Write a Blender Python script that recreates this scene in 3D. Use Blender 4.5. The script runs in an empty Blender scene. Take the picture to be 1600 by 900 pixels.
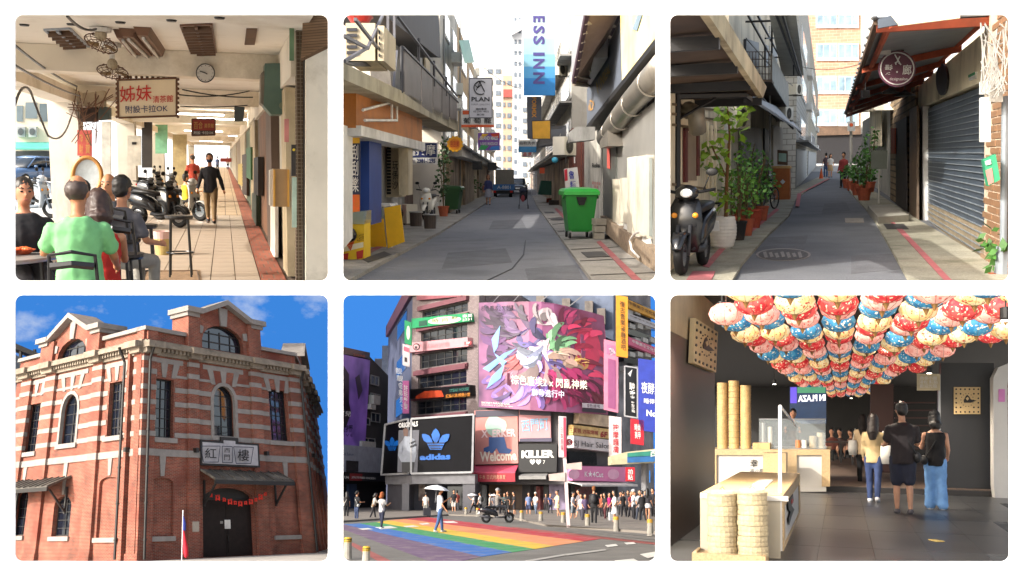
# Six streets and rooms of one city quarter, each built as a full set of its own,
# seen through the six round-cornered openings of a white display wall.
import bpy,bmesh,math,random
from mathutils import Vector as V,Matrix,Euler
from mathutils.geometry import tessellate_polygon
random.seed(7)
scn=bpy.context.scene
COL=scn.collection
R=math.radians
# ------------------------------------------------------------------ camera, light, exposure
FPX,CX,CY=1600.0,800.0,520.0
cd=bpy.data.cameras.new('camera');cam=bpy.data.objects.new('camera',cd);COL.objects.link(cam)
cd.sensor_width=36;cd.lens=36;cd.shift_y=(CY-450)/1600
cd.clip_start=0.1;cd.clip_end=20000
cam.location=(0,0,0);cam.rotation_euler=(R(90),0,0)
scn.camera=cam
SUN=V((-0.72,-0.48,0.45)).normalized()
w=bpy.data.worlds.new('World');scn.world=w;w.use_nodes=True
nt=w.node_tree;bg=nt.nodes['Background'];sk=nt.nodes.new('ShaderNodeTexSky')
sk.sky_type='NISHITA';sk.sun_disc=False
sk.sun_elevation=math.asin(SUN.z);sk.sun_rotation=math.atan2(SUN.x,SUN.y)
sk.dust_density=5.0;sk.air_density=1.0;sk.ozone_density=.4
hs=nt.nodes.new('ShaderNodeHueSaturation');hs.inputs['Saturation'].default_value=.62
nt.links.new(sk.outputs[0],hs.inputs['Color']);nt.links.new(hs.outputs[0],bg.inputs[0]);bg.inputs[1].default_value=0.15
sl=bpy.data.lights.new('sun','SUN');sl.energy=2.0;sl.angle=R(0.5);sl.color=(1,0.95,0.87)
so=bpy.data.objects.new('sun',sl);COL.objects.link(so)
so.rotation_euler=SUN.to_track_quat('Z','Y').to_euler()
scn.view_settings.view_transform='Standard';scn.view_settings.look='None'
scn.view_settings.gamma=1;scn.view_settings.exposure=1.42
scn.render.engine='CYCLES'
scn.cycles.max_bounces=9;scn.cycles.diffuse_bounces=7;scn.cycles.transparent_max_bounces=12
# ------------------------------------------------------------------ the six sets: each has its own upright frame and size
class Set:pass
def make_set(vx,vy,eye,size,plumb=.5):
 s=Set();d=V(((vx-CX)/FPX,1,(CY-vy)/FPX));d.normalize()
 a=-d.x/(d.y+d.z*d.z/d.y);X=V((1,a,d.z/d.y*a)).normalized()
 b=-d.z/(d.y+d.x*d.x/d.y);Z2=V((d.x/d.y*b,b,1)).normalized()
 Z=(X.cross(d).normalized()*(1-plumb)+Z2*plumb).normalized();Z=(Z-d*Z.dot(d)).normalized();X=d.cross(Z)
 s.M=Matrix((X,d,Z)).transposed();s.I=s.M.transposed();s.eye=eye;s.size=size
 s.vp=(vx,vy);s.tone=1.0;return s
S=None
def use(s):
 global S;S=s
def ray(px,py):
 return S.I@V(((px-CX)/FPX,1,(CY-py)/FPX))
 # planes of a set: (normal, distance); x = to the right, y = into the depth, z = up, metres from the eye
def PX(c):return(V((1,0,0)),c)
def PY(c):return(V((0,1,0)),c)
def PZ(c):return(V((0,0,1)),c)
def GND():return PZ(-S.eye)
def PP(a,b,c):
 n=(b-a).cross(c-a).normalized();return(n,n.dot(a))
def pt(pl,px,py,off=0.0):
 n,d=pl;r=ray(px,py)
 if n.dot(r)>0:n,d=-n,-d
 return r*((d+off)/n.dot(r))
def facing(pl,px=None,py=None):
 n,d=pl;r=ray(*(S.vp if px is None else(px,py)))
 if abs(n.dot(r))<1e-6:r=ray(S.vp[0]+40,S.vp[1])
 return-n if n.dot(r)>0 else n
def at(px,py,y):return pt(PY(y),px,py)
def on_ground(px,py,h=0.0):return pt(PZ(-S.eye+h),px,py)
def depth_of(s):return FPX/s
# ------------------------------------------------------------------ materials
def lin(h):
 if isinstance(h,str):
  h=h.lstrip('#');c=[int(h[i:i+2],16)/255 for i in(0,2,4)]
  return tuple(x/12.92 if x<=.04045 else((x+.055)/1.055)**2.4 for x in c)
 return tuple(h)
MATS={}
def mat(key,col,var=.18,sc=2.0,rough=.65,metal=0.0,bump=0.0,emit=0.0,island=0.0,streak=0.0,grime=None,spec=.5,col2=None,trans=0.0,detail=5,gsc=.7,ecol=None):
 k=(key,S.size if S else 1)
 if k in MATS:return MATS[k]
 m=bpy.data.materials.new(key);m.use_nodes=True;N=m.node_tree.nodes;L=m.node_tree.links
 p=N['Principled BSDF'];c=tuple(x*S.tone for x in lin(col));q=1.0/(S.size if S else 1)
 p.inputs['Roughness'].default_value=rough;p.inputs['Metallic'].default_value=metal
 p.inputs['Specular IOR Level'].default_value=spec
 tc=N.new('ShaderNodeTexCoord')
 nz=N.new('ShaderNodeTexNoise');nz.inputs['Scale'].default_value=sc*q;nz.inputs['Detail'].default_value=detail;nz.inputs['Roughness'].default_value=.62
 L.new(tc.outputs['Object'],nz.inputs['Vector'])
 mr=N.new('ShaderNodeMapRange');mr.inputs[1].default_value=.3;mr.inputs[2].default_value=.7
 L.new(nz.outputs[0],mr.inputs[0])
 mx=N.new('ShaderNodeMix');mx.data_type='RGBA'
 lo=tuple(max(0,x*(1-var))for x in c);hi=tuple(min(1,x*(1+var))for x in(tuple(v*S.tone for v in lin(col2))if col2 else c))
 mx.inputs[6].default_value=(*lo,1);mx.inputs[7].default_value=(*hi,1)
 L.new(mr.outputs[0],mx.inputs[0]);out=mx.outputs[2]
 if island:
  g=N.new('ShaderNodeNewGeometry');r2=N.new('ShaderNodeMapRange');r2.inputs[3].default_value=1-island;r2.inputs[4].default_value=1+island
  L.new(g.outputs['Random Per Island'],r2.inputs[0])
  vm=N.new('ShaderNodeVectorMath');vm.operation='SCALE';L.new(out,vm.inputs[0]);L.new(r2.outputs[0],vm.inputs['Scale']);out=vm.outputs[0]
 if bump:
  n4=N.new('ShaderNodeTexNoise');n4.inputs['Scale'].default_value=45*q;n4.inputs['Detail'].default_value=3;L.new(tc.outputs['Object'],n4.inputs['Vector'])
  r4=N.new('ShaderNodeMapRange');r4.inputs[1].default_value=.3;r4.inputs[2].default_value=.7;r4.inputs[3].default_value=.78;r4.inputs[4].default_value=1.22;L.new(n4.outputs[0],r4.inputs[0])
  v4=N.new('ShaderNodeVectorMath');v4.operation='SCALE';L.new(out,v4.inputs[0]);L.new(r4.outputs[0],v4.inputs['Scale']);out=v4.outputs[0]
 if grime:
  n2=N.new('ShaderNodeTexNoise');n2.inputs['Scale'].default_value=gsc*q;n2.inputs['Detail'].default_value=8;n2.inputs['Roughness'].default_value=.7
  mp=N.new('ShaderNodeMapping');mp.inputs['Scale'].default_value=(1,1,.35 if streak else 1);L.new(tc.outputs['Object'],mp.inputs[0]);L.new(mp.outputs[0],n2.inputs['Vector'])
  r3=N.new('ShaderNodeMapRange');r3.inputs[1].default_value=.5;r3.inputs[2].default_value=.72;r3.inputs[4].default_value=.85
  L.new(n2.outputs[0],r3.inputs[0])
  m2=N.new('ShaderNodeMix');m2.data_type='RGBA';m2.inputs[7].default_value=(*lin(grime),1)
  L.new(r3.outputs[0],m2.inputs[0]);L.new(out,m2.inputs[6]);out=m2.outputs[2]
 L.new(out,p.inputs['Base Color'])
 if bump:
  b=N.new('ShaderNodeBump');b.inputs['Strength'].default_value=min(1,bump);b.inputs['Distance'].default_value=.02/q
  n3=N.new('ShaderNodeTexNoise');n3.inputs['Scale'].default_value=sc*9*q;n3.inputs['Detail'].default_value=6;L.new(tc.outputs['Object'],n3.inputs['Vector'])
  L.new(n3.outputs[0],b.inputs['Height']);L.new(b.outputs[0],p.inputs['Normal'])
 if emit:
  L.new(out,p.inputs['Emission Color']);p.inputs['Emission Strength'].default_value=emit
  if ecol:
   L.remove(p.inputs['Emission Color'].links[0]);p.inputs['Emission Color'].default_value=(*lin(ecol),1)
 if trans:
  p.inputs['Alpha'].default_value=1-trans
 MATS[k]=m;return m
def mat_brick(key,c1,c2,mortar,bw,bh,ms=.012,var=.25,rough=.85,bump=.5,offset=.5,grime=None):
 k=(key,S.size)
 if k in MATS:return MATS[k]
 m=mat(key,c1,rough=rough);N=m.node_tree.nodes;L=m.node_tree.links;p=N['Principled BSDF'];q=1.0/S.size
 uv=N.new('ShaderNodeTexCoord');b=N.new('ShaderNodeTexBrick');L.new(uv.outputs['UV'],b.inputs['Vector'])
 b.offset=offset
 b.inputs['Scale'].default_value=q;b.inputs['Color1'].default_value=(*lin(c1),1);b.inputs['Color2'].default_value=(*lin(c2),1);b.inputs['Mortar'].default_value=(*lin(mortar),1)
 b.inputs['Mortar Size'].default_value=ms;b.inputs['Mortar Smooth'].default_value=.3;b.inputs['Brick Width'].default_value=bw;b.inputs['Row Height'].default_value=bh;b.inputs['Bias'].default_value=0
 nz=N.new('ShaderNodeTexNoise');nz.inputs['Scale'].default_value=.9*q;nz.inputs['Detail'].default_value=7;L.new(uv.outputs['Object'],nz.inputs['Vector'])
 mr=N.new('ShaderNodeMapRange');mr.inputs[1].default_value=.3;mr.inputs[2].default_value=.7;mr.inputs[3].default_value=1-var;mr.inputs[4].default_value=1+var;L.new(nz.outputs[0],mr.inputs[0])
 vm=N.new('ShaderNodeVectorMath');vm.operation='SCALE';L.new(b.outputs['Color'],vm.inputs[0]);L.new(mr.outputs[0],vm.inputs['Scale'])
 for l in list(p.inputs['Base Color'].links):L.remove(l)
 out=vm.outputs[0]
 if grime:
  n2=N.new('ShaderNodeTexNoise');n2.inputs['Scale'].default_value=.5*q;n2.inputs['Detail'].default_value=9;L.new(uv.outputs['Object'],n2.inputs['Vector'])
  r3=N.new('ShaderNodeMapRange');r3.inputs[1].default_value=.52;r3.inputs[2].default_value=.75;L.new(n2.outputs[0],r3.inputs[0])
  m2=N.new('ShaderNodeMix');m2.data_type='RGBA';m2.inputs[7].default_value=(*lin(grime),1);L.new(r3.outputs[0],m2.inputs[0]);L.new(out,m2.inputs[6]);out=m2.outputs[2]
 L.new(out,p.inputs['Base Color'])
 bp=N.new('ShaderNodeBump');bp.inputs['Strength'].default_value=bump;bp.inputs['Distance'].default_value=.01/q;bp.invert=True
 L.new(b.outputs['Fac'],bp.inputs['Height']);L.new(bp.outputs[0],p.inputs['Normal'])
 return m
def mat_glass(key,tint='#8aa0a8',alpha=.35,rough=.05):
 k=(key,S.size)
 if k in MATS:return MATS[k]
 m=mat(key,tint,var=.05,rough=rough,spec=.8,trans=1-alpha);return m
 # ------------------------------------------------------------------ mesh helpers
class MB:
 def __init__(s):s.v=[];s.f=[];s.smooth=False
 def add(s,vs,fs):
  o=len(s.v);s.v+=[V(x)for x in vs];s.f+=[tuple(i+o for i in f)for f in fs];return s
 def box(s,x0,x1,y0,y1,z0,z1):
  return s.add([(x,y,z)for z in(z0,z1)for y in(y0,y1)for x in(x0,x1)],[(0,2,3,1),(4,5,7,6),(0,1,5,4),(2,6,7,3),(0,4,6,2),(1,3,7,5)])
 def cbox(s,c,sx,sy,sz,rz=0,M=None):
  M=M or Matrix.Rotation(rz,3,'Z');c=V(c)
  return s.add([c+M@V((x*sx/2,y*sy/2,z*sz/2))for z in(-1,1)for y in(-1,1)for x in(-1,1)],[(0,2,3,1),(4,5,7,6),(0,1,5,4),(2,6,7,3),(0,4,6,2),(1,3,7,5)])
 def prism(s,a,b):
  n=len(a);return s.add(list(a)+list(b),[tuple(range(n)),tuple(range(2*n-1,n-1,-1))]+[(i,i+n,(i+1)%n+n,(i+1)%n)for i in range(n)])
 def ext(s,a,vec):vec=V(vec);return s.prism([V(p)for p in a],[V(p)+vec for p in a])
 def poly(s,pl,pix,t0,t1):
  return s.prism([pt(pl,x,y)+facing(pl,x,y)*t1 for x,y in pix],[pt(pl,x,y)+facing(pl,x,y)*t0 for x,y in pix])
 def rect(s,pl,x0,y0,x1,y1,t0,t1):return s.poly(pl,[(x0,y1),(x1,y1),(x1,y0),(x0,y0)],t0,t1)
 def wall(s,c,xa,ytop,ybot,xb,t0,t1):
  pl=PX(c);a=pt(pl,xa,ytop);b=pt(pl,xa,ybot);e=pt(pl,xb,S.vp[1]+30)
  f=facing(pl,xa,ybot).x;return s.box(*sorted((c+f*t0,c+f*t1)),*sorted((a.y,e.y)),*sorted((a.z,b.z)))
 def tube(s,pts,r,n=6,cap=True,closed=False):
  pts=[V(p)for p in pts];k=len(pts);rs=r if isinstance(r,(list,tuple))else[r]*k
  prev=None;rings=[]
  for i,p in enumerate(pts):
   d=(pts[(i+1)%k]-pts[i-1])if closed else(pts[min(i+1,k-1)]-pts[max(i-1,0)])
   d.normalize()
   if prev is None:u=d.orthogonal().normalized()
   else:u=(prev-d*prev.dot(d));u=u.normalized()if u.length>1e-6 else d.orthogonal().normalized()
   prev=u;v=d.cross(u)
   rings.append([p+(u*math.cos(2*math.pi*j/n)+v*math.sin(2*math.pi*j/n))*rs[i]for j in range(n)])
  vs=[q for rg in rings for q in rg];fs=[]
  for i in range(k if closed else k-1):
   for j in range(n):
    a=i*n;b=((i+1)%k)*n;fs.append((a+j,a+(j+1)%n,b+(j+1)%n,b+j))
  if cap and not closed:fs+=[tuple(range(n-1,-1,-1)),tuple(range((k-1)*n,k*n))]
  return s.add(vs,fs)
 def lathe(s,prof,c=(0,0,0),n=14,sx=1,sy=1,a0=0.0):
  c=V(c);vs=[];fs=[];k=len(prof)
  for r,z in prof:
   for j in range(n):
    t=2*math.pi*j/n+a0;vs.append(c+V((r*sx*math.cos(t),r*sy*math.sin(t),z)))
  for i in range(k-1):
   for j in range(n):fs.append((i*n+j,i*n+(j+1)%n,(i+1)*n+(j+1)%n,(i+1)*n+j))
  fs+=[tuple(range(n-1,-1,-1)),tuple(range((k-1)*n,k*n))]
  return s.add(vs,fs)
 def ell(s,c,rx,ry,rz,n=12,m=8,M=None):
  c=V(c);vs=[];fs=[]
  for i in range(m+1):
   t=math.pi*(i+.0)/m;t=min(max(t,.02),math.pi-.02)
   for j in range(n):
    f=2*math.pi*j/n;q=V((rx*math.sin(t)*math.cos(f),ry*math.sin(t)*math.sin(f),-rz*math.cos(t)))
    vs.append(c+(M@q if M else q))
  for i in range(m):
   for j in range(n):fs.append((i*n+j,i*n+(j+1)%n,(i+1)*n+(j+1)%n,(i+1)*n+j))
  fs+=[tuple(range(n-1,-1,-1)),tuple(range(m*n,(m+1)*n))]
  return s.add(vs,fs)
 def disc(s,c,r,axis,t,n=16):
  a=V(axis).normalized();u=a.orthogonal().normalized();v=a.cross(u);c=V(c)
  P=[c+(u*math.cos(2*math.pi*j/n)+v*math.sin(2*math.pi*j/n))*r for j in range(n)]
  return s.ext(P,a*t)
 def torus(s,c,r,r2,axis,n=18,m=7):
  a=V(axis).normalized();u=a.orthogonal().normalized();v=a.cross(u);c=V(c)
  return s.tube([c+(u*math.cos(2*math.pi*j/n)+v*math.sin(2*math.pi*j/n))*r for j in range(n)],r2,m,closed=True)
 def move(s,M,o=(0,0,0)):o=V(o);s.v=[M@p+o for p in s.v];return s
 def join(s,o):return s.add(o.v,o.f)
BASE={};SETOF={}
def tag(o,label=None,cat=None,group=None,kind=None):
 if label:o['label']=label
 if cat:o['category']=cat
 if group:o['group']=group
 if kind:o['kind']=kind
 return o
def data_of(mb,name,m,base):
 me=bpy.data.meshes.new(name);k=S.size
 me.from_pydata([((p-base)*k)[:]for p in mb.v],[],mb.f);me.update()
 uv=me.uv_layers.new(name='UVMap');buf=[0.0]*(2*len(me.loops))
 for p in me.polygons:
  n=p.normal
  if abs(n.z)>.8:
   for li in p.loop_indices:
    co=me.vertices[me.loops[li].vertex_index].co;buf[2*li]=co.x+base.x*k;buf[2*li+1]=co.y+base.y*k
  else:
   t=V((-n.y,n.x,0));t.normalize()
   for li in p.loop_indices:
    co=me.vertices[me.loops[li].vertex_index].co;buf[2*li]=co.dot(t)+base.dot(t)*k;buf[2*li+1]=co.z+base.z*k
 uv.data.foreach_set('uv',buf)
 bm=bmesh.new();bm.from_mesh(me);bmesh.ops.recalc_face_normals(bm,faces=bm.faces);bm.to_mesh(me);bm.free()
 if mb.smooth:me.polygons.foreach_set('use_smooth',[True]*len(me.polygons))
 for x in(m if isinstance(m,(list,tuple))else[m]):me.materials.append(x)
 return me
def place(o,base,rz=0.0):
 M=S.M.to_4x4()@Matrix.Rotation(rz,4,'Z');o.matrix_world=Matrix.Translation(S.M@(base*S.size))@M
def thing(name,label,cat,base,rz=0.0,group=None,kind=None):
 o=bpy.data.objects.new(name,None);o.empty_display_size=.2;COL.objects.link(o);base=V(base)
 place(o,base,rz);BASE[o.name]=base;return tag(o,label,cat,group,kind)
def part(name,mb,m,parent,rel=False,label=None,kind=None):
 b=V((0,0,0))if rel else BASE[parent.name]
 o=bpy.data.objects.new(name,data_of(mb,name,m,b));COL.objects.link(o);o.parent=parent
 BASE[o.name]=BASE[parent.name]if not rel else V((0,0,0));SETOF[o.name]=S
 return tag(o,label,None,None,kind)
def solo(name,label,cat,mb,m,base=None,rz=0.0,group=None,kind=None,rel=False):
 if base is None:
  n=len(mb.v);base=V((sum(p.x for p in mb.v)/n,sum(p.y for p in mb.v)/n,min(p.z for p in mb.v)))
 base=V(base);o=bpy.data.objects.new(name,data_of(mb,name,m,V((0,0,0))if rel else base));COL.objects.link(o)
 place(o,base,rz);BASE[o.name]=V((0,0,0))if rel else base;SETOF[o.name]=S;return tag(o,label,cat,group,kind)
def structure(name,mb,m):
 return solo(name,None,None,mb,m,kind='structure')
def copy_tree(o,parent=None):
 c=o.copy();COL.objects.link(c);SETOF[c.name]=S
 if parent:c.parent=parent
 for ch in list(o.children):copy_tree(ch,c)
 return c
def dup(o,base,rz=0.0,label=None,group=None):
 c=copy_tree(o);place(c,V(base),rz);BASE[c.name]=V(base)
 if label:c['label']=label
 if group:c['group']=group
 return c
 # lettering: flat print laid on a plane, fitted to a pixel quad (top-left, top-right, bottom-right, bottom-left)
def letters(name,s,pl,quad,m,parent,off=.02,bold=0.0,spacing=1.0,shear=0.0,line=1.0):
 if not s.isascii():bold=min(bold,.008)
 c=bpy.data.curves.new(name,'FONT');c.body=s;c.offset=bold;c.space_character=spacing;c.shear=shear;c.space_line=line
 c.align_x='CENTER';c.resolution_u=2
 to=bpy.data.objects.new(name,c);me=to.to_mesh()
 xs=[v.co.x for v in me.vertices];ys=[v.co.y for v in me.vertices]
 if len(quad)==2:
  (x0,y0),(x1,y1)=quad;quad=[(x0,y0),(x1,y0),(x1,y1),(x0,y1)]
 a,b,e,d=[V(q)for q in quad];mb=MB()
 if xs:
  x0,x1,y0,y1=min(xs),max(xs),min(ys),max(ys)
  for v in me.vertices:
   u=(v.co.x-x0)/max(1e-6,x1-x0);t=(v.co.y-y0)/max(1e-6,y1-y0)
   q=(d*(1-u)+e*u)*(1-t)+(a*(1-u)+b*u)*t;mb.v.append(pt(pl,q.x,q.y)+facing(pl,q.x,q.y)*off)
  mb.f=[tuple(p.vertices)for p in me.polygons]
 to.to_mesh_clear();bpy.data.objects.remove(to);bpy.data.curves.remove(c)
 return part(name,mb,m,parent)
def leaves(mb,c,rx,ry,rz,n,size,flat=.3,rnd=random):
 c=V(c)
 for _ in range(n):
  while True:
   q=V((rnd.uniform(-1,1),rnd.uniform(-1,1),rnd.uniform(-1,1)))
   if q.length<1 and rnd.random()<.25+q.length:break
  p=c+V((q.x*rx,q.y*ry,q.z*rz));leaf(mb,p,size*rnd.uniform(.6,1.3),rnd)
def leaf(mb,p,s,rnd=random,d=None):
 d=d or V((rnd.gauss(0,1),rnd.gauss(0,1),rnd.gauss(-.2,.7)));d.normalize();u=d.orthogonal().normalized();u=Matrix.Rotation(rnd.uniform(0,6.28),3,d)@u
 up=d.cross(u);mb.add([p,p+d*s*.5+u*s*.28,p+d*s,p+d*s*.5-u*s*.28],[(0,1,2,3)])
 # ------------------------------------------------------------------ the white display wall with six openings
S1=make_set(350,245,1.65,8.0);S2=make_set(806,279,1.45,8.0);S3=make_set(1291,242,1.6,8.0)
S5=make_set(800,762,1.75,1.0);S6=make_set(1315,655,1.55,1.0)
S0=Set();S0.M=Matrix.Identity(3);S0.I=S0.M;S0.eye=0;S0.size=1.0;S0.vp=(CX,CY);S0.tone=1.0;S2.tone=1.2;S3.tone=1.12;S5.tone=.8;S6.tone=.85
use(S0)
def round_rect(x0,y0,x1,y1,r):
 o=[]
 for cx,cy,a in((x1-r,y0+r,-90),(x1-r,y1-r,0),(x0+r,y1-r,90),(x0+r,y0+r,180)):
  for k in range(7):t=R(a+15*k);o.append((cx+r*math.cos(t),cy+r*math.sin(t)))
 return o
structure('ground',MB().box(-2500,2500,-1500,4000,-46,-45),mat('pale bounce sheet','#a8a49c',var=.1,sc=.02,rough=.95))  # unseen sheet added below all sets to bounce sunlight up onto the ceilings
WALL=PY(6.4)
loops=[[(-60,-60),(1660,-60),(1660,960),(-60,960)]]
for x0,x1 in((23,512.5),(536,1024.5),(1047,1577.5)):
 for y0,y1 in((23,438.5),(461,877.5)):loops.append(round_rect(x0,y0,x1,y1,12)[::-1])
mb=MB();L3=[[pt(WALL,x,y)for x,y in lp]for lp in loops];flat=[p for l in L3 for p in l];n=len(flat);off=V((0,.012,0))
mb.v=flat+[p+off for p in flat]
tris=tessellate_polygon([[V((p.x,p.z,0))for p in l]for l in L3])
mb.f=[t for t in tris]+[tuple(i+n for i in t[::-1])for t in tris];k=0
for l in L3:
 for i in range(len(l)):a=k+i;b=k+(i+1)%len(l);mb.f.append((a,b,b+n,a+n))
 k+=len(l)
structure('display_wall',mb,mat('white_wall_paint',(.93,.93,.93),var=.02,rough=.9,spec=.1))
# ------------------------------------------------------------------ facades: a wall with its own along / up / outward axes
def project(p):
 q=S.M@V(p);return(CX+FPX*q.x/q.y,CY-FPX*q.z/q.y)
class Fac:
 def __init__(s,p0,p1,taper=0.0,axis=0.0,lean=0.0):
  s.lean=lean
  s.o=V(p0);t=V(p1)-V(p0);t.z=0;s.len=t.length;s.t=t.normalized();s.n=V((s.t.y,-s.t.x,0));s.k=taper;s.ax=axis
  if s.n.dot(s.o)>0:s.n=-s.n
 def P(s,u,z,off=0.0):
  p=s.o+s.t*u+V((0,0,z))+s.n*off;p.x+=(s.ax-p.x)*s.k*z+s.lean*z;return p
 def uz(s,px,py):
  pl=(s.n,s.n.dot(s.o));p=pt(pl,px,py);u=(p-s.o).dot(s.t);z=p.z-s.o.z
  for _ in range(4):
   q=project(s.P(u,z));a=project(s.P(u+.1,z));b=project(s.P(u,z+.1));ex,ey=px-q[0],py-q[1]
   m=[[(a[0]-q[0])*10,(b[0]-q[0])*10],[(a[1]-q[1])*10,(b[1]-q[1])*10]];D=m[0][0]*m[1][1]-m[0][1]*m[1][0]
   u+=(ex*m[1][1]-ey*m[0][1])/D;z+=(ey*m[0][0]-ex*m[1][0])/D
  return u,z
 def u(s,px,py):return s.uz(px,py)[0]
 def z(s,px,py):return s.uz(px,py)[1]
 def box(s,mb,u0,u1,z0,z1,t0,t1):
  return mb.prism([s.P(u0,z0,t1),s.P(u1,z0,t1),s.P(u1,z1,t1),s.P(u0,z1,t1)],[s.P(u0,z0,t0),s.P(u1,z0,t0),s.P(u1,z1,t0),s.P(u0,z1,t0)])
 def poly(s,mb,uz,t0,t1):return mb.prism([s.P(u,z,t1)for u,z in uz],[s.P(u,z,t0)for u,z in uz])
 def rect(s,px0,py0,px1,py1):
  xm=(px0+px1)/2;ym=(py0+py1)/2;u0,u1=s.u(px0,ym),s.u(px1,ym);return(min(u0,u1),max(u0,u1),s.z(xm,py1),s.z(xm,py0))
 def holed(s,mb,outer,holes,t0,t1):
  L=[outer]+holes;fl=[q for l in L for q in l];n=len(fl);o=len(mb.v)
  tr=tessellate_polygon([[V((u,z,0))for u,z in l]for l in L])
  mb.v+=[s.P(u,z,t1)for u,z in fl]+[s.P(u,z,t0)for u,z in fl]
  mb.f+=[tuple(i+o for i in t)for t in tr]+[tuple(i+o+n for i in t[::-1])for t in tr];k=o
  for l in L:
   for i in range(len(l)):a=k+i;b=k+(i+1)%len(l);mb.f.append((a,b,b+n,a+n))
   k+=len(l)
  return mb
def arch(u0,u1,z0,z1,rise,n=8):
 o=[(u0,z0),(u1,z0),(u1,z1-rise)];c=(u0+u1)/2;h=(u1-u0)/2
 for i in range(1,n):t=math.pi*i/n;o.append((c+h*math.cos(t),z1-rise+rise*math.sin(t)))
 return o+[(u0,z1-rise)]
def window_in(F,parent,r,fm,gm,rise=0.0,nx=2,nz=3,depth=.3,fw=.07,name='window',bars=None):
 u0,u1,z0,z1=r;mb=MB();inn=arch(u0+fw,u1-fw,z0+fw,z1-fw,max(0,rise-fw)if rise else 0)if rise else[(u0+fw,z0+fw),(u1-fw,z0+fw),(u1-fw,z1-fw),(u0+fw,z1-fw)]
 out=arch(u0,u1,z0,z1,rise)if rise else[(u0,z0),(u1,z0),(u1,z1),(u0,z1)]
 F.holed(mb,out,[inn],-depth-.06,-depth+.04)
 b=bars or fw*.55
 for i in range(1,nx):u=u0+(u1-u0)*i/nx;F.box(mb,u-b/2,u+b/2,z0+fw,z1-fw-(rise*.25 if rise else 0),-depth-.03,-depth+.03)
 for i in range(1,nz):z=z0+(z1-z0)*i/nz;F.box(mb,u0+fw,u1-fw,z-b/2,z+b/2,-depth-.026,-depth+.026)
 f=part(name,mb,fm,parent);g=MB();F.poly(g,out,-depth-.05,-depth-.02);part('pane',g,gm,f);return f
 # ------------------------------------------------------------------ people: one continuous body, clothes and hair as its children
def _ring(c,rx,ry,n=10):return[V(c)+V((rx*math.cos(2*math.pi*j/n),ry*math.sin(2*math.pi*j/n),0))for j in range(n)]
def loft(mb,rings):
 n=len(rings[0]);o=len(mb.v);mb.v+=[p for r in rings for p in r]
 for i in range(len(rings)-1):
  for j in range(n):mb.f.append((o+i*n+j,o+i*n+(j+1)%n,o+(i+1)*n+(j+1)%n,o+(i+1)*n+j))
 mb.f.append(tuple(o+j for j in range(n-1,-1,-1)));k=o+(len(rings)-1)*n;mb.f.append(tuple(k+j for j in range(n)))
def limb(mb,a,b,r0,r1,mid=None,n=8):
 a=V(a);b=V(b);d=(b-a).normalized();m=a.lerp(b,.35)
 mb.tube([a-d*r0*.6,a,m,b,b+d*r1*.6],[r0*.6,r0,(mid or(r0+r1)/2),r1,r1*.6],n)
TEX={}
def crease(o,kind,scale,amount):
 k=S.size;key=(kind,scale,k)
 if key not in TEX:t=bpy.data.textures.new(kind,'CLOUDS');t.noise_scale=scale*k;t.noise_depth=2;TEX[key]=t
 d=o.modifiers.new(kind,'DISPLACE');d.texture=TEX[key];d.strength=amount*k;d.mid_level=.5;d.texture_coords='LOCAL'
def fuse(o,vox,it=2):
 k=S.size;md=o.modifiers.new('fuse','REMESH');md.mode='VOXEL';md.voxel_size=vox*k;md.use_smooth_shade=True
 sm=o.modifiers.new('soften','SMOOTH');sm.factor=.5;sm.iterations=it
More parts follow.
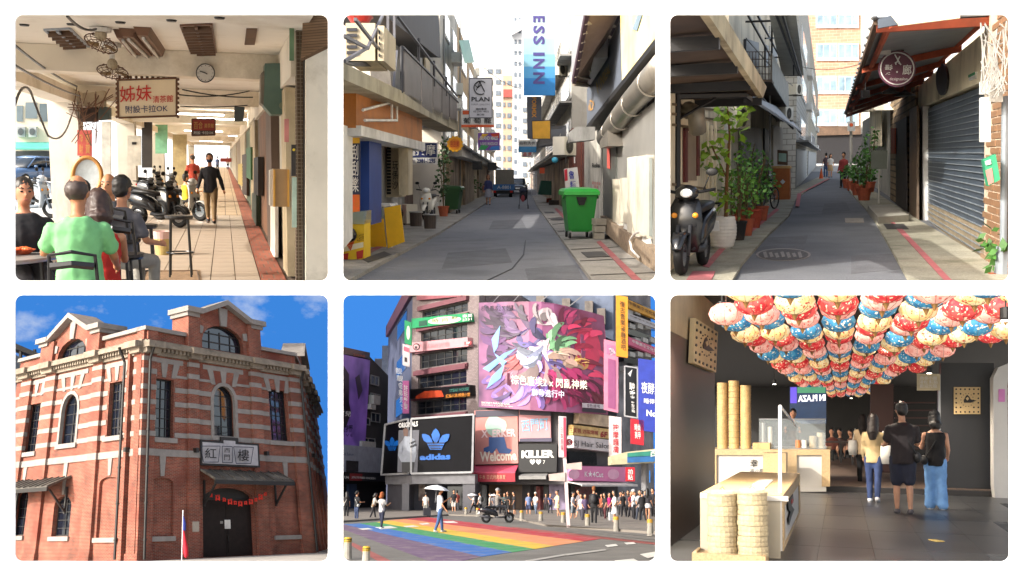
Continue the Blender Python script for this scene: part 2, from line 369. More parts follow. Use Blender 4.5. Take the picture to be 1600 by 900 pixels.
def person(label,base,rz=0.0,h=1.7,top='#444444',bottom='#222222',skin='#c08a6a',hair='#15110f',shoe='#222222',sleeve='short',legs='long',style='short',legL=(0,0),legR=(0,0),armL=(5,8,15),armR=(5,8,15),lean=0,sit=0.0,bag=None,bagc='#151515',mask=None,group=None,vox=.022,fat=1.0,face=True,hands=False,head=(0,0),skirt=False,hat=None,topm=None,kneeh=None,extra=None):
# facing +y about its own base; leg = (forward swing, knee bend), arm = (forward, outward, elbow bend), degrees
 k=h/1.7;T=thing('person',label,'person',base,rz,group)
 hip=V((0,0,.90))if not sit else V((0,0,sit/k+.08));lr=R(lean);up=V((0,math.sin(lr),math.cos(lr)))
 fwd=V((0,math.cos(lr),-math.sin(lr)))
 def tor(x,y,z):return hip+V((x,0,0))+up*z+fwd*y
 neck=tor(0,-.01,.53);ht=R(head[1]);hy=R(head[0])
 HM=(Matrix.Rotation(-hy,3,'Z')@Matrix.Rotation(-ht-lr*.4,3,'X'))*1.1;hc=neck+V((0,.02,0))+HM@V((0,.012,.17))
 J={}
 for sd,L_,A_ in((-1,legL,armL),(1,legR,armR)):
  hp=hip+V((sd*.088,0,-.02));t=R(L_[0]if not sit else L_[0]+88);kn=hp+V((sd*.012,math.sin(t),-math.cos(t)))*.42
  t2=t-R(L_[1]if not sit else L_[1]+88);an=kn+V((0,math.sin(t2),-math.cos(t2)))*.40
  sh=tor(sd*.166*fat**.5,-.01,.438);a,o_,e=[R(x)for x in A_]
  M=Matrix.Rotation(sd*-o_,3,'Y')@Matrix.Rotation(a,3,'X');M2=M@Matrix.Rotation(e,3,'X')
  el=sh+M@V((0,0,-.285));wr=el+M2@V((0,0,-.245));hd=wr+M2@V((0,.01,-.085))
  J[sd]=(hp,kn,an,sh,el,wr,hd,M2,t2)
 def K(mb):mb.v=[p*k for p in mb.v];mb.smooth=True;return mb
 sk=mat('skin '+skin,skin,var=.1,sc=9,rough=.55)
 b=MB();f2=fat**.7
 loft(b,[[p for p in _ring(tor(0,y,z),rx*f2,ry*fat)]for z,y,rx,ry in((-.10,0,.10,.08),(-.05,0,.145,.10),(.06,0,.145,.10),(.18,0,.122,.088),(.33,.005,.15,.105),(.42,0,.158,.095),(.475,-.01,.125,.075),(.53,-.01,.055,.055))])
 limb(b,tor(0,-.01,.48),hc+V((0,-.02,-.05)),.055,.052)
 for sd in(-1,1):
  hp,kn,an,sh,el,wr,hd,M2,t2=J[sd]
  limb(b,hp,kn,.085*f2,.055,.074*f2);limb(b,kn,an,.053,.036,.055)
  limb(b,sh,el,.047*f2,.038,.045*f2);limb(b,el,wr,.038,.026,.036)
  ft=V((0,math.cos(t2+R(-0)),math.sin(t2)))if abs(t2)<1.2 else V((0,.9,-.3));limb(b,an,an+ft*.15+V((0,0,-.04)),.035,.028)
  if hands:
   b.tube([wr,wr+(hd-wr)*.5,hd],[.025,.036,.034],7)
   for q in range(4):
    x=(q-1.5)*.018;ln=(.06,.07,.065,.05)[q];p0=hd+M2@V((0,x,-.01));p1=p0+M2@V((-sd*.008,x*.1,-ln*.55));p2=p1+M2@V((-sd*.022,0,-ln*.42));b.tube([p0,p1,p2],[.0095,.009,.008],5)
   p0=wr+M2@V((0,.025,-.03));b.tube([p0,p0+M2@V((-sd*.012,.03,-.035)),p0+M2@V((-sd*.02,.032,-.06))],[.013,.011,.009],5)
  else:
   b.tube([wr,wr+(hd-wr)*.5,hd,hd+M2@V((-sd*.012,0,-.06))],[.025,.037,.034,.018],7)
 hb=MB();hb.ell((0,0,.015),.076,.096,.108,12,10);hb.ell((0,.022,-.055),.056,.066,.062,10,6)
 hb.tube([V((0,.088,.02)),V((0,.108,-.022)),V((0,.09,-.03))],[.009,.016,.012],6)
 for sd in(-1,1):hb.ell((sd*.078,-.005,-.01),.012,.022,.032,6,5);hb.ell((sd*.031,.078,.016),.02,.02,.010,6,4)
 hb.ell((0,.082,-.058),.026,.014,.010,6,4);hb.move(HM,hc);b.join(hb)
 body=part('body',K(b),sk,T,rel=True);fuse(body,(.017 if hands else vox)*k,1)
 if face:
  for sd in(-1,1):
   e=MB();e.ell((sd*.031,.0905,.01),.014,.008,.008,8,5);e.move(HM,hc);part('eye',K(e),mat('eye dark','#1a1512',rough=.2),T,rel=True)
   e=MB();e.tube([V((sd*.014,.097,.034)),V((sd*.032,.095,.042)),V((sd*.05,.083,.036))],[.004,.006,.004],5);e.move(HM,hc);part('eyebrow',K(e),mat('hair '+hair,hair,rough=.5),T,rel=True)
  e=MB();e.ell((0,.0925,-.058),.022,.006,.0055,8,4);e.move(HM,hc);part('mouth',K(e),mat('lips','#9a5a50',rough=.5),T,rel=True)
 if mask:
  e=MB();e.ell((0,.05,-.045),.066,.066,.048,12,8);e.move(HM,hc);part('face_mask',K(e),mat('mask '+mask,mask,rough=.8),T,rel=True)
 if style!='bald' and not(hat and style=='short'):
  e=MB();hm=mat('hair '+hair,hair,var=.5,sc=14,rough=.7,spec=.25)
  if style=='thin':e.ell((0,-.024,.012),.084,.09,.085,12,8)
  else:e.ell((0,-.016,.04),.087,.102,.096,12,8);e.ell((0,-.045,-.01),.08,.07,.08,12,8)
  if style in('long','bob'):
   dz=-.36 if style=='long' else-.17;e.tube([V((0,-.035,.05)),V((0,-.06,-.06)),V((0,-.09,dz*.6)),V((0,-.1,dz))],[.085,.09,.105,.06 if style=='long' else.07],10)
   for sd in(-1,1):e.tube([V((sd*.07,-.01,.04)),V((sd*.08,-.015,-.06)),V((sd*.075,-.03,dz*.6))],[.03,.03,.02],6)
  if style=='bun':e.ell((0,-.1,.09),.045,.045,.045,8,6)
  if style=='tail':e.tube([V((0,-.1,.05)),V((0,-.14,0)),V((0,-.12,-.16))],[.03,.035,.012],7)
  e.move(HM,hc);o=part('hair',K(e),hm,T,rel=True);fuse(o,max(vox,.02)*k*.8,2)
  if vox<.028:crease(o,'strands',.03,.022)
 if hat:
  e=MB();e.ell((0,-.008,.06),.094,.108,.085,12,8);e.ell((0,.1,.045),.065,.075,.01,10,4);e.move(HM,hc);part('cap',K(e),mat('hat '+hat,hat,rough=.8),T,rel=True)
  # clothes: shells a little larger than the body
 tm=topm or mat('cloth '+top,top,var=.14,sc=6,rough=.9);bm_=mat('cloth '+bottom,bottom,var=.16,sc=7,rough=.9)
 b=MB();g=.02;low=-.13 if not sit else-.04
 neckz=((.47,-.01,.128,.083),(.51,-.01,.082,.066),(.525,-.01,.06,.055))if sleeve!='none' else((.47,-.005,.13,.09),)
 loft(b,[_ring(tor(0,y,z),(rx+g)*f2,(ry+g)*fat)for z,y,rx,ry in((low,0,.15,.105),(-.05,0,.15,.107),(.06,0,.142,.102),(.18,0,.128,.097),(.33,.005,.15,.11),(.42,0,.158,.1))+neckz])
 if sleeve!='none':
  for sd in(-1,1):
   hp,kn,an,sh,el,wr,hd,M2,t2=J[sd]
   if sleeve=='short':limb(b,sh,sh.lerp(el,.72),.058*f2,.066*f2)
   else:limb(b,sh,el,.057*f2,.053);limb(b,el,wr.lerp(el,.06),.056,.044)
 o=part('shirt',K(b),tm,T,rel=True);fuse(o,vox*k,4)
 if vox<.028:crease(o,'folds',.11,.03)
 b=MB()
 if skirt:
  loft(b,[_ring(hip+V((0,0,z)),rx,ry,12)for z,rx,ry in((-.42*skirt,.24,.2),(-.2*skirt,.2,.16),(.04,.16,.12),(.1,.14,.105))])
 else:
  loft(b,[_ring(tor(0,0,z),rx*f2,ry*fat)for z,rx,ry in((-.12,.12,.1),(-.06,.158,.115),(.03,.158,.115),(.1,.146,.105))])
  for sd in(-1,1):
   hp,kn,an,sh,el,wr,hd,M2,t2=J[sd]
   if legs=='long':limb(b,hp,kn,.098*f2,.072,.09*f2);limb(b,kn,an,.07,.056,.066)
   elif legs=='wide':limb(b,hp,kn,.102*f2,.09,.1*f2);limb(b,kn,an+V((0,0,.0)),.09,.1,.095)
   elif legs=='knee':limb(b,hp,kn.lerp(hp,.04),.102*f2,.092,.1*f2)
   else:limb(b,hp,hp.lerp(kn,.5),.1*f2,.1)
 o=part('skirt' if skirt else('trousers' if legs in('long','wide')else 'shorts'),K(b),bm_,T,rel=True);fuse(o,vox*k)
 if vox<.028:crease(o,'folds',.11,.022)
 for sd in(-1,1):
  hp,kn,an,sh,el,wr,hd,M2,t2=J[sd];e=MB();ft=V((0,math.cos(t2),math.sin(t2)))
  e.tube([an-ft*.06+V((0,0,-.045)),an-ft*.02+V((0,0,-.03)),an+ft*.08+V((0,0,-.04)),an+ft*.165+V((0,0,-.055))],[.036,.048,.044,.03],8);part('shoe',K(e),mat('shoe '+shoe,shoe,rough=.6),T,rel=True)
 if bag:
  bm2=mat('bag '+bagc,bagc,rough=.7,var=.15,sc=6)
  def strap(x0,x1,z1,y=-.13):
   e=MB();e.tube([tor(x0,.0,.5),tor(x0*.6+x1*.4,y,.33),tor(x1,y*.9,z1)],.013,5);e.tube([tor(x0,.02,.5),tor(x0*.6+x1*.4,-y,.33),tor(x1,-y*.8,z1)],.013,5);return e
  if bag=='pack':e=MB();e.ell(tor(0,-.19,.28),.15,.1,.22,10,8);o=part('backpack',K(e),bm2,T,rel=True)
  elif bag in('cross','crossl'):
   sx=1 if bag=='cross' else-1;e=MB();e.ell(tor(sx*.2,-.06,-.02),.07,.1,.09,10,6);part('shoulder_bag',K(e),bm2,T,rel=True);part('strap',K(strap(-sx*.1,sx*.19,.02)),bm2,T,rel=True)
  elif bag in('tote','totel'):
   sx=1 if bag=='tote' else-1;e=MB();c=J[sx][3]+V((sx*.08,-.03,-.42));e.tube([c+V((0,0,.2)),c,c+V((0,0,-.16))],[.1,.12,.09],10);part('tote_bag',K(e),bm2,T,rel=True);e=MB();e.tube([c+V((0,.07,.2)),J[sx][3]+V((sx*.02,.02,.06)),c+V((0,-.07,.2))],.01,5);part('strap',K(e),bm2,T,rel=True)
  elif bag in('hand','handl'):
   sx=1 if bag=='hand' else-1;c=J[sx][6];e=MB();e.cbox(c+V((0,0,-.2)),.09,.26,.28);part('carrier_bag',K(e),bm2,T,rel=True)
 if extra:extra(T,J,tor,hc,HM,K)
 return T
 # ------------------------------------------------------------------ vehicles and street furniture used in several sets
def sect(mb,rows):
 loft(mb,[[V((hw_*(abs(math.cos(t))**.7)*(1 if math.cos(t)>0 else-1),y,zc+hh*(abs(math.sin(t))**.7)*(1 if math.sin(t)>0 else-1)))for t in[2*math.pi*j/12 for j in range(12)]]for y,zc,hw_,hh in rows])
def scooter(label,base,rz,col='#16181a',trim='#3a3d40',group=None,plate=True,steer=15,k=1.0,seatc='#0d0d0e'):
 T=thing('motor_scooter',label,'scooter',base,rz,group);bm=mat('scooter paint '+col,col,var=.1,rough=.22,spec=.7);tm=mat('scooter plastic '+trim,trim,rough=.5);rub=mat('tyre rubber','#121212',rough=.85);chrome=mat('chrome','#b9bcc0',rough=.18,metal=.9);dk=mat('matt black plastic','#141415',rough=.6);sm=mat('seat vinyl '+seatc,seatc,rough=.45)
 def K(mb,sm_=True):mb.v=[p*k for p in mb.v];mb.smooth=sm_;return mb
 for y,nm in((.62,'wheel'),(-.58,'wheel')):
  w_=MB();w_.torus((0,y,.25),.195,.058,(1,0,0),18,7);o=part(nm,K(w_),rub,T,rel=True);w_=MB();w_.disc((-.035,y,.25),.14,(1,0,0),.07,14);part('rim',K(w_,False),chrome,o,rel=True)
 b=MB();sect(b,[(-.92,.66,.04,.05),(-.8,.66,.13,.12),(-.5,.6,.17,.16),(-.2,.52,.165,.16),(-.02,.42,.15,.13),(.02,.36,.12,.06)]);part('rear_body',K(b),bm,T,rel=True)
 b=MB();sect(b,[(-.1,.3,.17,.05),(.1,.28,.18,.045),(.34,.3,.17,.05),(.4,.34,.12,.05)]);part('floorboard',K(b),tm,T,rel=True)
 b=MB();loft(b,[[V((x*w_,y+(.03 if abs(x)<.5 else-.03),z))for x in(-1,-.6,0,.6,1)]+[V((x*w_*.94,y-.07,z))for x in(1,.6,0,-.6,-1)]for z,y,w_ in((.26,.4,.14),(.42,.47,.2),(.62,.5,.22),(.8,.47,.2),(.92,.4,.15))]);part('leg_shield',K(b),bm,T,rel=True)
 b=MB();loft(b,[[V((x,y+.62,z))for x in(-w_,w_)]+[V((x,y+.62,z+.03))for x in(w_,-w_)]for y,z,w_ in((-.24,.36,.07),(-.12,.47,.085),(.06,.5,.09),(.2,.42,.075),(.27,.32,.05))]);part('front_fender',K(b),bm,T,rel=True)
 b=MB();sect(b,[(-.72,.77,.1,.03),(-.6,.81,.15,.055),(-.25,.79,.155,.06),(-.02,.76,.13,.05),(.04,.74,.07,.03)]);part('seat',K(b),sm,T,rel=True)
 b=MB();Mh=Matrix.Rotation(R(steer),3,'Z');c=V((0,.36,1.0));b.tube([c+Mh@V((-.34,-.06,.03)),c+Mh@V((-.15,.0,.0)),c+Mh@V((.15,0,0)),c+Mh@V((.34,-.06,.03))],.02,6);h=part('handlebar',K(b),dk,T,rel=True)
 b=MB();b.ell(c+Mh@V((0,.03,-.01)),.15,.11,.1,12,8);part('handlebar_cowl',K(b),bm,h,rel=True)
 for sd in(-1,1):
  q=MB();q.tube([c+Mh@V((sd*.2,0,.02)),c+Mh@V((sd*.27,.02,.2))],.009,5);q.ell(c+Mh@V((sd*.3,.0,.24)),.075,.02,.05,10,6);part('mirror',K(q),dk,h,rel=True)
  q=MB();q.tube([V((sd*.08,.62,.25)),V((sd*.075,.5,.6))],.025,6);part('fork',K(q),tm,T,rel=True)
  q=MB();q.ell(V((sd*.13,.47,.72)),.04,.03,.035,8,5);part('indicator',K(q),mat('amber lens','#d98a2a',rough=.2),T,rel=True)
 q=MB();q.ell(c+Mh@V((0,.115,-.01)),.08,.035,.055,12,6);part('headlight',K(q),mat('lamp glass','#dfe3e2',rough=.08),T,rel=True)
 q=MB();q.ell(V((0,-.93,.68)),.08,.03,.04,10,5);part('tail_light',K(q),mat('red lens','#a81a18',rough=.2),T,rel=True)
 q=MB();q.tube([V((.13,-.25,.25)),V((.16,-.5,.28)),V((.17,-.95,.36))],[.03,.055,.05],8);part('exhaust',K(q),tm,T,rel=True)
 q=MB();q.tube([V((-.16,-.75,.78)),V((-.15,-.98,.8)),V((.15,-.98,.8)),V((.16,-.75,.78))],.014,5);part('grab_rail',K(q),dk,T,rel=True)
 if plate:q=MB();q.cbox((0,-.96,.5),.26,.02,.14,M=Matrix.Rotation(R(-20),3,'X'));part('number_plate',K(q,False),mat('white plate','#d8d8d4',rough=.5),T,rel=True)
 return T
def bicycle(label,base,rz,col='#23262a',group=None,k=1.0,basket=True):
 T=thing('bicycle',label,'bicycle',base,rz,group);fm=mat('bike paint '+col,col,rough=.3);rub=mat('tyre rubber','#121212',rough=.85);chrome=mat('chrome','#b9bcc0',rough=.18,metal=.9);dk=mat('matt black plastic','#141415',rough=.6)
 for y in(.52,-.52):
  w_=MB();w_.torus((0,y,.33),.31,.022,(1,0,0),22,6);o=part('wheel',w_,rub,T,rel=True);w_=MB()
  for j in range(10):t=math.pi*j/10;w_.tube([V((0,y+.3*math.cos(t),.33+.3*math.sin(t))),V((0,y-.3*math.cos(t),.33-.3*math.sin(t)))],.004,3)
  w_.torus((0,y,.33),.285,.012,(1,0,0),20,5);part('rim',w_,chrome,o,rel=True)
 b=MB();A_,B_,C_,D_=V((0,.52,.33)),V((0,.38,.82)),V((0,-.08,.3)),V((0,-.2,.8));E_=V((0,-.52,.33))
 for p,q in((A_,B_),(B_,C_),(C_,D_),(V((0,.42,.7)),V((0,-.15,.66))),(C_,E_),(V((0,-.17,.68)),E_)):b.tube([p,q],.018,6)
 part('frame',b,fm,T,rel=True)
 b=MB();b.tube([V((0,.38,.82)),V((0,.34,.98))],.015,6);b.tube([V((-.28,.2,1.04)),V((-.18,.34,1.0)),V((.18,.34,1.0)),V((.28,.2,1.04))],.014,6);part('handlebar',b,chrome,T,rel=True)
 b=MB();b.ell((0,-.24,.86),.08,.14,.04,10,6);part('saddle',b,dk,T,rel=True)
 if basket:
  b=MB()
  for z in(.72,.8,.88,.96):b.tube([V((-.16,.46,z)),V((-.16,.72,z)),V((.16,.72,z)),V((.16,.46,z))],.008,4,closed=True)
  for x in(-.16,-.08,0,.08,.16):b.tube([V((x,.72,.7)),V((x,.72,.97))],.006,4)
  part('basket',b,dk,T,rel=True)
 return T
def car(label,base,rz,col='#2c4a6a',group=None):
 T=thing('parked_car',label,'car',base,rz,group);bm=mat('car paint '+col,col,var=.05,rough=.18,spec=.8);gl=mat('car glass','#1b242c',rough=.05,spec=.9);rub=mat('tyre rubber','#121212',rough=.85);chrome=mat('chrome','#b9bcc0',rough=.18,metal=.9);dk=mat('matt black plastic','#141415',rough=.6)
 b=MB();sect(b,[(-2.15,.62,.7,.2),(-2.0,.64,.82,.3),(-1.0,.64,.88,.34),(.6,.62,.88,.33),(1.6,.58,.86,.28),(2.05,.54,.78,.22),(2.18,.5,.66,.15)]);b.smooth=True;part('body',b,bm,T,rel=True)
 b=MB();sect(b,[(-1.75,.95,.6,.08),(-1.2,1.15,.66,.24),(-.3,1.2,.68,.26),(.3,1.16,.67,.22),(1.0,.92,.62,.06)]);b.smooth=True;part('cabin_glass',b,gl,T,rel=True)
 b=MB();sect(b,[(-1.25,1.38,.5,.03),(-.9,1.43,.6,.04),(-.2,1.45,.61,.04),(.25,1.4,.56,.03)]);b.smooth=True;part('roof',b,bm,T,rel=True)
 for sd in(-1,1):
  for y in(1.35,-1.35):
   w_=MB();w_.torus((sd*.8,y,.32),.25,.085,(1,0,0),18,7);o=part('wheel',w_,rub,T,rel=True);w_=MB();w_.disc((sd*.83,y,.32),.2,(sd,0,0),.06,14);part('rim',w_,chrome,o,rel=True)
  q=MB();q.ell((sd*.62,2.06,.66),.16,.1,.08,10,6);part('headlight',q,mat('lamp glass','#dfe3e2',rough=.08),T,rel=True)
  q=MB();q.ell((sd*.66,-2.06,.76),.12,.08,.1,8,5);part('tail_light',q,mat('red lens','#a81a18',rough=.2),T,rel=True)
  q=MB();q.ell((sd*.98,.75,.98),.1,.07,.07,8,5);part('mirror',q,bm,T,rel=True)
  q=MB();q.tube([V((sd*.67,.95,.93)),V((sd*.6,.3,1.4)),V((sd*.6,-1.15,1.4)),V((sd*.66,-1.75,.95))],.035,5);q.tube([V((sd*.68,-.4,.95)),V((sd*.61,-.4,1.4))],.03,5);part('pillar',q,bm,T,rel=True)
 q=MB();q.cbox((0,2.17,.5),.42,.03,.14);part('number_plate',q,mat('white plate','#d8d8d4',rough=.5),T,rel=True)
 q=MB();q.cbox((0,2.14,.66),.7,.06,.12);part('grille',q,dk,T,rel=True);q=MB();q.cbox((0,-2.16,.6),.42,.03,.14);part('number_plate',q,mat('white plate','#d8d8d4',rough=.5),T,rel=True)
 return T
def potmb(r0,r1,h):m=MB();m.lathe([(r0,0),(r1,h*.86),(r1*1.08,h*.88),(r1*1.08,h),(r1*.92,h),(r1*.9,h*.9),(.01,h*.9)],n=14);return m
def potted_plant(label,base,ph,pr,h,rx,n=90,size=.16,potc='#a8583a',leafc='#4a7a2c',group=None,stem=True,potmat=None,cz=None,rz_=None):
 T=thing('potted_plant',label,'plant',base,0,group);part('pot',potmb(pr*.72,pr,ph),potmat or mat('pot '+potc,potc,var=.2,sc=4,rough=.8,grime='#5a4a40'),T,rel=True)
 lm=mat('leaf '+leafc,leafc,var=.3,sc=3,rough=.55,island=.45)
 rnd=random.Random(hash(label)%999 if False else len(label)*7+int(h*100));m=MB();rz2=rz_ or(h-ph)*.5;czz=cz or(ph+h)*.5+.05
 leaves(m,(0,0,czz),rx,rx,rz2,n,size,rnd=rnd);part('foliage',m,lm,T,rel=True,kind='stuff')
 if stem:
  m=MB()
  for j in range(4):a=rnd.uniform(0,6.28);m.tube([V((0,0,ph*.8)),V((math.cos(a)*rx*.3,math.sin(a)*rx*.3,czz)),V((math.cos(a)*rx*.6,math.sin(a)*rx*.6,h*.92))],[.02,.014,.006],5)
  part('stem',m,mat('plant stem','#5a4a30',rough=.8),T,rel=True)
 return T
def ac_unit(label,base,rz,w_=.85,d=.32,h=.6,col='#c9c4b6',group=None,fans=1):
 T=thing('air_conditioner',label,'air conditioner',base,rz,group);cm=mat('ac casing '+col,col,var=.08,sc=2,rough=.55,grime='#8a8272');dk=mat('ac grille','#55534c',rough=.6)
 m=MB();m.box(-w_/2,w_/2,-d/2,d/2,.05,h);part('casing',m,cm,T,rel=True)
 for x in(-w_*.35,w_*.35):m=MB();m.box(x-.04,x+.04,-d/2-.02,d/2+.02,0,.05);part('foot',m,dk,T,rel=True)
 for j in range(fans):
  z=.05+(h-.05)*(j+.5)/fans;r=min(w_,(h-.05)/fans)*.4;m=MB();m.torus((-w_*.08,-d/2-.012,z),r,.012,(0,1,0),20,5);m.torus((-w_*.08,-d/2-.012,z),r*.55,.008,(0,1,0),16,4)
  for a in range(8):t=math.pi*a/8;u=V((math.cos(t),0,math.sin(t)))*r;m.tube([V((-w_*.08,-d/2-.012,z))-u,V((-w_*.08,-d/2-.012,z))+u],.006,4)
  g=part('fan_guard',m,dk,T,rel=True);m=MB();m.disc((-w_*.08,-d/2-.003,z),r*.95,(0,1,0),.002,20);part('fan_opening',m,mat('ac dark','#26251f',rough=.7),g,rel=True)
 return T
def wheelie_bin(label,base,rz,col,lidc=None,k=1.0,grip=True,wx=1.0):
 T=thing('wheeled_bin',label,'bin',base,rz);bm=mat('bin plastic '+col,col,var=.12,sc=2,rough=.4,spec=.5,grime=None);dk=mat('matt black plastic','#141415',rough=.6)
 def K(m):m.v=[V((p.x*k*wx,p.y*k,p.z*k*.92))for p in m.v];return m
 m=MB();loft(m,[[V((x*a,y*b,z))for x,y in((-1,-1),(1,-1),(1,1),(-1,1))]for z,a,b in((.18,.44,.36),(.24,.46,.38),(1.1,.6,.48),(1.12,.62,.5))]);part('tub',K(m),bm,T,rel=True)
 m=MB();loft(m,[[V((x*a,y*b+.02,z))for x,y in((-1,-1),(1,-1),(1,1),(-1,1))]for z,a,b in((1.11,.68,.54),(1.2,.68,.54),(1.26,.6,.46),(1.3,.3,.2))]);lid=part('lid',K(m),mat('bin lid '+(lidc or col),lidc or col,var=.1,rough=.35),T,rel=True)
 m=MB();m.tube([V((-.6,.6,1.18)),V((.6,.6,1.18))],.02,6);part('hinge_bar',K(m),dk,lid,rel=True)
 for x in(-.62,.62):m=MB();m.tube([V((x,-.3,1.06)),V((x*1.1,-.3,1.06))],.05,8);part('lifting_lug',K(m),bm,T,rel=True)
 if grip:m=MB();m.add([V((-.2,-.52,1.06)),V((.2,-.52,1.06)),V((.1,-.5,.86)),V((-.1,-.5,.86)),V((-.2,-.46,1.06)),V((.2,-.46,1.06)),V((.1,-.44,.86)),V((-.1,-.44,.86))],[(0,1,2,3),(7,6,5,4),(0,4,5,1),(1,5,6,2),(2,6,7,3),(3,7,4,0)]);part('latch',K(m),dk,T,rel=True)
 for x in(-.4,.4):
  for y in(-.34,.34):
   m=MB();m.disc((x-.035,y,.1),.1,(1,0,0),.07,14);w_=part('wheel',K(m),dk,T,rel=True);m=MB();m.cbox((x,y,.17),.1,.14,.07);part('fork',K(m),mat('galvanised','#8a8c8a',rough=.4,metal=.6),w_,rel=True)
 return T
def board(name,label,cat,pl,quad,m_,texts=(),t=.06,t0=.0,shapes=(),group=None,frame=None):
 if len(quad)==2:(x0,y0),(x1,y1)=quad;quad=[(x0,y0),(x1,y0),(x1,y1),(x0,y1)]
 mb=MB();mb.poly(pl,quad,t0,t0+t);c=[pt(pl,*q)for q in quad];T=thing(name,label,cat,sum(c,V((0,0,0)))/len(c),0,group);part('panel',mb,m_,T)
 for k,(pix,mm)in enumerate(shapes):mb=MB();mb.poly(pl,pix,t0+t,t0+t+.012+.004*k);part('print',mb,mm,T)
 for tx in texts:letters('lettering',tx[0],pl,tx[1],tx[2],T,off=t0+t+.02+.004*len(shapes),bold=tx[3]if len(tx)>3 else.02)
 if frame:
  mb=MB();q=[pt(pl,*p,t0+t)for p in quad]
  for i in range(len(q)):mb.tube([q[i],q[(i+1)%len(q)]],.02,4)
  part('frame',mb,frame,T)
 return T
def slab(name,label,cat,pl,quad,t0,t1,m_,group=None,kind=None):
 mb=MB();mb.poly(pl,quad,t0,t1);return solo(name,label,cat,mb,m_,group=group,kind=kind)
def circ(cx,cy,rx,ry,n=20):return[(cx+rx*math.cos(2*math.pi*j/n),cy+ry*math.sin(2*math.pi*j/n))for j in range(n)]
def pc(pl,quad,t0,t1,m_,parent,name):mb=MB();mb.poly(pl,quad if len(quad)!=2 else[(quad[0][0],quad[0][1]),(quad[1][0],quad[0][1]),(quad[1][0],quad[1][1]),(quad[0][0],quad[1][1])],t0,t1);return part(name,mb,m_,parent)
def wires(name,label,runs,m_,r=.012):
 mb=MB()
 for a,b,sag in runs:
  a=V(a);b=V(b);mb.tube([a.lerp(b,i/8)-V((0,0,sag*4*(i/8)*(1-i/8)))for i in range(9)],r,4,cap=False)
 return solo(name,label,'cable',mb,m_)
 # ================================================================== set: the red brick market hall
S4=make_set(300,830,1.7,1.0,plumb=.4);use(S4);S4.tone=.92
brick=mat_brick('red brick','#8c3d28','#6b2a1c','#85705f',.30,.085,ms=.014,var=.34,bump=.6,grime='#74382a')
stone=mat('grey stone trim','#8f8882',var=.14,sc=1.6,rough=.85,bump=.3,grime='#77706a')
stone2=mat('weathered stone cornice','#8d8172',var=.25,sc=1.5,rough=.9,bump=.4,grime='#5d5448')
iron=mat('dark painted iron','#1c1917',rough=.5,var=.3);darkwood=mat('dark brown door paint','#241b18',rough=.6,var=.3,sc=3,spec=.2)
glassd=mat('dark window glass','#141a26',rough=.04,spec=.9,var=.4,sc=.8);rooft=mat('awning metal roof','#48443e',rough=.5,var=.3,sc=4,grime='#8d877c')
A=on_ground(216,877);y0=A.y
def foot(px,k):p=at(px,865,y0*k);p.z=-1.7;return p
B=foot(488,1.13);C=foot(-16,1.22);D=foot(523,1.55)
axx=at(292,860,60).x
FC=Fac(A,B,.0085,axx,-.033);FL=Fac(C,A,.0085,axx,-.033);FR=Fac(B,D,.0085,axx,-.033)
hall=thing('market_hall','two-storey red brick market hall with grey stone bands, gabled dormers and a dark arched door','building',(A+B)/2)
def cz(y):return FC.z(217,y)
zt=cz(545)
bands=[(cz(b),cz(a))for a,b in((555,562),(574,582),(599,607),(622,630),(647,655),(672,680))]
ledge=(cz(711),cz(700));frieze=cz(560)
# walls with their openings
WC=[(FC.rect(239,592,271,684),0),(FC.rect(333,603,367,682),.6),(FC.rect(422,610,450,689),0)]
door=FC.rect(317,762,398,868);door=(door[0],door[1],0.02,door[3])
niC=[FC.rect(233,746,271,838),FC.rect(429,749,470,836)]
WL=[(FL.rect(169,597,192,681),0),(FL.rect(96,616,121,693),.5),(FL.rect(41,632,59,706),0)]
WL2=[(FL.rect(83,775,110,838),.55),(FL.rect(22,766,41,837),.3)];niL=[FL.rect(153,745,185,840)]
def hole(r,rise):return arch(*r,rise)if rise else[(r[0],r[2]),(r[1],r[2]),(r[1],r[3]),(r[0],r[3])]
def hw(r,e):return(r,(r[1]-r[0])/2*e)
mb=MB();FC.holed(mb,[(-.3,0),(FC.len,0),(FC.len,zt),(-.3,zt)],[hole(r,(r[1]-r[0])/2 if e else 0)for r,e in WC]+[arch(*door,.75)]+[arch(*r,.35)for r in niC],-.55,0)
FC.box(mb,-.3,FC.len,-.3,zt,-1.6,-1.35)
wallC=part('wall',mb,brick,hall)
for r in niC:m2=MB();FC.poly(m2,arch(*r,.35),-.4,-.2);part('niche',m2,brick,wallC)
mb=MB();FL.holed(mb,[(0,0),(FL.len,0),(FL.len,zt),(0,zt)],[hole(r,(r[1]-r[0])/2 if e else 0)for r,e in WL]+[arch(*r,(r[1]-r[0])*.3)for r,e in WL2]+[arch(*r,.35)for r in niL],-.55,0)
wallL=part('wall',mb,brick,hall)
for r in niL:m2=MB();FL.poly(m2,arch(*r,.35),-.4,-.2);part('niche',m2,brick,wallL)
mb=MB();FR.box(mb,0,FR.len,0,zt,-.55,0);part('wall',mb,brick,hall)
for F,ws in((FC,WC),(FL,WL),(FL,WL2)):
 for r,e in ws:
  rise=((r[1]-r[0])/2 if ws is not WL2 else(r[1]-r[0])*.3)if e else 0
  window_in(F,hall,r,iron,glassd,rise,nx=4 if not e else 2,nz=6 if not e else 5,fw=.1,depth=.35,bars=.05)
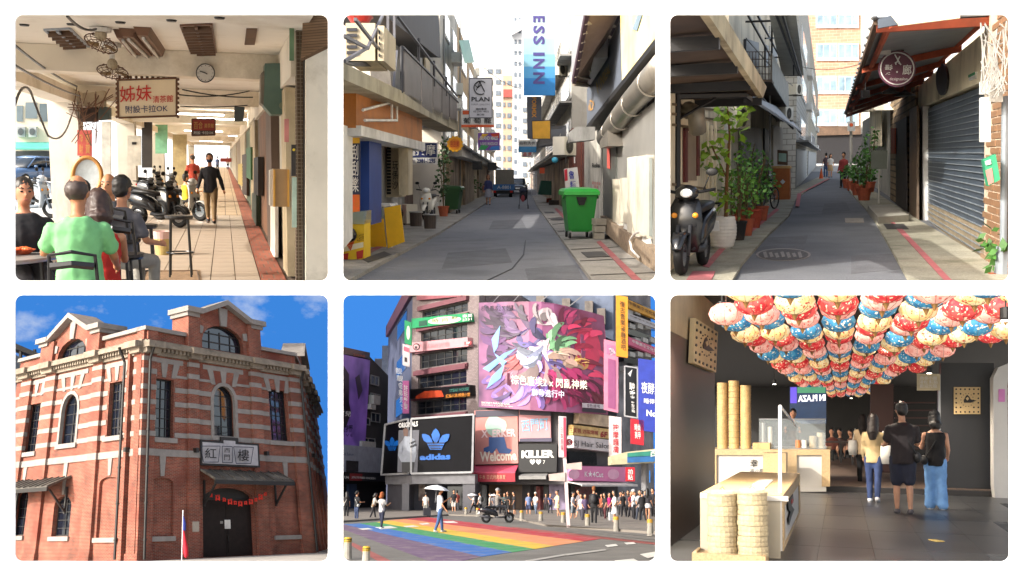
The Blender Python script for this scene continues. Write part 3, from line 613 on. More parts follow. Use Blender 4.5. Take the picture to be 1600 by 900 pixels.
  # the door: two leaves, arched head, notice and handles
def leafd(u0,u1):
 mb=MB();FC.box(mb,u0,u1,.05,door[3]-.8,-.5,-.36)
 for a,b in((.25,1.35),(1.5,2.5)):FC.box(mb,u0+.12,u1-.12,a,b,-.36,-.33)
 return part('door',mb,darkwood,hall)
um=(door[0]+door[1])/2;d1=leafd(door[0],um-.012);d2=leafd(um+.012,door[1])
mb=MB();FC.box(mb,um+.1,um+.14,1.0,1.35,-.33,-.27);part('handle',mb,iron,d2)
mb=MB();FC.box(mb,*FC.rect(356,812,365,826),-.327,-.315);part('notice',mb,mat('paper white','#d8d3cc',rough=.9),d2)
mb=MB();FC.box(mb,*FC.rect(349,814,353,818),-.327,-.3);part('lock',mb,stone,d1)
mb=MB();FC.poly(mb,[(door[0],door[3]-.8)]+[q for q in arch(door[0],door[1],0,door[3],.75)[2:]],-.5,-.38);part('fanlight',mb,iron,hall)
# pilasters
def pil(F,px0,px1,py,w=.22,u=None):
 u0,u1=u or(F.u(px0,py),F.u(px1,py));mb=MB();F.box(mb,u0,u1,.0,zt,-.05,w);F.box(mb,u0-.06,u1+.06,0,.45,-.04,w+.07)
 o=part('pilaster',mb,brick,hall)
 for a,b in bands+[ledge]:st=MB();F.box(st,u0-.03,u1+.03,a,b,-.04,w+.035);part('stone_band',st,stone,o)
 return u0,u1
pC=[pil(FC,0,0,0,u=(-.25,FC.u(236,780))),pil(FC,292,309,780),pil(FC,398,415,780),pil(FC,0,0,0,u=(FC.len-1.0,FC.len+.1))]
pL=[pil(FL,134,150,780),pil(FL,52,69,780),pil(FL,10,26,790),pil(FL,0,0,0,u=(FL.len-1.0,FL.len+.1))]
pR=[pil(FR,0,0,0,u=(4*i+1.2,4*i+2.4))for i in range(5)]
# stone bands on the wall between window and pilaster, ledge, keystones
def gaps(F,holes,spans,a,b):
 ev=sorted([(r[0]-.0,r[1]+.0)for r in holes if r[2]<b and r[3]>a]);o=[];u=0
 for x0,x1 in ev:
  if x0>u:o.append((u,x0))
  u=x1
 o.append((u,F.len));return o
for F,ws in((FC,WC),(FL,WL)):
 def sb(u0,u1,a,b,t0,t1,nm='stone_band'):q=MB();F.box(q,u0,u1,a,b,t0,t1);part(nm,q,stone,hall)
 for i,(a,b)in enumerate(bands):
  if i==0:continue
  if i==1:a,b=a-.05,a+.12
  for u0,u1 in gaps(F,[(r[0]-.1,r[1]+.1,r[2],r[3]+.2)for r,e in ws],0,a,b):
   cut=sorted([u0,u1]+[(p[0]+p[1])/2 for p in(pC if F is FC else pL)if u0<(p[0]+p[1])/2<u1])
   for q0,q1 in zip(cut,cut[1:]):sb(q0,q1,a,b,-.02,.05)
 for r,e in ws:
  c=(r[0]+r[1])/2;w=(r[1]-r[0])/2;za,zb=bands[1][0]-(.15 if e else.1),bands[0][0]+.12
  for dx,w0,w1 in((0,.14,.3),(-.95,.18,.26),(.95,.18,.26)):
   mb=MB();F.poly(mb,[(c+dx*w-w0,za),(c+dx*w+w0,za),(c+dx*w*1.35+w1,zb),(c+dx*w*1.35-w1,zb)],-.02,.06);part('lintel_stone',mb,stone,hall)
  sb(c-w*1.9,c+w*1.9,zb-.12,zb+.18,-.02,.055,'lintel_stone');sb(r[0]-.25,r[1]+.25,r[2]-.3,r[2],-.3,.16,'sill')
  if e:
   mb=MB();F.holed(mb,arch(r[0]-.22,r[1]+.22,r[2],r[3]+.22,(r[1]-r[0])/2+.2),[arch(r[0]+.02,r[1]-.02,r[2]+.02,r[3]-.02,(r[1]-r[0])/2)],-.2,.075);part('stone_surround',mb,stone,hall)
 sb(0,F.len,*ledge,-.02,.09)
 for r in(niC if F is FC else niL)+[q for q,e in(WL2 if F is FL else[])]:
  c=(r[0]+r[1])/2;mb=MB();F.poly(mb,[(c-.13,r[3]+.08),(c+.13,r[3]+.08),(c+.24,ledge[0]+.01),(c-.24,ledge[0]+.01)],-.02,.07);part('keystone',mb,stone,hall)
  mb=MB();F.box(mb,r[0]-.2,r[1]+.1,r[2]-.3,r[2]-.01,-.35,.14);part('sill',mb,stone,hall)
for a,b in bands[1:]+[ledge]:mb=MB();FR.box(mb,0,FR.len,a,b,-.02,.08);part('stone_band',mb,stone,hall)
for i in range(5):mb=MB();FR.box(mb,4*i+2.9,4*i+4.6,bands[5][0]-.3,bands[1][0],-.03,.02);part('window',mb,glassd,hall)
PH=FC.z(250,519)-zt
# cornice with dentils, parapet and coping
for F,ps in((FC,pC),(FL,pL),(FR,pR)):
 e=.3;mb=MB();F.box(mb,-e,F.len+e,zt-.25,zt,-.1,.2);F.box(mb,-e,F.len+e,zt+.18,zt+.42,-.5,.75);F.box(mb,-e,F.len+e,zt,zt+.18,-.3,.32);F.box(mb,-e,F.len+e,zt+.42,zt+.6,-.6,.5)
 for u0,u1 in ps:F.box(mb,u0-.15,u1+.15,zt+.1,zt+.5,.2,.98);F.box(mb,u0-.05,u1+.05,zt-.2,zt+.1,.1,.6)
 part('cornice',mb,stone2,hall);mb=MB();u=.1
 while u<F.len:F.box(mb,u,u+.16,zt-.05,zt+.18,.19,.5);u+=.34
 part('dentil',mb,stone2,hall,kind='stuff')
 dn={FC:(FC.u(290,525),FC.u(402,525)),FL:(FL.u(72,540),FL.u(161,540))}.get(F)
 for ua,ub in([(-.1,dn[0]),(dn[1],F.len+.1)]if dn else[(-.1,F.len+.1)]):
  mb=MB();F.box(mb,ua,ub,zt+.6,zt+PH,-.9,-.1);part('parapet',mb,brick,hall)
  mb=MB();F.box(mb,ua-.05,ub+.05,zt+PH,zt+PH+.25,-1.1,.15);part('coping',mb,stone,hall)
def dormer(F,px,py):
 l,r,pk,wl,wr_=px;z0=zt+.6;zb=F.z((wl+wr_)/2,py[4]);u0,u1=F.u(l,py[0]),F.u(r,py[0]);up_,zp=F.uz(pk,py[1]);ze=F.z((l+r)/2,py[2]);a0,a1=F.u(wl,py[0]),F.u(wr_,py[0]);zw=F.z((wl+wr_)/2,py[3])
 um=(u0+u1)/2;mb=MB();F.holed(mb,[(u0,z0),(u1,z0),(u1,ze),(um,zp-.35),(u0,ze)],[arch(a0,a1,zb,zw,(a1-a0)*.28)],-1.6,.12)
 for a,b in((u0-.02,a0-.35),(a1+.35,u1+.02)):F.box(mb,a,b,z0,ze,-.1,.36)
 d=part('dormer',mb,brick,hall);mb=MB();q=.34
 sh=.22*(u1-u0)
 for sg,ue in((-1,u0),(1,u1)):
  F.poly(mb,[(ue+sg*.35,ze),(ue+sg*.35,ze+q),(ue-sg*sh*.7,ze+q),(ue-sg*sh*.7,ze)],-1.7,.75)
  F.poly(mb,[(ue-sg*sh*.7+sg*.02,ze+.0),(ue-sg*sh*.7+sg*.02,ze+q),(um,zp),(um,zp-q)],-1.7,.7)
  F.poly(mb,[(ue+sg*.2,ze-.25),(ue+sg*.2,ze),(ue-sg*sh*.6,ze),(ue-sg*sh*.6,ze-.25)],-1.6,.5)
 part('gable_coping',mb,stone,d);mb=MB();c=(a0+a1)/2
 F.poly(mb,[(c-.28,zw-.02),(c+.28,zw-.02),(c+.42,zp-.55),(c-.42,zp-.55)],.0,.26)
 for sg,ua in((-1,a0),(1,a1)):F.poly(mb,[(ua+sg*.02,zw-.75),(ua+sg*.45,zw-.75),(ua+sg*.3,zw-.2),(ua-sg*.1,zw-.3)],0,.22)
 part('keystone',mb,stone,d);window_in(F,hall,(a0,a1,zb,zw),iron,glassd,(a1-a0)*.28,nx=4,nz=3,fw=.12,depth=.3,bars=.08)
dormer(FC,(290,402,347,314,378),(525,471,500,510,549));dormer(FL,(72,161,118,94,138),(540,491,527,530,566))
rd=[(1.2+4.2,9.0)];mb=MB();FR.poly(mb,[(3,zt+.6),(9,zt+.6),(9,zt+1.7),(6,zt+2.9),(3,zt+1.7)],-1.2,.1);part('dormer',mb,brick,hall)
mb=MB();FR.poly(mb,[(2.5,zt+1.7),(2.5,zt+2.0),(6,zt+3.3),(9.5,zt+2.0),(9.5,zt+1.7),(6,zt+2.9)],-1.3,.7);part('gable_coping',mb,stone,hall)
# slate hip of the roof behind, so the hall is closed from above
mb=MB();c=(A+B)/2+V((0,24,0));top=c+V((0,0,zt+3));e=[F.P(u,zt+.6,-.9)for F,u in((FL,0),(FL,FL.len),(FC,FC.len),(FR,FR.len))]
mb.add(e+[top],[(0,1,4),(1,2,4),(2,3,4)]);part('roof',mb,iron,hall)
# downpipes
for F,px0,px1,dy in((FL,188,200,.36),(FC,219,226,.42),(FC,489,459,.42)):
 u0=F.u(px0,860);mb=MB();mb.tube([F.P(u0,.1,dy),F.P(u0,zt-.6,dy),F.P(u0,zt-.2,dy+.2),F.P(u0,zt+.3,dy+.5)],.085,8)
 for z in(1.2,3.4,5.6,7.8):mb.tube([F.P(u0,z,dy),F.P(u0,z+.12,dy)],.12,8)
 part('downpipe',mb,iron,hall)
 # awnings on brackets
def awning(F,r,drop,outn,seams,cat_):
 u0,u1,z0,z1=r;mb=MB();th=.09
 mb.prism([F.P(u0,z1,.05),F.P(u1,z1,.05),F.P(u1,z0,outn),F.P(u0,z0,outn)],[F.P(u0,z1-th,.05),F.P(u1,z1-th,.05),F.P(u1,z0-th,outn),F.P(u0,z0-th,outn)])
 aw=part('awning',mb,rooft,hall)
 for i in range(seams+1):
  u=u0+(u1-u0)*i/seams;q=MB();q.prism([F.P(u-.03,z1+.07,.05),F.P(u+.03,z1+.07,.05),F.P(u+.03,z0+.07,outn),F.P(u-.03,z0+.07,outn)],[F.P(u-.03,z1,.05),F.P(u+.03,z1,.05),F.P(u+.03,z0,outn),F.P(u-.03,z0,outn)]);part('seam',q,rooft,aw)
 q=MB();F.box(q,u0-.05,u1+.05,z0-.3,z0-.05,outn-.1,outn+.04);part('fascia',q,iron,aw)
 for u in(u0+.35,u1-.35):
  q=MB();q.tube([F.P(u,z0-drop,.12),F.P(u,z0-.2,outn-.4)],.085,5);q.tube([F.P(u,z0-drop-.15,.1),F.P(u,z0,.1)],.085,5);part('bracket',q,iron,aw)
ua,ub=FC.u(311,745),FC.u(433,745);awning(FC,(ua,ub,FC.z(380,752),FC.z(370,735)),1.5,1.7,8,'')
ua,ub=FL.u(28,760),FL.u(112,750);awning(FL,(ua,ub,FL.z(50,765),FL.z(100,745)),1.6,1.7,9,'')
# the name board
pr=FC.rect(309,691,401,729);mb=MB();FC.box(mb,*pr,.05,.3);tb=FC.rect(341,685,368,692);FC.box(mb,tb[0],tb[1],pr[3],tb[3]+.05,.05,.3);sg=part('name_board',mb,iron,hall)
pr=FC.rect(312,694,398,726);mb=MB();FC.box(mb,*pr,.3,.33);tb=FC.rect(345,689,363,695);FC.box(mb,tb[0],tb[1],pr[3],tb[3],.3,.33);part('panel',mb,mat('pale board','#b3aeb0',rough=.7),sg)
SGP=(FC.n,FC.n.dot(FC.o)+.345);ink=mat('black ink','#15110f',rough=.6)
def sp(x0,y0,x1,y1):return[(x0,y0),(x1,y0+(x1-x0)*.035),(x1,y1+(x1-x0)*.035),(x0,y1)]
letters('lettering','紅',SGP,sp(320,700,338,716),ink,sg,bold=.02);letters('lettering','西',SGP,sp(350,700,359,707),ink,sg,bold=.02);letters('lettering','門',SGP,sp(350,710,359,719),ink,sg,bold=.02);letters('lettering','樓',SGP,sp(371,702,389,720),ink,sg,bold=.02)
mb=MB()
for q in([(314,697),(344,697),(341,722),(318,722)],[(347,697),(363,698),(363,723),(348,723)],[(365,698),(396,699),(392,724),(369,724)]):
 for i in range(4):mb.tube([pt(SGP,*q[i],.02),pt(SGP,*q[(i+1)%4],.02)],.03,4)
part('panel_border',mb,mat('navy line','#23283a',rough=.6),sg)
for x,y in((301,704),(411,709),(486,712),(206,703)):
 F=FL if x<216 else FC;u,z=F.uz(x,y);mb=MB();F.box(mb,u-.12,u+.12,z-.14,z+.14,.2,.55);part('wall_lamp',mb,iron,hall)
mb=MB();FC.box(mb,*FC.rect(297,815,307,831),.22,.27);part('plaque',mb,mat('brass grey plate','#a09384',rough=.4),hall)
# red paper bunting over the door
bun=thing('bunting','red paper-cut bunting strung in a curve across the dark arched door','bunting',FC.P(um,2.6,.4))
xs=[(322,774),(340,780),(355,785),(368,787),(382,785),(395,780),(407,772)];cord=MB();cord.tube([FC.P(*FC.uz(x,y-3),.5)for x,y in xs],.02,4);part('cord',cord,iron,bun)
redp=mat('red paper','#d8301f',rough=.8);import itertools
for i in range(11):
 t=i/10;j=min(5,int(t*6));f=t*6-j;x=xs[j][0]+(xs[j+1][0]-xs[j][0])*f;y=xs[j][1]+(xs[j+1][1]-xs[j][1])*f
 u,z=FC.uz(x,y);mb=MB();sz=.17 if i%2 else.12
 FC.holed(mb,[(u-sz,z-sz*1.2),(u,z-sz*.8),(u+sz,z-sz*1.2),(u+sz,z+sz),(u-sz,z+sz)],[[(u-sz*.4,z-sz*.4),(u+sz*.4,z-sz*.4),(u+sz*.4,z+sz*.4),(u-sz*.4,z+sz*.4)]],.47,.5);part('pennant',mb,redp,bun)
 # flag on a pole beside the door
g=on_ground(285,876);yy=g.y;FP=PY(yy);fl=thing('flag','furled red and blue flag on a white pole standing before the brick wall','flag',g)
mb=MB();mb.tube([pt(FP,284,876),pt(FP,286,797)],.035,6);part('pole',mb,mat('white pole','#c8c8c8',rough=.4),fl)
mb=MB();pts=[(286,826,1),(288,840,2.4),(290,856,4),(291,868,3.5),(290,872,.6)]
mb.tube([pt(FP,a,b)for a,b,c in pts],[c/27 for a,b,c in pts],9);mb.smooth=True;part('cloth',mb,mat('red flag cloth','#c81e30',rough=.8,var=.2,sc=5),fl)
mb=MB();mb.tube([pt(FP,286.5,806),pt(FP,288,818),pt(FP,288,829)],[.03,.1,.1],9);part('canton',mb,mat('blue flag cloth','#22307c',rough=.8),fl)
# paving in front and sky behind
mb=MB();P=[on_ground(x,y)for x,y in((8,885),(526,885))]+[V((on_ground(526,850).x,120,-1.7)),V((on_ground(8,850).x,120,-1.7))]
P=[on_ground(4,890),on_ground(530,890),on_ground(530,845),on_ground(4,845)]
mb.ext(P,(0,0,-.2));structure('hall_pavement',mb,mat('pale paving','#a8a29a',var=.12,sc=.6,rough=.9,bump=.2,grime='#8a857e'))
# neighbour roof edge at the far left
F2=PY(95);mb=MB();mb.poly(F2,[(14,532),(63,553),(63,560),(14,541)],-3,0);nb=thing('roof_canopy','dark flat metal canopy edge rising beyond the brick hall','canopy',at(20,700,96))
part('roof_slab',mb,iron,nb);mb=MB();mb.poly(F2,[(14,548),(36,560),(36,700),(14,700)],-3,-.5);part('wall',mb,mat('dark blue cladding','#27303c',rough=.4),nb)
for x in(32,54):mb=MB();mb.tube([at(x,546,95.5),at(x,575,95.5)],.15,5);part('strut',mb,iron,nb)
mb=MB();mb.poly(F2,[(36,562),(60,568),(60,700),(36,700)],-3,-.6);part('cladding',mb,mat('pale blue cladding','#9fb0c4',rough=.5),nb)
def sky_sheet(y,px0,px1,py0,py1,m):
 mb=MB();mb.ext([at(px0,py1,y),at(px1,py1,y),at(px1,py0,y),at(px0,py0,y)],(0,.5,0));return structure('sky',mb,m)
def sky_mat(key,top,cloud,lo,hi,sc,st,seed=0):
 m=bpy.data.materials.new(key);m.use_nodes=True;N=m.node_tree.nodes;L=m.node_tree.links;N.remove(N['Principled BSDF']);e=N.new('ShaderNodeEmission');q=1/S.size
 tc=N.new('ShaderNodeTexCoord');mp=N.new('ShaderNodeMapping');mp.inputs['Location'].default_value=(seed,0,seed*.7);mp.inputs['Scale'].default_value=(1,1,1.5);nz=N.new('ShaderNodeTexNoise');nz.inputs['Scale'].default_value=sc*q;nz.inputs['Detail'].default_value=8;nz.inputs['Roughness'].default_value=.6
 L.new(tc.outputs['Object'],mp.inputs[0]);L.new(mp.outputs[0],nz.inputs[0]);r=N.new('ShaderNodeMapRange');r.inputs[1].default_value=lo;r.inputs[2].default_value=hi;L.new(nz.outputs[0],r.inputs[0])
 mx=N.new('ShaderNodeMix');mx.data_type='RGBA';mx.inputs[6].default_value=(*lin(top),1);mx.inputs[7].default_value=(*lin(cloud),1);L.new(r.outputs[0],mx.inputs[0]);L.new(mx.outputs[2],e.inputs[0]);e.inputs[1].default_value=st;L.new(e.outputs[0],N['Material Output'].inputs[0]);return m
sky_sheet(130,6,530,440,848,sky_mat('blue sky','#3d86dd','#e8eef5',.57,.74,.05,.38,5.1))
# ================================================================== set: the crossing with the rainbow paving
use(S5)
asph=mat('sunlit asphalt','#625f5a',var=.18,sc=.8,rough=.92,bump=.3,grime='#4f4c48',col2='#686560')
pave=mat('paving slabs','#787169',var=.12,sc=.7,rough=.9,bump=.25,grime='#625c56')
gl5=mat('shop glass dark','#1a1e26',rough=.06,spec=.8,var=.5,sc=.5);drk=mat('dark recess','#131214',rough=.7);wht=mat('white print','#e4e2de',rough=.7);blk=mat('black sign face','#0e0e11',rough=.35);gry5=mat('grey cladding','#6f6f74',rough=.6)
def gp(pix,h=0.0):return[on_ground(x,y,h)for x,y in pix]
mb=MB();mb.ext([on_ground(526,886),on_ground(1036,886),on_ground(1036,780),on_ground(526,780)],(0,0,-.3));structure('road',mb,asph)
mb=MB();mb.ext(gp([(528,817),(700,806),(790,808),(850,822),(1036,836),(1036,780),(526,780),(526,800)],.0),(0,0,.1));structure('pavement',mb,pave)
for i in range(7):
 y=806+i*4.2;mb=MB();mb.ext(gp([(800+i*16,y),(1034,y+9+i),(1034,y+9.6+i),(800+i*16,y+.6)],.1),(0,0,.004));
 structure('paving_joint',mb,mat('joint grey','#6d6761',rough=.95))
 # rainbow bands, each painted sheet a piece of the road
RB=[('red','#b8202c',[(700,811),(668,808),(640,809),(936,847),(905,848)]),]
cols=[('red','#a81c2a'),('orange','#d08450'),('yellow','#cba825'),('green','#27854a'),('blue','#125ca4'),('violet','#5d4662')]
NW,NE,SE,SW=(652,810),(938,843),(712,884),(533,817)
# band edges: on the far-left rim from N to W and on the near-right rim from E to S
left=[(668,808),(632,811),(606,813),(588,816),(562,818),(536,819),(520,821)]
right=[(938,842),(912,846),(866,853),(836,858),(800,863),(752,870),(690,884)]
for i,(nm,c)in enumerate(cols):
 mb=MB();mb.ext(gp([left[i],right[i],right[i+1],left[i+1]],.004),(0,0,.004));o=solo('rainbow_band',None,None,mb,mat('road paint '+nm,c,var=.2,sc=1.2,rough=.75,grime='#8a8078',gsc=1.6),kind='structure')
for q in([(560,826),(575,825),(583,827),(567,828)],[(586,824),(610,822),(622,825),(596,827)],[(630,822),(646,821),(655,823),(636,824)],[(690,815),(708,814),(716,817),(698,817)],[(655,818),(668,817),(672,819),(660,820)],[(945,852),(962,850),(966,853),(950,855)],[(975,848),(990,847),(994,850),(980,851)],[(1000,866),(1024,862),(1034,868),(1012,872)],[(960,876),(990,873),(1003,880),(970,884)]):
 mb=MB();mb.ext(gp(q,.012),(0,0,.004));structure('road_marking',mb,mat('road white','#c9c6bf',var=.2,sc=3,rough=.8))
for a,b in(((820,876),(880,866)),((880,866),(945,858))):mb=MB();mb.ext(gp([a,b,(b[0]+4,b[1]+2),(a[0]+6,a[1]+2)],.012),(0,0,.004));structure('road_marking',mb,mat('worn white','#9b9892',rough=.85))
for q in([(545,850),(552,848),(612,877),(596,880)],[(800,823),(846,828),(1034,849),(1034,852),(846,831),(800,825)]):
 mb=MB();mb.ext(gp(q,.012),(0,0,.004));structure('kerb_line',mb,mat('red kerb paint','#8f4a44',var=.25,sc=3,rough=.85))
 # -------------------------------------------------- buildings: (all on facades that stand on the ground)
def bld(label,name='building',base=None):return thing(name,label,'building',base)
K5=1.24
def foot5(px,y):p=at(px,790,y*K5);p.z=-1.75;return p
# dark block at far left
F1=Fac(foot5(526,66),foot5(603,74));b1=bld('dark left-hand block with a purple poster, window air conditioners and a red shop fascia',base=foot5(560,70))
mb=MB();h1=F1.z(570,552);F1.poly(mb,[(0,0),(F1.len,0),(F1.len,F1.z(600,585)),(F1.u(576,600),F1.z(576,556)),(0,F1.z(528,541))],-8,0);part('wall',mb,mat('dark concrete','#3a3736',var=.25,sc=.5,rough=.85),b1)
for r in((577,587,590,602),(577,615,592,628),(562,652,576,664),(578,645,592,660),(562,684,584,696)):
 rr=F1.rect(*r);window_in(F1,b1,rr,mat('window frame grey','#8a8a88',rough=.5),gl5,0,nx=2,nz=1,depth=-.12,fw=.08)
for r in((575,618,585,632),(556,690,578,700),(570,632,578,640)):mb=MB();F1.box(mb,*F1.rect(*r),.05,.55);part('window_air_conditioner',mb,mat('ac white','#b9b7b0',rough=.5),b1)
mb=MB();F1.box(mb,*F1.rect(526,698,590,738),.02,.7);part('upper_shopfront',mb,mat('pale grey shopfront','#9fa3ae',rough=.5),b1)
mb=MB();F1.box(mb,*F1.rect(528,720,547,737),.7,.74);part('shop_window',mb,gl5,b1)
mb=MB();F1.box(mb,*F1.rect(526,739,598,752),.02,1.1);fs=part('fascia',mb,blk,b1);P1_=(F1.n,F1.n.dot(F1.o)+1.1)
letters('lettering','JOLLYS FRIED CHICKEN',P1_,[(549,744),(586,746),(586,750),(549,748)],wht,fs,off=.03,bold=.03);letters('lettering','OU UN',P1_,[(528,743),(544,744),(544,748),(528,747)],wht,fs,off=.05,bold=.03)
mb=MB();F1.box(mb,*F1.rect(526,740,546,751),1.1,1.12);part('red_panel',mb,mat('fascia red','#8c1f22',rough=.5),fs)
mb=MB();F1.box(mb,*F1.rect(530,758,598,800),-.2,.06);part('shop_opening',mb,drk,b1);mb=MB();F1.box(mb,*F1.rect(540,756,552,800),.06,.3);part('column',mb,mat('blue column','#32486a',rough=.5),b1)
letters('lettering','Shoes Salon',(F1.n,F1.n.dot(F1.o)+.74),[(529,706),(552,708),(552,712),(529,711)],mat('navy print','#1d2a55',rough=.6),b1,off=.02)
# purple poster (plain abstract print)
pp=thing('poster_billboard','tall purple poster billboard hung on the dark left-hand block','billboard',F1.P(F1.u(545,640),6,.3));up=F1.rect(526,556,571,697)
mb=MB();F1.poly(mb,[F1.uz(526,553),F1.uz(573,563),F1.uz(565,700),F1.uz(526,698)],.1,.32);part('panel',mb,mat('poster violet','#6a4fb0',col2='#9a6fd0',var=.35,sc=.35,rough=.4,detail=2),pp);PPL=(F1.n,F1.n.dot(F1.o)+.32)
for pix,c in(([(526,575),(537,572),(545,585),(545,640),(526,640)],'#251c33'),([(527,580),(534,578),(537,590),(532,600),(527,598)],'#c9a9a4'),([(526,600),(540,604),(548,645),(540,668),(526,668)],'#191522'),([(555,590),(561,585),(566,610),(560,624)],'#2c2140')):
 mb=MB();mb.poly(PPL,pix,.01,.03);part('printed_shape',mb,mat('print '+c,c,var=.2,sc=1,rough=.5),pp)
letters('lettering','可兒',PPL,[(528,641),(548,643),(547,651),(528,649)],wht,pp,off=.06,bold=.02);letters('lettering','直播',PPL,[(528,664),(551,664),(550,675),(528,676)],mat('ink violet','#2d1c58',rough=.6),pp,off=.06,bold=.03);letters('lettering','L I V E',PPL,[(530,678),(550,678),(550,682),(530,682)],mat('ink violet','#2d1c58',rough=.6),pp,off=.06)
mb=MB();F1.poly(mb,[F1.uz(526,541),F1.uz(573,551),F1.uz(573,561),F1.uz(526,552)],.1,.3);o=part('header',mb,blk,pp);letters('lettering','2098',PPL,[(551,552),(570,555),(570,559),(551,556)],mat('dim red led','#a05030',rough=.5),o,off=.04)
# pale block between and blue-grey flank
mb=MB();Fb=Fac(foot5(585,110),foot5(615,110));Fb.box(mb,Fb.u(596,600),Fb.u(609,600),0,Fb.z(600,540),-6,0);nb5=solo('background_tower','pale tower block seen in the gap behind the dark block','building',mb,mat('pale tower','#a9b2c4',rough=.8))
mb=MB();Fb.box(mb,Fb.u(580,600),Fb.u(594,600),0,Fb.z(585,556),-6,-7+4);solo('rooftop_block','small cream rooftop block peeking above the dark block','building',mb,mat('cream tower','#b9ab9c',rough=.8))
# centre tower with ribbon windows
FT=Fac(foot5(640,72),foot5(747,66));FS=Fac(foot5(602,92),foot5(640,72));bt=bld('grey mosaic-tiled tower with ribbon windows between striped shop banners',base=foot5(690,70))
tile5=mat_brick('grey mosaic tile','#7d7070','#6d6062','#57504f',.24,.12,ms=.014,var=.12,bump=.2);zt5=FT.z(690,452)
wr5=[(660,479,731,494),(658,512,730,533),(656,548,730,571),(653,583,729,603),(650,623,729,645)]
mb=MB();hs=[]
for a,b,c,d in wr5:r=FT.rect(a,b,c,d);hs.append([(r[0],r[2]),(r[1],r[2]),(r[1],r[3]),(r[0],r[3])])
FT.holed(mb,[(0,FT.z(690,672)),(FT.len,FT.z(690,672)),(FT.len,zt5),(0,zt5)],hs,-.6,0);FT.box(mb,0,FT.len,0,zt5,-6,-.7);part('wall',mb,tile5,bt)
curt=mat('curtained window','#8f9296',var=.45,sc=1.2,rough=.25,spec=.7)
for i,q in enumerate(wr5):
 r=FT.rect(*q);window_in(FT,bt,r,mat('bronze frame','#4a4744',rough=.4),gl5,0,nx=6,nz=2,depth=.2,fw=.08)
 for j in range(6):
  if(i*5+j)%3!=1:mb=MB();w6=(r[1]-r[0])/6;FT.box(mb,r[0]+w6*j+.05,r[0]+w6*(j+1)-.05,r[2]+.1,r[3]-.1,-.245,-.222);part('curtain',mb,mat('curtain %d'%((i+j)%3),('#a9aaa8','#8795a8','#77797c')[(i+j)%3],var=.3,sc=2,rough=.4),bt)
 mb=MB();FT.box(mb,r[0]-.3,r[1]+.2,r[3]+.05,r[3]+.45,-.1,.35);part('canopy',mb,mat('maroon ledge','#6d3f48',rough=.6),bt)
 mb=MB();FT.box(mb,r[0]-.3,r[1]+.2,r[2]-.4,r[2]-.1,-.1,.2);part('sill',mb,mat('maroon ledge','#6d3f48',rough=.6),bt)
mb=MB();FS.box(mb,0,FS.len,0,zt5,-4,-.0);part('flank_wall',mb,mat('blue grey render','#4a5068',var=.1,sc=.4,rough=.8),bt)
mb=MB();FS.poly(mb,[(0,zt5),(FS.len,zt5),(FS.len,zt5+1.5),(0,zt5+1.2)],-3,.3);FT.box(mb,0,FT.len,zt5,zt5+1.5,-3,.3);part('parapet',mb,mat('maroon ledge','#6d3f48',rough=.6),bt)
for i in range(5):mb=MB();FS.box(mb,FS.len*.45,FS.len*.82,zt5-2-i*3.9,zt5-.3-i*3.9,-.1,.05);part('window',mb,gl5,bt)
def banner(label,F,q,m,texts,t=.5,name='sign_banner',cat='sign',back=.05,edge=None):
 uz=[F.uz(x,y)for x,y in q];mb=MB();F.poly(mb,uz,back,back+t);n=len(uz);T=thing(name,label,cat,F.P(sum(u for u,z in uz)/n,min(z for u,z in uz),back));part('panel',mb,m,T);pl=(F.n,F.n.dot(F.o)+back+t)
 if edge:
  mb=MB()
  for i in range(n):a,b=uz[i],uz[(i+1)%n];mb.tube([F.P(*a,back+t),F.P(*b,back+t)],.09,4)
  part('frame',mb,edge,T)
 for tx in texts:letters('lettering',tx[0],pl,tx[1],tx[2],T,off=.04,bold=tx[3]if len(tx)>3 else.02)
 return T,pl
def pshape(T,pl,pix,c,off=.01,name='printed_shape',rough=.5,**k):mb=MB();mb.poly(pl,pix,off,off+.02);return part(name,mb,mat('print '+c,c,var=k.get('var',.12),sc=k.get('sc',1.5),rough=rough),T)
G1=mat('green sign face','#0f8a55',rough=.5);pinkf=mat('pink sign face','#c98f96',rough=.6,var=.1)
T,pl=banner('green banner with an oval white name panel high on the tower',FT,[(651,499),(740,490),(742,503),(651,514)],G1,[])
o8=[(695+26*math.cos(t),500.5+5.6*math.sin(t)-2.2*math.cos(t))for t in[math.pi*j/10 for j in range(20)]];pshape(T,pl,o8,'#d9d6c4');letters('lettering','時 尚 髮',pl,[(676,498),(716,494),(716,501),(676,505)],mat('olive ink','#5c6a34',rough=.6),T,off=.05,bold=.03)
letters('lettering','專業\n2331',pl,[(723,492),(739,490),(739,500),(723,502)],wht,T,off=.05);pshape(T,pl,[(655,502),(667,500),(668,508),(655,510)],'#164a38')
T,pl=banner('pink banner with a round black face emblem on the tower',FT,[(643,537),(739,528),(740,542),(643,552)],pinkf,[('KINGSMAN BARBER',[(662,538),(703,534),(703,541),(662,545)],mat('faint rose print','#b5868c',rough=.7),.03)])
pshape(T,pl,[(651+5.5*math.cos(t),542+5.5*math.sin(t))for t in[math.pi*j/8 for j in range(16)]],'#2a2226');pshape(T,pl,[(651+4*math.cos(t),542+4*math.sin(t))for t in[math.pi*j/6 for j in range(12)]],'#d3a5a8',.035);pshape(T,pl,[(649,541),(653,541),(653,545),(649,545)],'#3a2c30',.06)
pshape(T,pl,[(726,534),(737,533),(737,538),(726,539)],'#a83a42');letters('lettering','5F',pl,[(729,534.5),(735,534),(735,537.5),(729,538)],wht,T,off=.06,bold=.03)
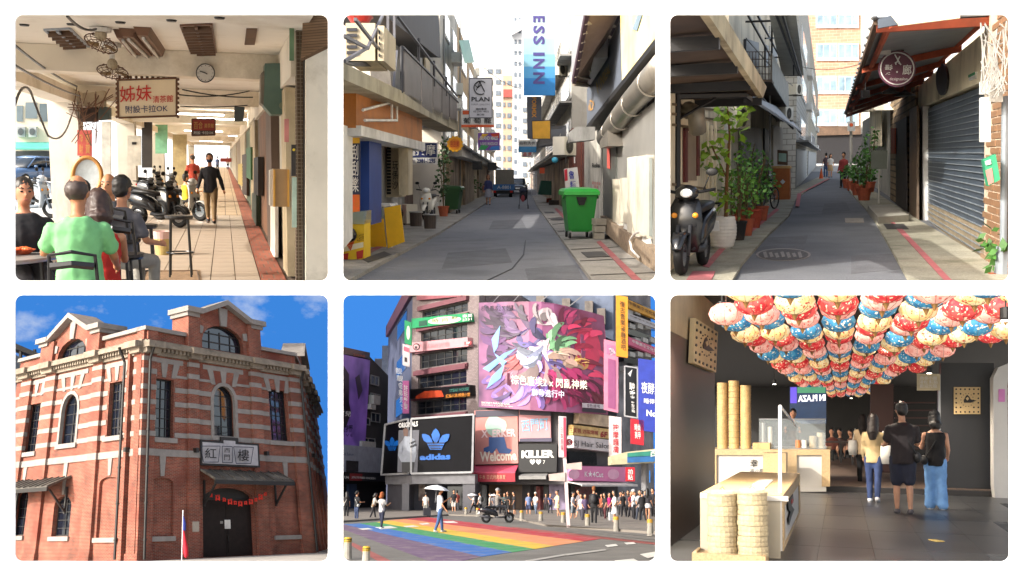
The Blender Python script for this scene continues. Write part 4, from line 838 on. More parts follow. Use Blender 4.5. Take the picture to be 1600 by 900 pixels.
T,pl=banner('black banner with an orange-red car picture on the tower',FT,[(649,609),(743,602),(744,618),(649,624)],blk,[('紅燒火鍋 精緻小館',[(697,616),(735,613),(735,619),(697,622)],mat('orange ink','#c8802c',rough=.6)),('STEAK HOUSE',[(703,608),(733,605),(733,610),(703,613)],mat('teal ink','#2f6a60',rough=.6))])
pshape(T,pl,[(650,619),(664,611),(690,610),(694,620),(650,623)],'#b8401c',var=.4)
mb=MB();FT.poly(mb,[FT.uz(657,457),FT.uz(727,452),FT.uz(727,464),FT.uz(657,470)],.05,.4);solo('sign_banner','blank maroon fascia panel at the very top of the tower','sign',mb,mat('maroon panel','#8a4a54',rough=.6))
# projecting vertical signs on the tower's flank
def proj(label,px0,px1,yt0,yb0,y,m,texts=(),skew=0,name='projecting_sign',thick=.35,fr=None,shapes=()):
 y*=K5;pl=PY(y);T=thing(name,label,'sign',at((px0+px1)/2,yb0,y));mb=MB();mb.poly(pl,[(px0,yb0),(px1,yb0+skew),(px1,yt0+skew),(px0,yt0)],-thick,0);part('panel',mb,m,T)
 for pix,c in shapes:pshape(T,pl,pix,c)
 for tx in texts:letters('lettering',tx[0],pl,tx[1],tx[2],T,off=.05,bold=tx[3]if len(tx)>3 else.02)
 if fr:
  mb=MB();q=[(px0,yb0),(px1,yb0+skew),(px1,yt0+skew),(px0,yt0)]
  for i in range(4):mb.tube([pt(pl,*q[i],.02),pt(pl,*q[(i+1)%4],.02)],.07,4)
  part('frame',mb,fr,T)
 mb=MB()
 for yy in(yt0*.8+yb0*.2,yt0*.2+yb0*.8):mb.tube([pt(pl,(px0+px1)/2,yy,-.2),pt(pl,(px0+px1)/2,yy,-1.6)],.05,5)
 part('bracket',mb,gry5,T);return T
proj('green upright sign with a pale oval beside the tower',632,643,500,536,69,G1,skew=4,shapes=([(638+3*math.cos(t),520+11*math.sin(t))for t in[math.pi*j/8 for j in range(16)]],'#c9cdbb')and[([(638+3*math.cos(t),520+11*math.sin(t))for t in[math.pi*j/8 for j in range(16)]],'#c9cdbb')])
proj('white and pink upright sign under the green one',629,640,537,570,69,mat('white sign','#cfc4c4',rough=.5),skew=4,shapes=[([(631,541),(639,544),(639,551),(631,548)],'#c0596e'),([(632,558),(636,559),(636,566),(632,565)],'#3a2f30')])
proj('magenta upright sign with white writing beside the tower',629,639,595,646,68.5,mat('magenta sign','#c05a98',rough=.5),[('好\n玩\n髮\n型',[(631,601),(637,603),(637,640),(631,638)],wht)])
T=thing('sign_characters','column of free-standing white characters fixed on the blue-grey flank','sign',at(622,640,69*K5))
for i,ch in enumerate('靓靓食就是客'):
 x=618+i*1.6;y=574+i*11.4;letters('character',ch,PY((69-.02*i)*K5),[(x,y),(x+10,y+2),(x+10,y+11.5),(x,y+9.5)],wht,T,bold=.04)
 # black corner sign over the sports shop
FA=Fac(foot5(603,64.5),foot5(644,61));FB2=Fac(foot5(644,61),foot5(742,60.5));sp5=bld('sports shop with a black wrap-round sign and a recessed entrance',base=foot5(670,62),name='shop_building')
for F,q,r in((FA,[(602,742),(644,740),(644,655),(608,664)],None),(FB2,[(644,740),(739,738),(741,648),(644,655)],None)):
 mb=MB();F.poly(mb,[F.uz(x,y)for x,y in q],-.6,.3);sg5=part('sign_box',mb,mat('black glossy sign','#0d0d12',rough=.5,spec=.12,var=.4,sc=.3),sp5);mb=MB();z=[F.P(*F.uz(x,y),.33)for x,y in q]
 for i in range(4):mb.tube([z[i],z[(i+1)%4]],.1,4)
 part('sign_frame',mb,mat('silver frame','#a2a2a4',rough=.35),sg5)
PB2=(FB2.n,FB2.n.dot(FB2.o)+.34);blue=mat('sign blue','#0f5fb4',rough=.4,emit=.08)
letters('lettering','ORIGINALS',PB2,[(623,661),(653,658),(653,666),(623,669)],wht,sp5,off=.03,bold=.04)
letters('lettering','adidas',PB2,[(656,710),(704,708),(704,718),(656,719)],blue,sp5,off=.03,bold=.05)
def trefoil(cx,cy,k,F,off,kx=1.0):
 pl=(F.n,F.n.dot(F.o)+off)
 for dx,dy,tx,ty in((0,-20,0,0),(-19,-12,0,0),(19,-12,0,0)):
  ax,ay=dx*.42,dy*.42+3;L=[]
  tip=V((dx*1.25,dy*1.05));root=V((dx*.12,7));mid=(tip+root)/2;pr_=V((-(tip-root).y,(tip-root).x)).normalized()*9
  pr_=pr_*(.72 if not dx else.62);root=V((dx*.22,4));tip=V((dx*1.15,dy*1.0+(0 if dx else-1)))
  pts=[root,root.lerp(tip,.3)+pr_*.8,root.lerp(tip,.6)+pr_*1.05,root.lerp(tip,.85)+pr_*.6,tip,root.lerp(tip,.85)-pr_*.6,root.lerp(tip,.6)-pr_*1.05,root.lerp(tip,.3)-pr_*.8]
  keep=[p for p in pts];mb=MB();mb.poly(pl,[(cx+p.x*k*kx,cy+p.y*k)for p in keep],.0,.05+abs(dx)*.001);part('logo_leaf',mb,blue,sp5)
 for j in range(3):
  w0=15-j*3.2;yy=cy+(1.5+j*4.2)*k;mb=MB();mb.poly(pl,[(cx-w0*k*kx,yy),(cx+w0*k*kx,yy),(cx+(w0-1)*k*kx,yy+1.4*k),(cx-(w0-1)*k*kx,yy+1.4*k)],.06,.09);part('logo_stripe',mb,blk,sp5)
 mb=MB();mb.poly(pl,[(cx-14*k*kx,cy+3*k),(cx+14*k*kx,cy+3*k),(cx+9*k*kx,cy+13*k),(cx-9*k*kx,cy+13*k)],0,.04);part('logo_base',mb,blue,sp5)
trefoil(681,690,.98,FB2,.34);trefoil(613,696,.62,FA,.34,.8)
# poster of a man in a striped track top inside the black sign
man=thing('poster_figure','printed man in a grey striped track jacket on the black corner sign','poster',FB2.P(FB2.u(640,720),3,.4))
for pix,c in(([(621,738),(652,738),(655,672),(623,672)],'#5a5a62'),([(629,688),(633,681),(640,682),(648,687),(651,708),(648,722),(627,722),(622,712),(624,694)],'#8d929c'),([(628,722),(648,722),(646,738),(628,738)],'#1b1a1e'),([(631,681),(630,671),(634,668),(638,671),(637,682)],'#5a3d31'),([(640,692),(649,688),(650,690),(641,695)],'#25252c'),([(641,697),(650,693),(651,695),(642,700)],'#25252c'),([(624,700),(629,697),(629,706),(625,709)],'#8e939e')):
 mb=MB();k=len([c_ for c_ in man.children]);mb.poly(PB2,pix,.005+.012*k,.015+.012*k);part('printed_shape',mb,mat('print '+c,c,var=.15,sc=2.5,rough=.6),man)
mb=MB();FB2.box(mb,0,FB2.len,FB2.z(690,756),FB2.z(690,741),-2,.1);FA.box(mb,0,FA.len,FA.z(620,757),FA.z(620,743),-2,.1);part('fascia',mb,mat('grey stone fascia','#77767a',rough=.6),sp5)
mb=MB();FB2.box(mb,0,FB2.len,0,FB2.z(690,756),-5,-4.4);FB2.box(mb,FB2.len-.9,FB2.len,0,FB2.z(690,756),-2.5,0);FB2.box(mb,FB2.u(628,780),FB2.u(639,780),0,FB2.z(690,756),-2.5,-.02);FA.box(mb,0,FA.len*.7,0,FA.z(620,757),-3,-.1);part('entrance_wall',mb,mat('shop grey','#55545a',rough=.5),sp5)
for r,c in(((641,757,655,783),'#8a3a3a'),((721,756,738,785),'#3c3a42')):
 F=FB2;mb=MB();a=F.rect(*r);F.box(mb,*a,-2.0,-1.9);po=part('window_poster',mb,mat('poster mix '+c,c,col2='#b8a898',var=.6,sc=2.2,rough=.5,detail=1),sp5)
mb=MB();FB2.box(mb,FB2.u(660,780),FB2.u(716,780),0,FB2.z(690,760),-4.35,-4.3);part('glass_door',mb,gl5,sp5)
# -------------------------------------------------- big curved billboard (plain abstract print; only its words are kept)
bb=thing('curved_billboard','huge curved pink and violet billboard with white writing over the crossing','billboard',foot5(846,60))
BPL=PY(62);N=10
def bpx(u,v):
 xs_=748+(947-748)*u if v<.5 else 748+(950-748)*u
 t=u;top=473+(-2)*math.sin(math.pi*min(1,t*1.3))+27*max(0,t-.5)**1.4*2;bot=636+12*t;return xs_-10*max(0,.3-v)*t*1.2,top+(bot-top)*v
def bp3(u,v,off=0.0):x,y=bpx(u,v);return at(x,y,(62.5-2.2*math.sin(math.pi*u))*K5-off)
def bprint(pix,c,off,nm='printed_shape',**k):
 m_=len(pix);mb=MB();pix=[(min(.985,max(.012,u)),min(.985,max(.012,v)))for u,v in pix];mb.prism([bp3(u,v,off+.0003)for u,v in pix],[bp3(u,v,off)for u,v in pix]);return part(nm,mb,mat('print '+c,c,var=k.get('var',.2),sc=k.get('sc',.5),rough=.55,col2=k.get('c2')),bb)
cols5=['#4a2c52','#573052','#6f3458','#803a5c','#883c62','#863860','#8e365e','#903052','#982c48','#9c3450']
for i in range(N):
 mb=MB();u0,u1=i/N,(i+1)/N
 mb.prism([bp3(u0,1),bp3(u1,1),bp3(u1,.5),bp3(u1,0),bp3(u0,0),bp3(u0,.5)],[bp3(u,v,-.7)for u,v in((u0,1),(u1,1),(u1,.5),(u1,0),(u0,0),(u0,.5))]);part('panel',mb,mat('billboard strip %d'%i,cols5[i],col2='#8f5a80',var=.3,sc=.28,rough=.55,detail=3),bb)
rnd=random.Random(11)
def blob(cu,cv,ru,rv,n=9,j=.25,a=0):return[(min(.985,max(.01,cu+ru*math.cos(t+a)*(1+rnd.uniform(-j,j)))),min(.98,max(.01,cv+rv*math.sin(t+a)*(1+rnd.uniform(-j,j)))))for t in[2*math.pi*q/n for q in range(n)]]
ZN=[(.25,.2,.2,.16,'#4b3458'),(.86,.35,.13,.26,'#d03c5e'),(.15,.5,.12,.18,'#472a50'),(.7,.75,.25,.16,'#9c3460'),(.3,.82,.26,.13,'#7d5fa8'),(.52,.14,.1,.12,'#b0a2a6'),(.4,.33,.1,.15,'#42386e'),(.39,.52,.13,.12,'#8f96b4'),(.62,.36,.1,.14,'#7fb083'),(.66,.5,.12,.12,'#cfae9c'),(.55,.55,.14,.13,'#8d7cc0'),(.5,.42,.07,.09,'#d9c2c8'),(.25,.56,.11,.09,'#c24c50'),(.8,.5,.06,.1,'#cf9f5a'),(.55,.66,.18,.05,'#b89c9c'),(.2,.68,.14,.05,'#b0687e')]
def blob0(ru,rv):return[(ru*math.cos(t)*rnd.uniform(.95,1.05),rv*math.sin(t)*rnd.uniform(.85,1.1)+ru*.3*math.cos(t)**2)for t in[2*math.pi*k/14 for k in range(14)]]
def shade5(c,f):return '#%02x%02x%02x'%tuple(int(max(0,min(255,int(c[i:i+2],16)*f)))for i in(1,3,5))
for q in range(190):
 if q<len(ZN):cu,cv,ru,rv,c=ZN[q];ru*=.8;rv*=.8
 else:
  cu,cv=rnd.uniform(.05,.95),rnd.uniform(.05,.93);zs=sorted((((cu-z[0])/z[2])**2+((cv-z[1])/z[3])**2,z[4])for z in ZN);c=zs[0][1]if zs[0][0]<1.2 else('#4a2c52','#7a2f58','#a03a60','#b8395a')[min(3,int(cu*4))]
  c=shade5(c,(.62,.85,1.1,1.3)[rnd.randrange(4)]);ru,rv=rnd.uniform(.04,.11),rnd.uniform(.012,.032)
 fa=math.atan2(cv-.45,cu-.52)+rnd.uniform(-.5,.5);bprint([(cu+x*math.cos(fa)-y*math.sin(fa),cv+x*math.sin(fa)+y*math.cos(fa))for x,y in blob0(ru,rv)],c,.02+q*.0006,var=.1)
for q,pix in enumerate(([(.1,.35),(.17,.22),(.15,.42),(.12,.48)],[(.03,.63),(.2,.48),(.3,.43),(.08,.66)],[(.1,.7),(.2,.58),(.17,.72),(.06,.82)],[(.12,.48),(.22,.56),(.18,.6)])):bprint(pix,'#6f98d0',.15+q*.002)
bprint([(.22,.665),(.8,.665),(.8,.78),(.22,.78)],'#5a2038',.17,var=.25)
def bletters(s,u0,v0,u1,v1,m_,bold=.03):
 q=[bpx(u0,v0),bpx(u1,v0),bpx(u1,v1),bpx(u0,v1)];letters('lettering',s,PY((62.5-2.25*math.sin(math.pi*(u0+u1)/2))*K5-.5),q,m_,bb,off=.0,bold=bold)
cream=mat('cream lettering','#ece2cf',rough=.6)
bletters('棕色塵埃2 x 閃亂神樂',.25,.68,.84,.77,cream,.05);bletters('聯動進行中',.41,.80,.66,.87,mat('ice lettering','#cfd8ee',rough=.6),.04);bletters('棕色塵埃2 X 閃亂神樂',.02,.03,.36,.085,mat('dark plum ink','#2b1c2c',rough=.6),.02)
bletters('SMONEY PARADE GAMES INC',.02,.945,.3,.965,cream,.01);bletters('©NEOWIZ & GAMFS All rights reserved',.02,.97,.34,.988,cream,.0)
for r,c in(((.8,.9,.985,.945),'#c9c2c8'),((.8,.95,.985,.99),'#2a1d2c')):bprint([(r[0],r[3]),(r[2],r[3]),(r[2],r[1]),(r[0],r[1])],c,.18)
bletters('棕色塵埃',.83,.905,.94,.94,mat('dark plum ink','#2b1c2c',rough=.6),.02)
for u in(.12,.28,.5,.72):mb=MB();mb.tube([bp3(u,0,.1),bp3(u+.14,-.0,.1)+V((0,-1.5,1.2))],.05,4);part('lamp_arm',mb,gry5,bb)
# building that carries it, and its lower signs
FM=Fac(foot5(740,62.6),foot5(884,61.5));FR5=Fac(foot5(880,61.5),foot5(974,66));bm5=bld('corner building carrying the huge billboard above small shops',base=foot5(846,63))
mb=MB();FM.box(mb,0,FM.len,FM.z(800,757),FM.z(800,640),-5,-.02);FM.box(mb,0,FM.len,FM.z(800,640),FM.z(800,476),-5,-1.2);FM.box(mb,0,FM.len,0,FM.z(800,757),-5,-3);part('wall',mb,mat('shop block wall','#4a4648',rough=.7),bm5)
mb=MB();FR5.box(mb,0,FR5.len,FR5.z(930,752),FR5.z(930,650),-5,-.02);FR5.box(mb,0,FR5.len,FR5.z(930,650),FR5.z(930,500),-5,-1.5);FR5.box(mb,0,FR5.len,0,FR5.z(930,752),-5,-3.2);part('wall',mb,mat('shop block wall','#4a4648',rough=.7),bm5)
mb=MB();FM.poly(mb,[FM.uz(840,474),FM.uz(950,520),FM.uz(950,440),FM.uz(790,440)],-7,-4);part('upper_wall',mb,mat('weathered blue grey wall','#5a6478',var=.3,sc=.5,rough=.85,grime='#3a3f4c'),bm5)
for i,(x,y)in enumerate(((826,462),(868,466),(905,470),(925,482))):mb=MB();FM.box(mb,*FM.rect(x,y-12,x+13,y+14),-3.9,-3.3);part('window_cage',mb,mat('rusty cage','#6a625c',rough=.7,var=.4,sc=2),bm5)
for x in(870,884,895):mb=MB();FM.box(mb,*FM.rect(x,490-2*(x-860)*.0,x+2,505),-3.3,-3.2);part('pipe',mb,gry5,bm5)
T,pl=banner('square pink welcome board beside the sports shop',FM,[(743,726),(811,724),(810,640),(743,642)],mat('salmon print','#c9847c',rough=.6,var=.06),[('X  ERKER',[(752,672),(806,670),(806,682),(752,684)],mat('pale pink ink','#e8cfcf',rough=.6),.03),('Welcome',[(750,706),(806,704),(808,719),(750,722)],cream,.03)],t=.3)
for pix,c in((blob(0,0,1,1),'#9dc4b0'),):
 pshape(T,pl,[(775+17*math.cos(t),665+15*math.sin(t)*(1.0+.2*math.cos(3*t)))for t in[math.pi*j/8 for j in range(16)]],'#a5c4b2',.01)
pshape(T,pl,[(764,683),(788,683),(792,700),(800,703),(796,709),(780,708),(776,700),(770,708),(756,706),(756,700),(764,697)],'#24508f',.02);pshape(T,pl,[(743,642),(810,640),(810,650),(743,652)],'#3a3547',.035)
T,pl=banner('pink board with blue outlined district name above a black panel',FM,[(812,690),(862,690),(861,643),(812,641)],mat('rose print','#c98c90',rough=.6,var=.08),[('西門町',[(814,657),(856,652),(858,672),(816,675)],mat('sky blue ink','#7fb4d4',rough=.6),.06)],t=.3)
pshape(T,pl,[(812,641),(861,643),(861,650),(812,648)],'#3a3547');pshape(T,pl,[(812,690),(862,690),(862,684),(812,685)],'#474158')
T,pl=banner('black square sign with white capitals over two hearts',FM,[(812,738),(871,738),(872,694),(812,694)],blk,[('KILLER',[(815,704),(866,703),(866,715),(815,716)],wht,.05),('♥♥ 7',[(828,718),(852,718),(852,726),(828,726)],wht,.02)],t=.4)
# shop awnings and openings
def slope_awning(label,F,px0,px1,yt,yb,out_,m,m2=None,lip=8,scallop=False):
 u0,u1=F.u(px0,yb),F.u(px1,yb);xm=(px0+px1)/2;zt_,zb=F.z(xm,yt),F.z(xm,yb);T=thing('awning',label,'awning',F.P((u0+u1)/2,zb,.1));mb=MB()
 mb.prism([F.P(u0,zt_,.05),F.P(u1,zt_,.05),F.P(u1,zb,out_),F.P(u0,zb,out_)],[F.P(u0,zt_-.08,.05),F.P(u1,zt_-.08,.05),F.P(u1,zb-.08,out_),F.P(u0,zb-.08,out_)]);part('canopy',mb,m,T)
 zl=zb-(F.z(xm,yb)-F.z(xm,yb+lip));mb=MB();F.box(mb,u0,u1,zl,zb-.085,out_-.06,out_);part('valance',mb,m2 or m,T);return T,(F.n,F.n.dot(F.o)+out_)
pinkA=mat('pink awning','#d0506a',rough=.7);T,pl=slope_awning('pink awning with a crimson valance beside the sports shop',FM,739,810,727,738,1.3,pinkA,mat('crimson valance','#a0152c',rough=.6),15)
letters('lettering','牛本 日式烤肉專賣',pl,[(749,742),(790,742),(790,749),(749,749)],mat('gold ink','#cf9a7a',rough=.6),T,off=.05)
slope_awning('small grey awning below the black heart sign',FM,815,857,739,744,1.1,mat('grey awning','#8b8a88',rough=.7),None,5)
for r,c in(((745,758,752,800),'#8d8f93'),((755,757,808,800),'#5a3d22'),((815,754,824,802),'#47456d'),((826,760,850,803),'#0f0e12'),((851,756,880,804),'#8d7f9a')):mb=MB();FM.box(mb,*FM.rect(*r),-2.2,-2.0+(.2 if c=='#8d8f93' else 0));part('shopfront_panel',mb,mat('front '+c,c,var=.35,sc=1.5,rough=.5),bm5)
# right-hand group of signs
T,pl=banner('tan and red food banner above the hair salon sign',FR5,[(887,664),(952,672),(951,687),(886,680)],mat('yellow red print','#c99a52',rough=.6,col2='#e0c080',var=.2),[('王芙蓉 滷味燉補',[(889,668),(934,673),(934,680),(889,676)],mat('deep red ink','#9a1f1c',rough=.6),.04),('6F',[(938,673),(949,675),(948,684),(937,683)],mat('deep red ink','#9a1f1c',rough=.6),.04)])
T,pl=banner('beige food photograph board over the red food banner',FR5,[(895,662),(952,669),(952,651),(896,645)],mat('beige food print','#b89a80',col2='#d9bfa0',var=.3,sc=.8,rough=.6),[])
T,pl=banner('white curved hair salon sign with a red round mark',FR5,[(884,700),(957,708),(958,690),(884,681)],mat('white sign','#cfc9c9',rough=.5),[('SJ Hair Salon',[(897,688),(953,693),(953,704),(897,699)],mat('charcoal ink','#3a3536',rough=.6),.0)],t=.7)
pshape(T,pl,[(889+5.5*math.cos(t),691+5.5*math.sin(t))for t in[math.pi*j/7 for j in range(14)]],'#b5202c');letters('lettering','S',pl,[(887,688),(891,688),(891,695),(887,695)],wht,T,off=.06)
mb=MB();FR5.box(mb,*FR5.rect(886,706,930,726),-.1,.15);part('shop_window',mb,gl5,bm5)
T,pl=banner('pink photo booth sign with white outlined letters',FR5,[(884,751),(968,753),(968,730),(884,728)],mat('bubblegum sign','#d878a8',rough=.5,var=.08),[('K★4Cut',[(913,735),(942,736),(942,746),(913,745)],mat('white print bright','#f2eef0',rough=.6),.08)],t=.6)
for cx_ in(896,958):pshape(T,pl,[(cx_+9*math.cos(t),741+8*math.sin(t))for t in[math.pi*j/7 for j in range(14)]],'#e3a6c2')
T,pl=slope_awning('white scalloped awning under the pink photo booth sign',FR5,884,972,752,757,1.5,mat('white awning','#cfc8c4',rough=.7),None,3)
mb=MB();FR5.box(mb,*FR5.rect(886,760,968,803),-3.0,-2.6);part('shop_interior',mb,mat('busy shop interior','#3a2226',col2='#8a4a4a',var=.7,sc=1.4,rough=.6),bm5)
T=proj('tall pink upright signboard at the billboard edge',944,966,530,640,60,mat('pink board','#c97a94',rough=.5,var=.25,sc=.6),skew=5,shapes=[([(950,560),(962,563),(962,640),(950,637)],'#8d4a74'),([(948,538),(964,541),(964,556),(948,553)],'#b06a90'),([(951,545),(957,542),(962,552),(954,555)],'#d9c6d8')])
proj('orange upright sign with dark characters high on the right',963,981,461,556,59,mat('orange sign','#d08a1e',rough=.5),[('復古音樂餐廳酒吧'.replace('','\n').strip(),[(968,470),(976,472),(978,548),(970,546)],mat('brown ink','#4a2a10',rough=.6),.03)],skew=3)
proj('black upright sign with white characters on the right',976,996,572,650,58,blk,[('駿\n客',[(983,597),(992,599),(993,624),(984,622)],wht,.03),('髮\n型\n沙\n龍',[(986,627),(991,628),(992,645),(987,644)],wht)],skew=3,fr=mat('silver frame','#a2a2a4',rough=.35),shapes=[([(981,584),(988,577),(985,589)],'#b9b9bd')])
proj('blue upright sign with white characters at the right edge',998,1034,560,672,57,mat('royal blue sign','#2a3a9a',rough=.5),[('夜酵素',[(1002,596),(1032,600),(1032,618),(1002,614)],wht,.04),('睡得好',[(1006,622),(1032,625),(1032,633),(1006,630)],wht),('No.1',[(1010,640),(1032,643),(1032,653),(1010,650)],wht,.03)],skew=5)
proj('white upright sign with red massage characters',952,971,650,712,58,mat('white sign','#cfc9c9',rough=.5),[('按\n摩\n護\n膚',[(957,662),(966,663),(967,708),(958,707)],mat('red ink','#b01c24',rough=.6),.04)],skew=2)
proj('red upright sign with white cursive writing',986,1006,654,693,57,mat('red sign','#b0182a',rough=.5),[('時尚\n美甲',[(991,662),(1000,663),(1001,686),(992,685)],wht,.02)],skew=3)
proj('narrow white upright sign on the pink corner post',873,885,650,714,56,mat('white sign','#cfc9c9',rough=.5),[('日\n本\n原\n裝',[(875,668),(879,668),(880,704),(876,704)],mat('rose ink','#9a4a5a',rough=.6))],skew=1,shapes=[([(880,652),(884,652),(885,714),(881,714)],'#b03a52')])
FQ=Fac(foot5(984,67),foot5(1040,73));bq=bld('right-hand tower covered in coloured signboards and window cages',base=foot5(1000,66));mb=MB();FQ.box(mb,0,FQ.len,0,FQ.z(990,440),-4,-1);part('wall',mb,mat('cluttered grey facade','#77757a',var=.5,sc=.6,rough=.8,grime='#4a484c'),bq)
for i in range(5):
 y=475+i*22;mb=MB();FQ.box(mb,*FQ.rect(984,y,1036,y+9),-1,-.5+.1*(i%2));part('window_band',mb,gl5,bq)
 for j in range(4):x=986+j*12+i%2*4;mb=MB();FQ.box(mb,*FQ.rect(x,y+9,x+8,y+16),-1,-.3);part('window_cage',mb,mat('pale cage','#a9a7a4',rough=.6),bq)
for lb,q,c in(('long orange banner sloping across the right-hand tower',[(979,466),(1034,490),(1034,502),(979,478)],'#c9902c'),('white banner below the long orange banner',[(981,488),(1034,508),(1034,516),(981,497)],'#b5b3b8'),('pink banner crossing the right-hand tower',[(984,526),(1034,546),(1034,558),(984,538)],'#c9587e')):
 T,pl=banner(lb,FQ,q,mat('banner '+c,c,var=.15,sc=2,rough=.6),[('中華美食文化協會',[(q[0][0]+3,q[0][1]+4),(q[1][0]-2,q[1][1]+3),(q[2][0]-2,q[2][1]-3),(q[3][0]+3,q[3][1]-3)],mat('brown ink','#4a2a10',rough=.6)if c!='#c9587e' else wht)],t=.3,back=-.4)
 # metro entrance roof at the right
mt=thing('station_canopy','cream and blue-green station canopy at the right edge','canopy',foot5(1010,52));mb=MB();mb.poly(PY(50*K5),[(956,726),(1036,722),(1036,700),(980,706),(956,712)],-2.5,0);part('canopy_edge',mb,mat('cream metal','#b3a98a',rough=.5),mt)
mb=MB();mb.poly(PY(50*K5),[(980,723),(1036,721),(1036,703),(980,708)],.01,.08);part('blue_band',mb,mat('blue band','#2c5f94',rough=.4),mt);mb=MB();mb.poly(PY(50*K5),[(980,714),(1036,711),(1036,703),(980,708)],.09,.12);part('green_band',mb,mat('teal band','#2f7a6a',rough=.4),mt)
letters('lettering','西',PY(50*K5),[(1016,704),(1024,703),(1024,713),(1016,714)],wht,mt,off=.15,bold=.03)
for x in(1008,):mb=MB();mb.tube([at(x,720,52*K5),foot5(x,52)],.25,8);part('column',mb,gry5,mt)
proj('blue round-cornered light box under the station canopy',1007,1016,735,754,53,mat('light box blue','#3a7fd0',rough=.4,emit=.4))
proj('red and white sign box under the station canopy',978,992,730,752,58,mat('red sign','#b0182a',rough=.5),[('拍\n貼',[(981,733),(989,733),(989,750),(981,750)],wht,.02)])
sky_sheet(140,524,1040,440,800,sky_mat('blue sky south','#3f86dc','#dfe8f2',.7,.9,.05,.44,9.1))
# -------------------------------------------------- signpost, bollards
g=on_ground(889,825);T=thing('signpost','pink-white street signpost with arrow boards beside the rainbow paving','signpost',g);pl=PY(g.y);pk=mat('pale pink paint','#cdb9ba',rough=.5)
mb=MB();mb.poly(pl,[(886,825),(891,825),(885,716),(880,716)],-.25,0);part('post',mb,pk,T)
for q in([(857,741),(883,738),(883,752),(858,751)],[(883,725),(909,722),(909,734),(884,733)]):mb=MB();mb.poly(pl,q,.01,.06);part('arrow_board',mb,mat('beige board','#b5a39c',rough=.6),T)
b0=None
def bollard(px,py,hpx,label,col='#8a857c',cap='#b58a2a',rings=False):
 g=on_ground(px,py);h=hpx*g.y/FPX/1.0;T=thing('bollard',label,'bollard',g,0,'bollards along the edge of the walk');r=h*.19
 m=MB();m.lathe([(r*1.15,0),(r*1.05,h*.1),(r*.9,h*.75),(r*.9,h*.78)],n=12);part('post',m,mat('bollard granite '+col,col,var=.2,sc=8,rough=.8),T,rel=True)
 m=MB();m.lathe([(r*.95,h*.78),(r*.97,h*.95),(r*.8,h),(.02,h*1.01)],n=12);c=part('cap',m,mat('bollard cap '+cap,cap,rough=.4),T,rel=True)
 if rings:
  for z in(.82,.9):m=MB();m.lathe([(r*1.0,h*z),(r*1.0,h*(z+.035))],n=12);part('ring',m,blk,c,rel=True)
for i,(x,y,hp,lb)in enumerate(((815,814,16,'grey bollard by the black heart shop, furthest along the kerb'),(845,817,17,'grey bollard just beside the signpost row, second from the shops'),(880,820,19,'grey bollard right behind the pink-white signpost'),(918,825,21,'grey bollard before the man with a black backpack'),(963,831,23,'grey bollard before the pink photo booth queue'),(1016,837,25,'largest grey bollard at the right-hand kerb end'),(728,806,13,'small grey bollard left of the waiting motor scooter'),(746,807,13,'small grey bollard touching the motor scooter'))):bollard(x,y,hp,lb)
bollard(543,874,33,'black and yellow topped bollard in the lower left corner','#9a948a','#c9a21c',True);bollard(572,888,33,'black and yellow topped bollard nearer the rainbow paving','#9a948a','#c9a21c',True)
# -------------------------------------------------- people
def ppl(px,py,hpx,label,rz,**k):
 g=on_ground(px,py,.0);pr=project(g+V((0,0,1.0)));one=py-pr[1];h=hpx/one;k.setdefault('vox',.03);k.setdefault('face',False)
 return person(label,g,R(rz),h=h,**k)
def umbrella(label,px,py,rpx,y,tilt=0,group=None):
 c=at(px,py,y);r=rpx*y/FPX;T=thing('umbrella',label,'umbrella',c,0,group);um_=mat('white umbrella cloth','#d9d9dc',rough=.7);m=MB();n=8;M=Matrix.Rotation(R(tilt),3,'Y')
 rings=[(.02,.0),(.35,-.05),(.7,-.17),(1.0,-.36)]
 for k_,(a,b)in enumerate(rings):m.v+=[M@V((math.cos(2*math.pi*j/n)*a*r,math.sin(2*math.pi*j/n)*a*r,(b+(.04 if k_==3 and False else 0))*r))for j in range(n)]
 for i in range(3):
  for j in range(n):m.f.append((i*n+j,i*n+(j+1)%n,(i+1)*n+(j+1)%n,(i+1)*n+j))
 m.f.append(tuple(range(n)));part('canopy',m,um_,T,rel=True);m=MB();m.tube([M@V((0,0,.08*r)),M@V((0,0,-1.35*r))],.015,5);part('shaft',m,gry5,T,rel=True)
 for j in range(n):t=2*math.pi*j/n;m=MB();m.tube([M@V((0,0,-.05*r)),M@V((math.cos(t)*.99*r,math.sin(t)*.99*r,-.38*r))],.008,4);part('rib',m,gry5,T,rel=True)
W=(25,30);B_=(-22,5)
ppl(687,832,70,'person in a white tee and blue jeans under a white umbrella on the rainbow',-65,top='#b5b6be',bottom='#34507c',legL=(14,8),legR=(-12,8),armL=(45,5,75),armR=(5,8,30),shoe='#b5b0aa',face=True);umbrella('large white umbrella over the person on the rainbow paving',683,758,20,on_ground(687,832).y-.1,6)
ppl(596,826,56,'person in a white top and navy trousers with a shoulder bag on the blue band',-30,top='#aaa6a6',bottom='#1b2036',hair='#8a4a24',style='bob',legL=(12,5),legR=(-8,5),armL=(40,10,80),armR=(30,8,80),bag='cross',bagc='#55555e',shoe='#d0d0d0')
ppl(557,813,45,'person in black with a grey shoulder bag, second from the left edge',-40,top='#15151a',bottom='#2c3a5a',style='tail',armL=(20,8,70),armR=(20,8,70),bag='cross',bagc='#a9a9a9')
ppl(541,809,40,'person in black with a white bag at the left edge of the crossing',20,top='#1c1a1e',bottom='#15151a',style='long',armL=(20,8,60),bag='crossl',bagc='#c9c4bc')
ppl(583,811,40,'person in a pale jacket bending with a tan bag near the left shops',-70,top='#a8a49c',sleeve='long',bottom='#1b1b20',style='bob',legL=(15,5),legR=(-12,10),lean=12,armL=(35,5,80),armR=(35,5,80),bag='cross',bagc='#8a6a4a')
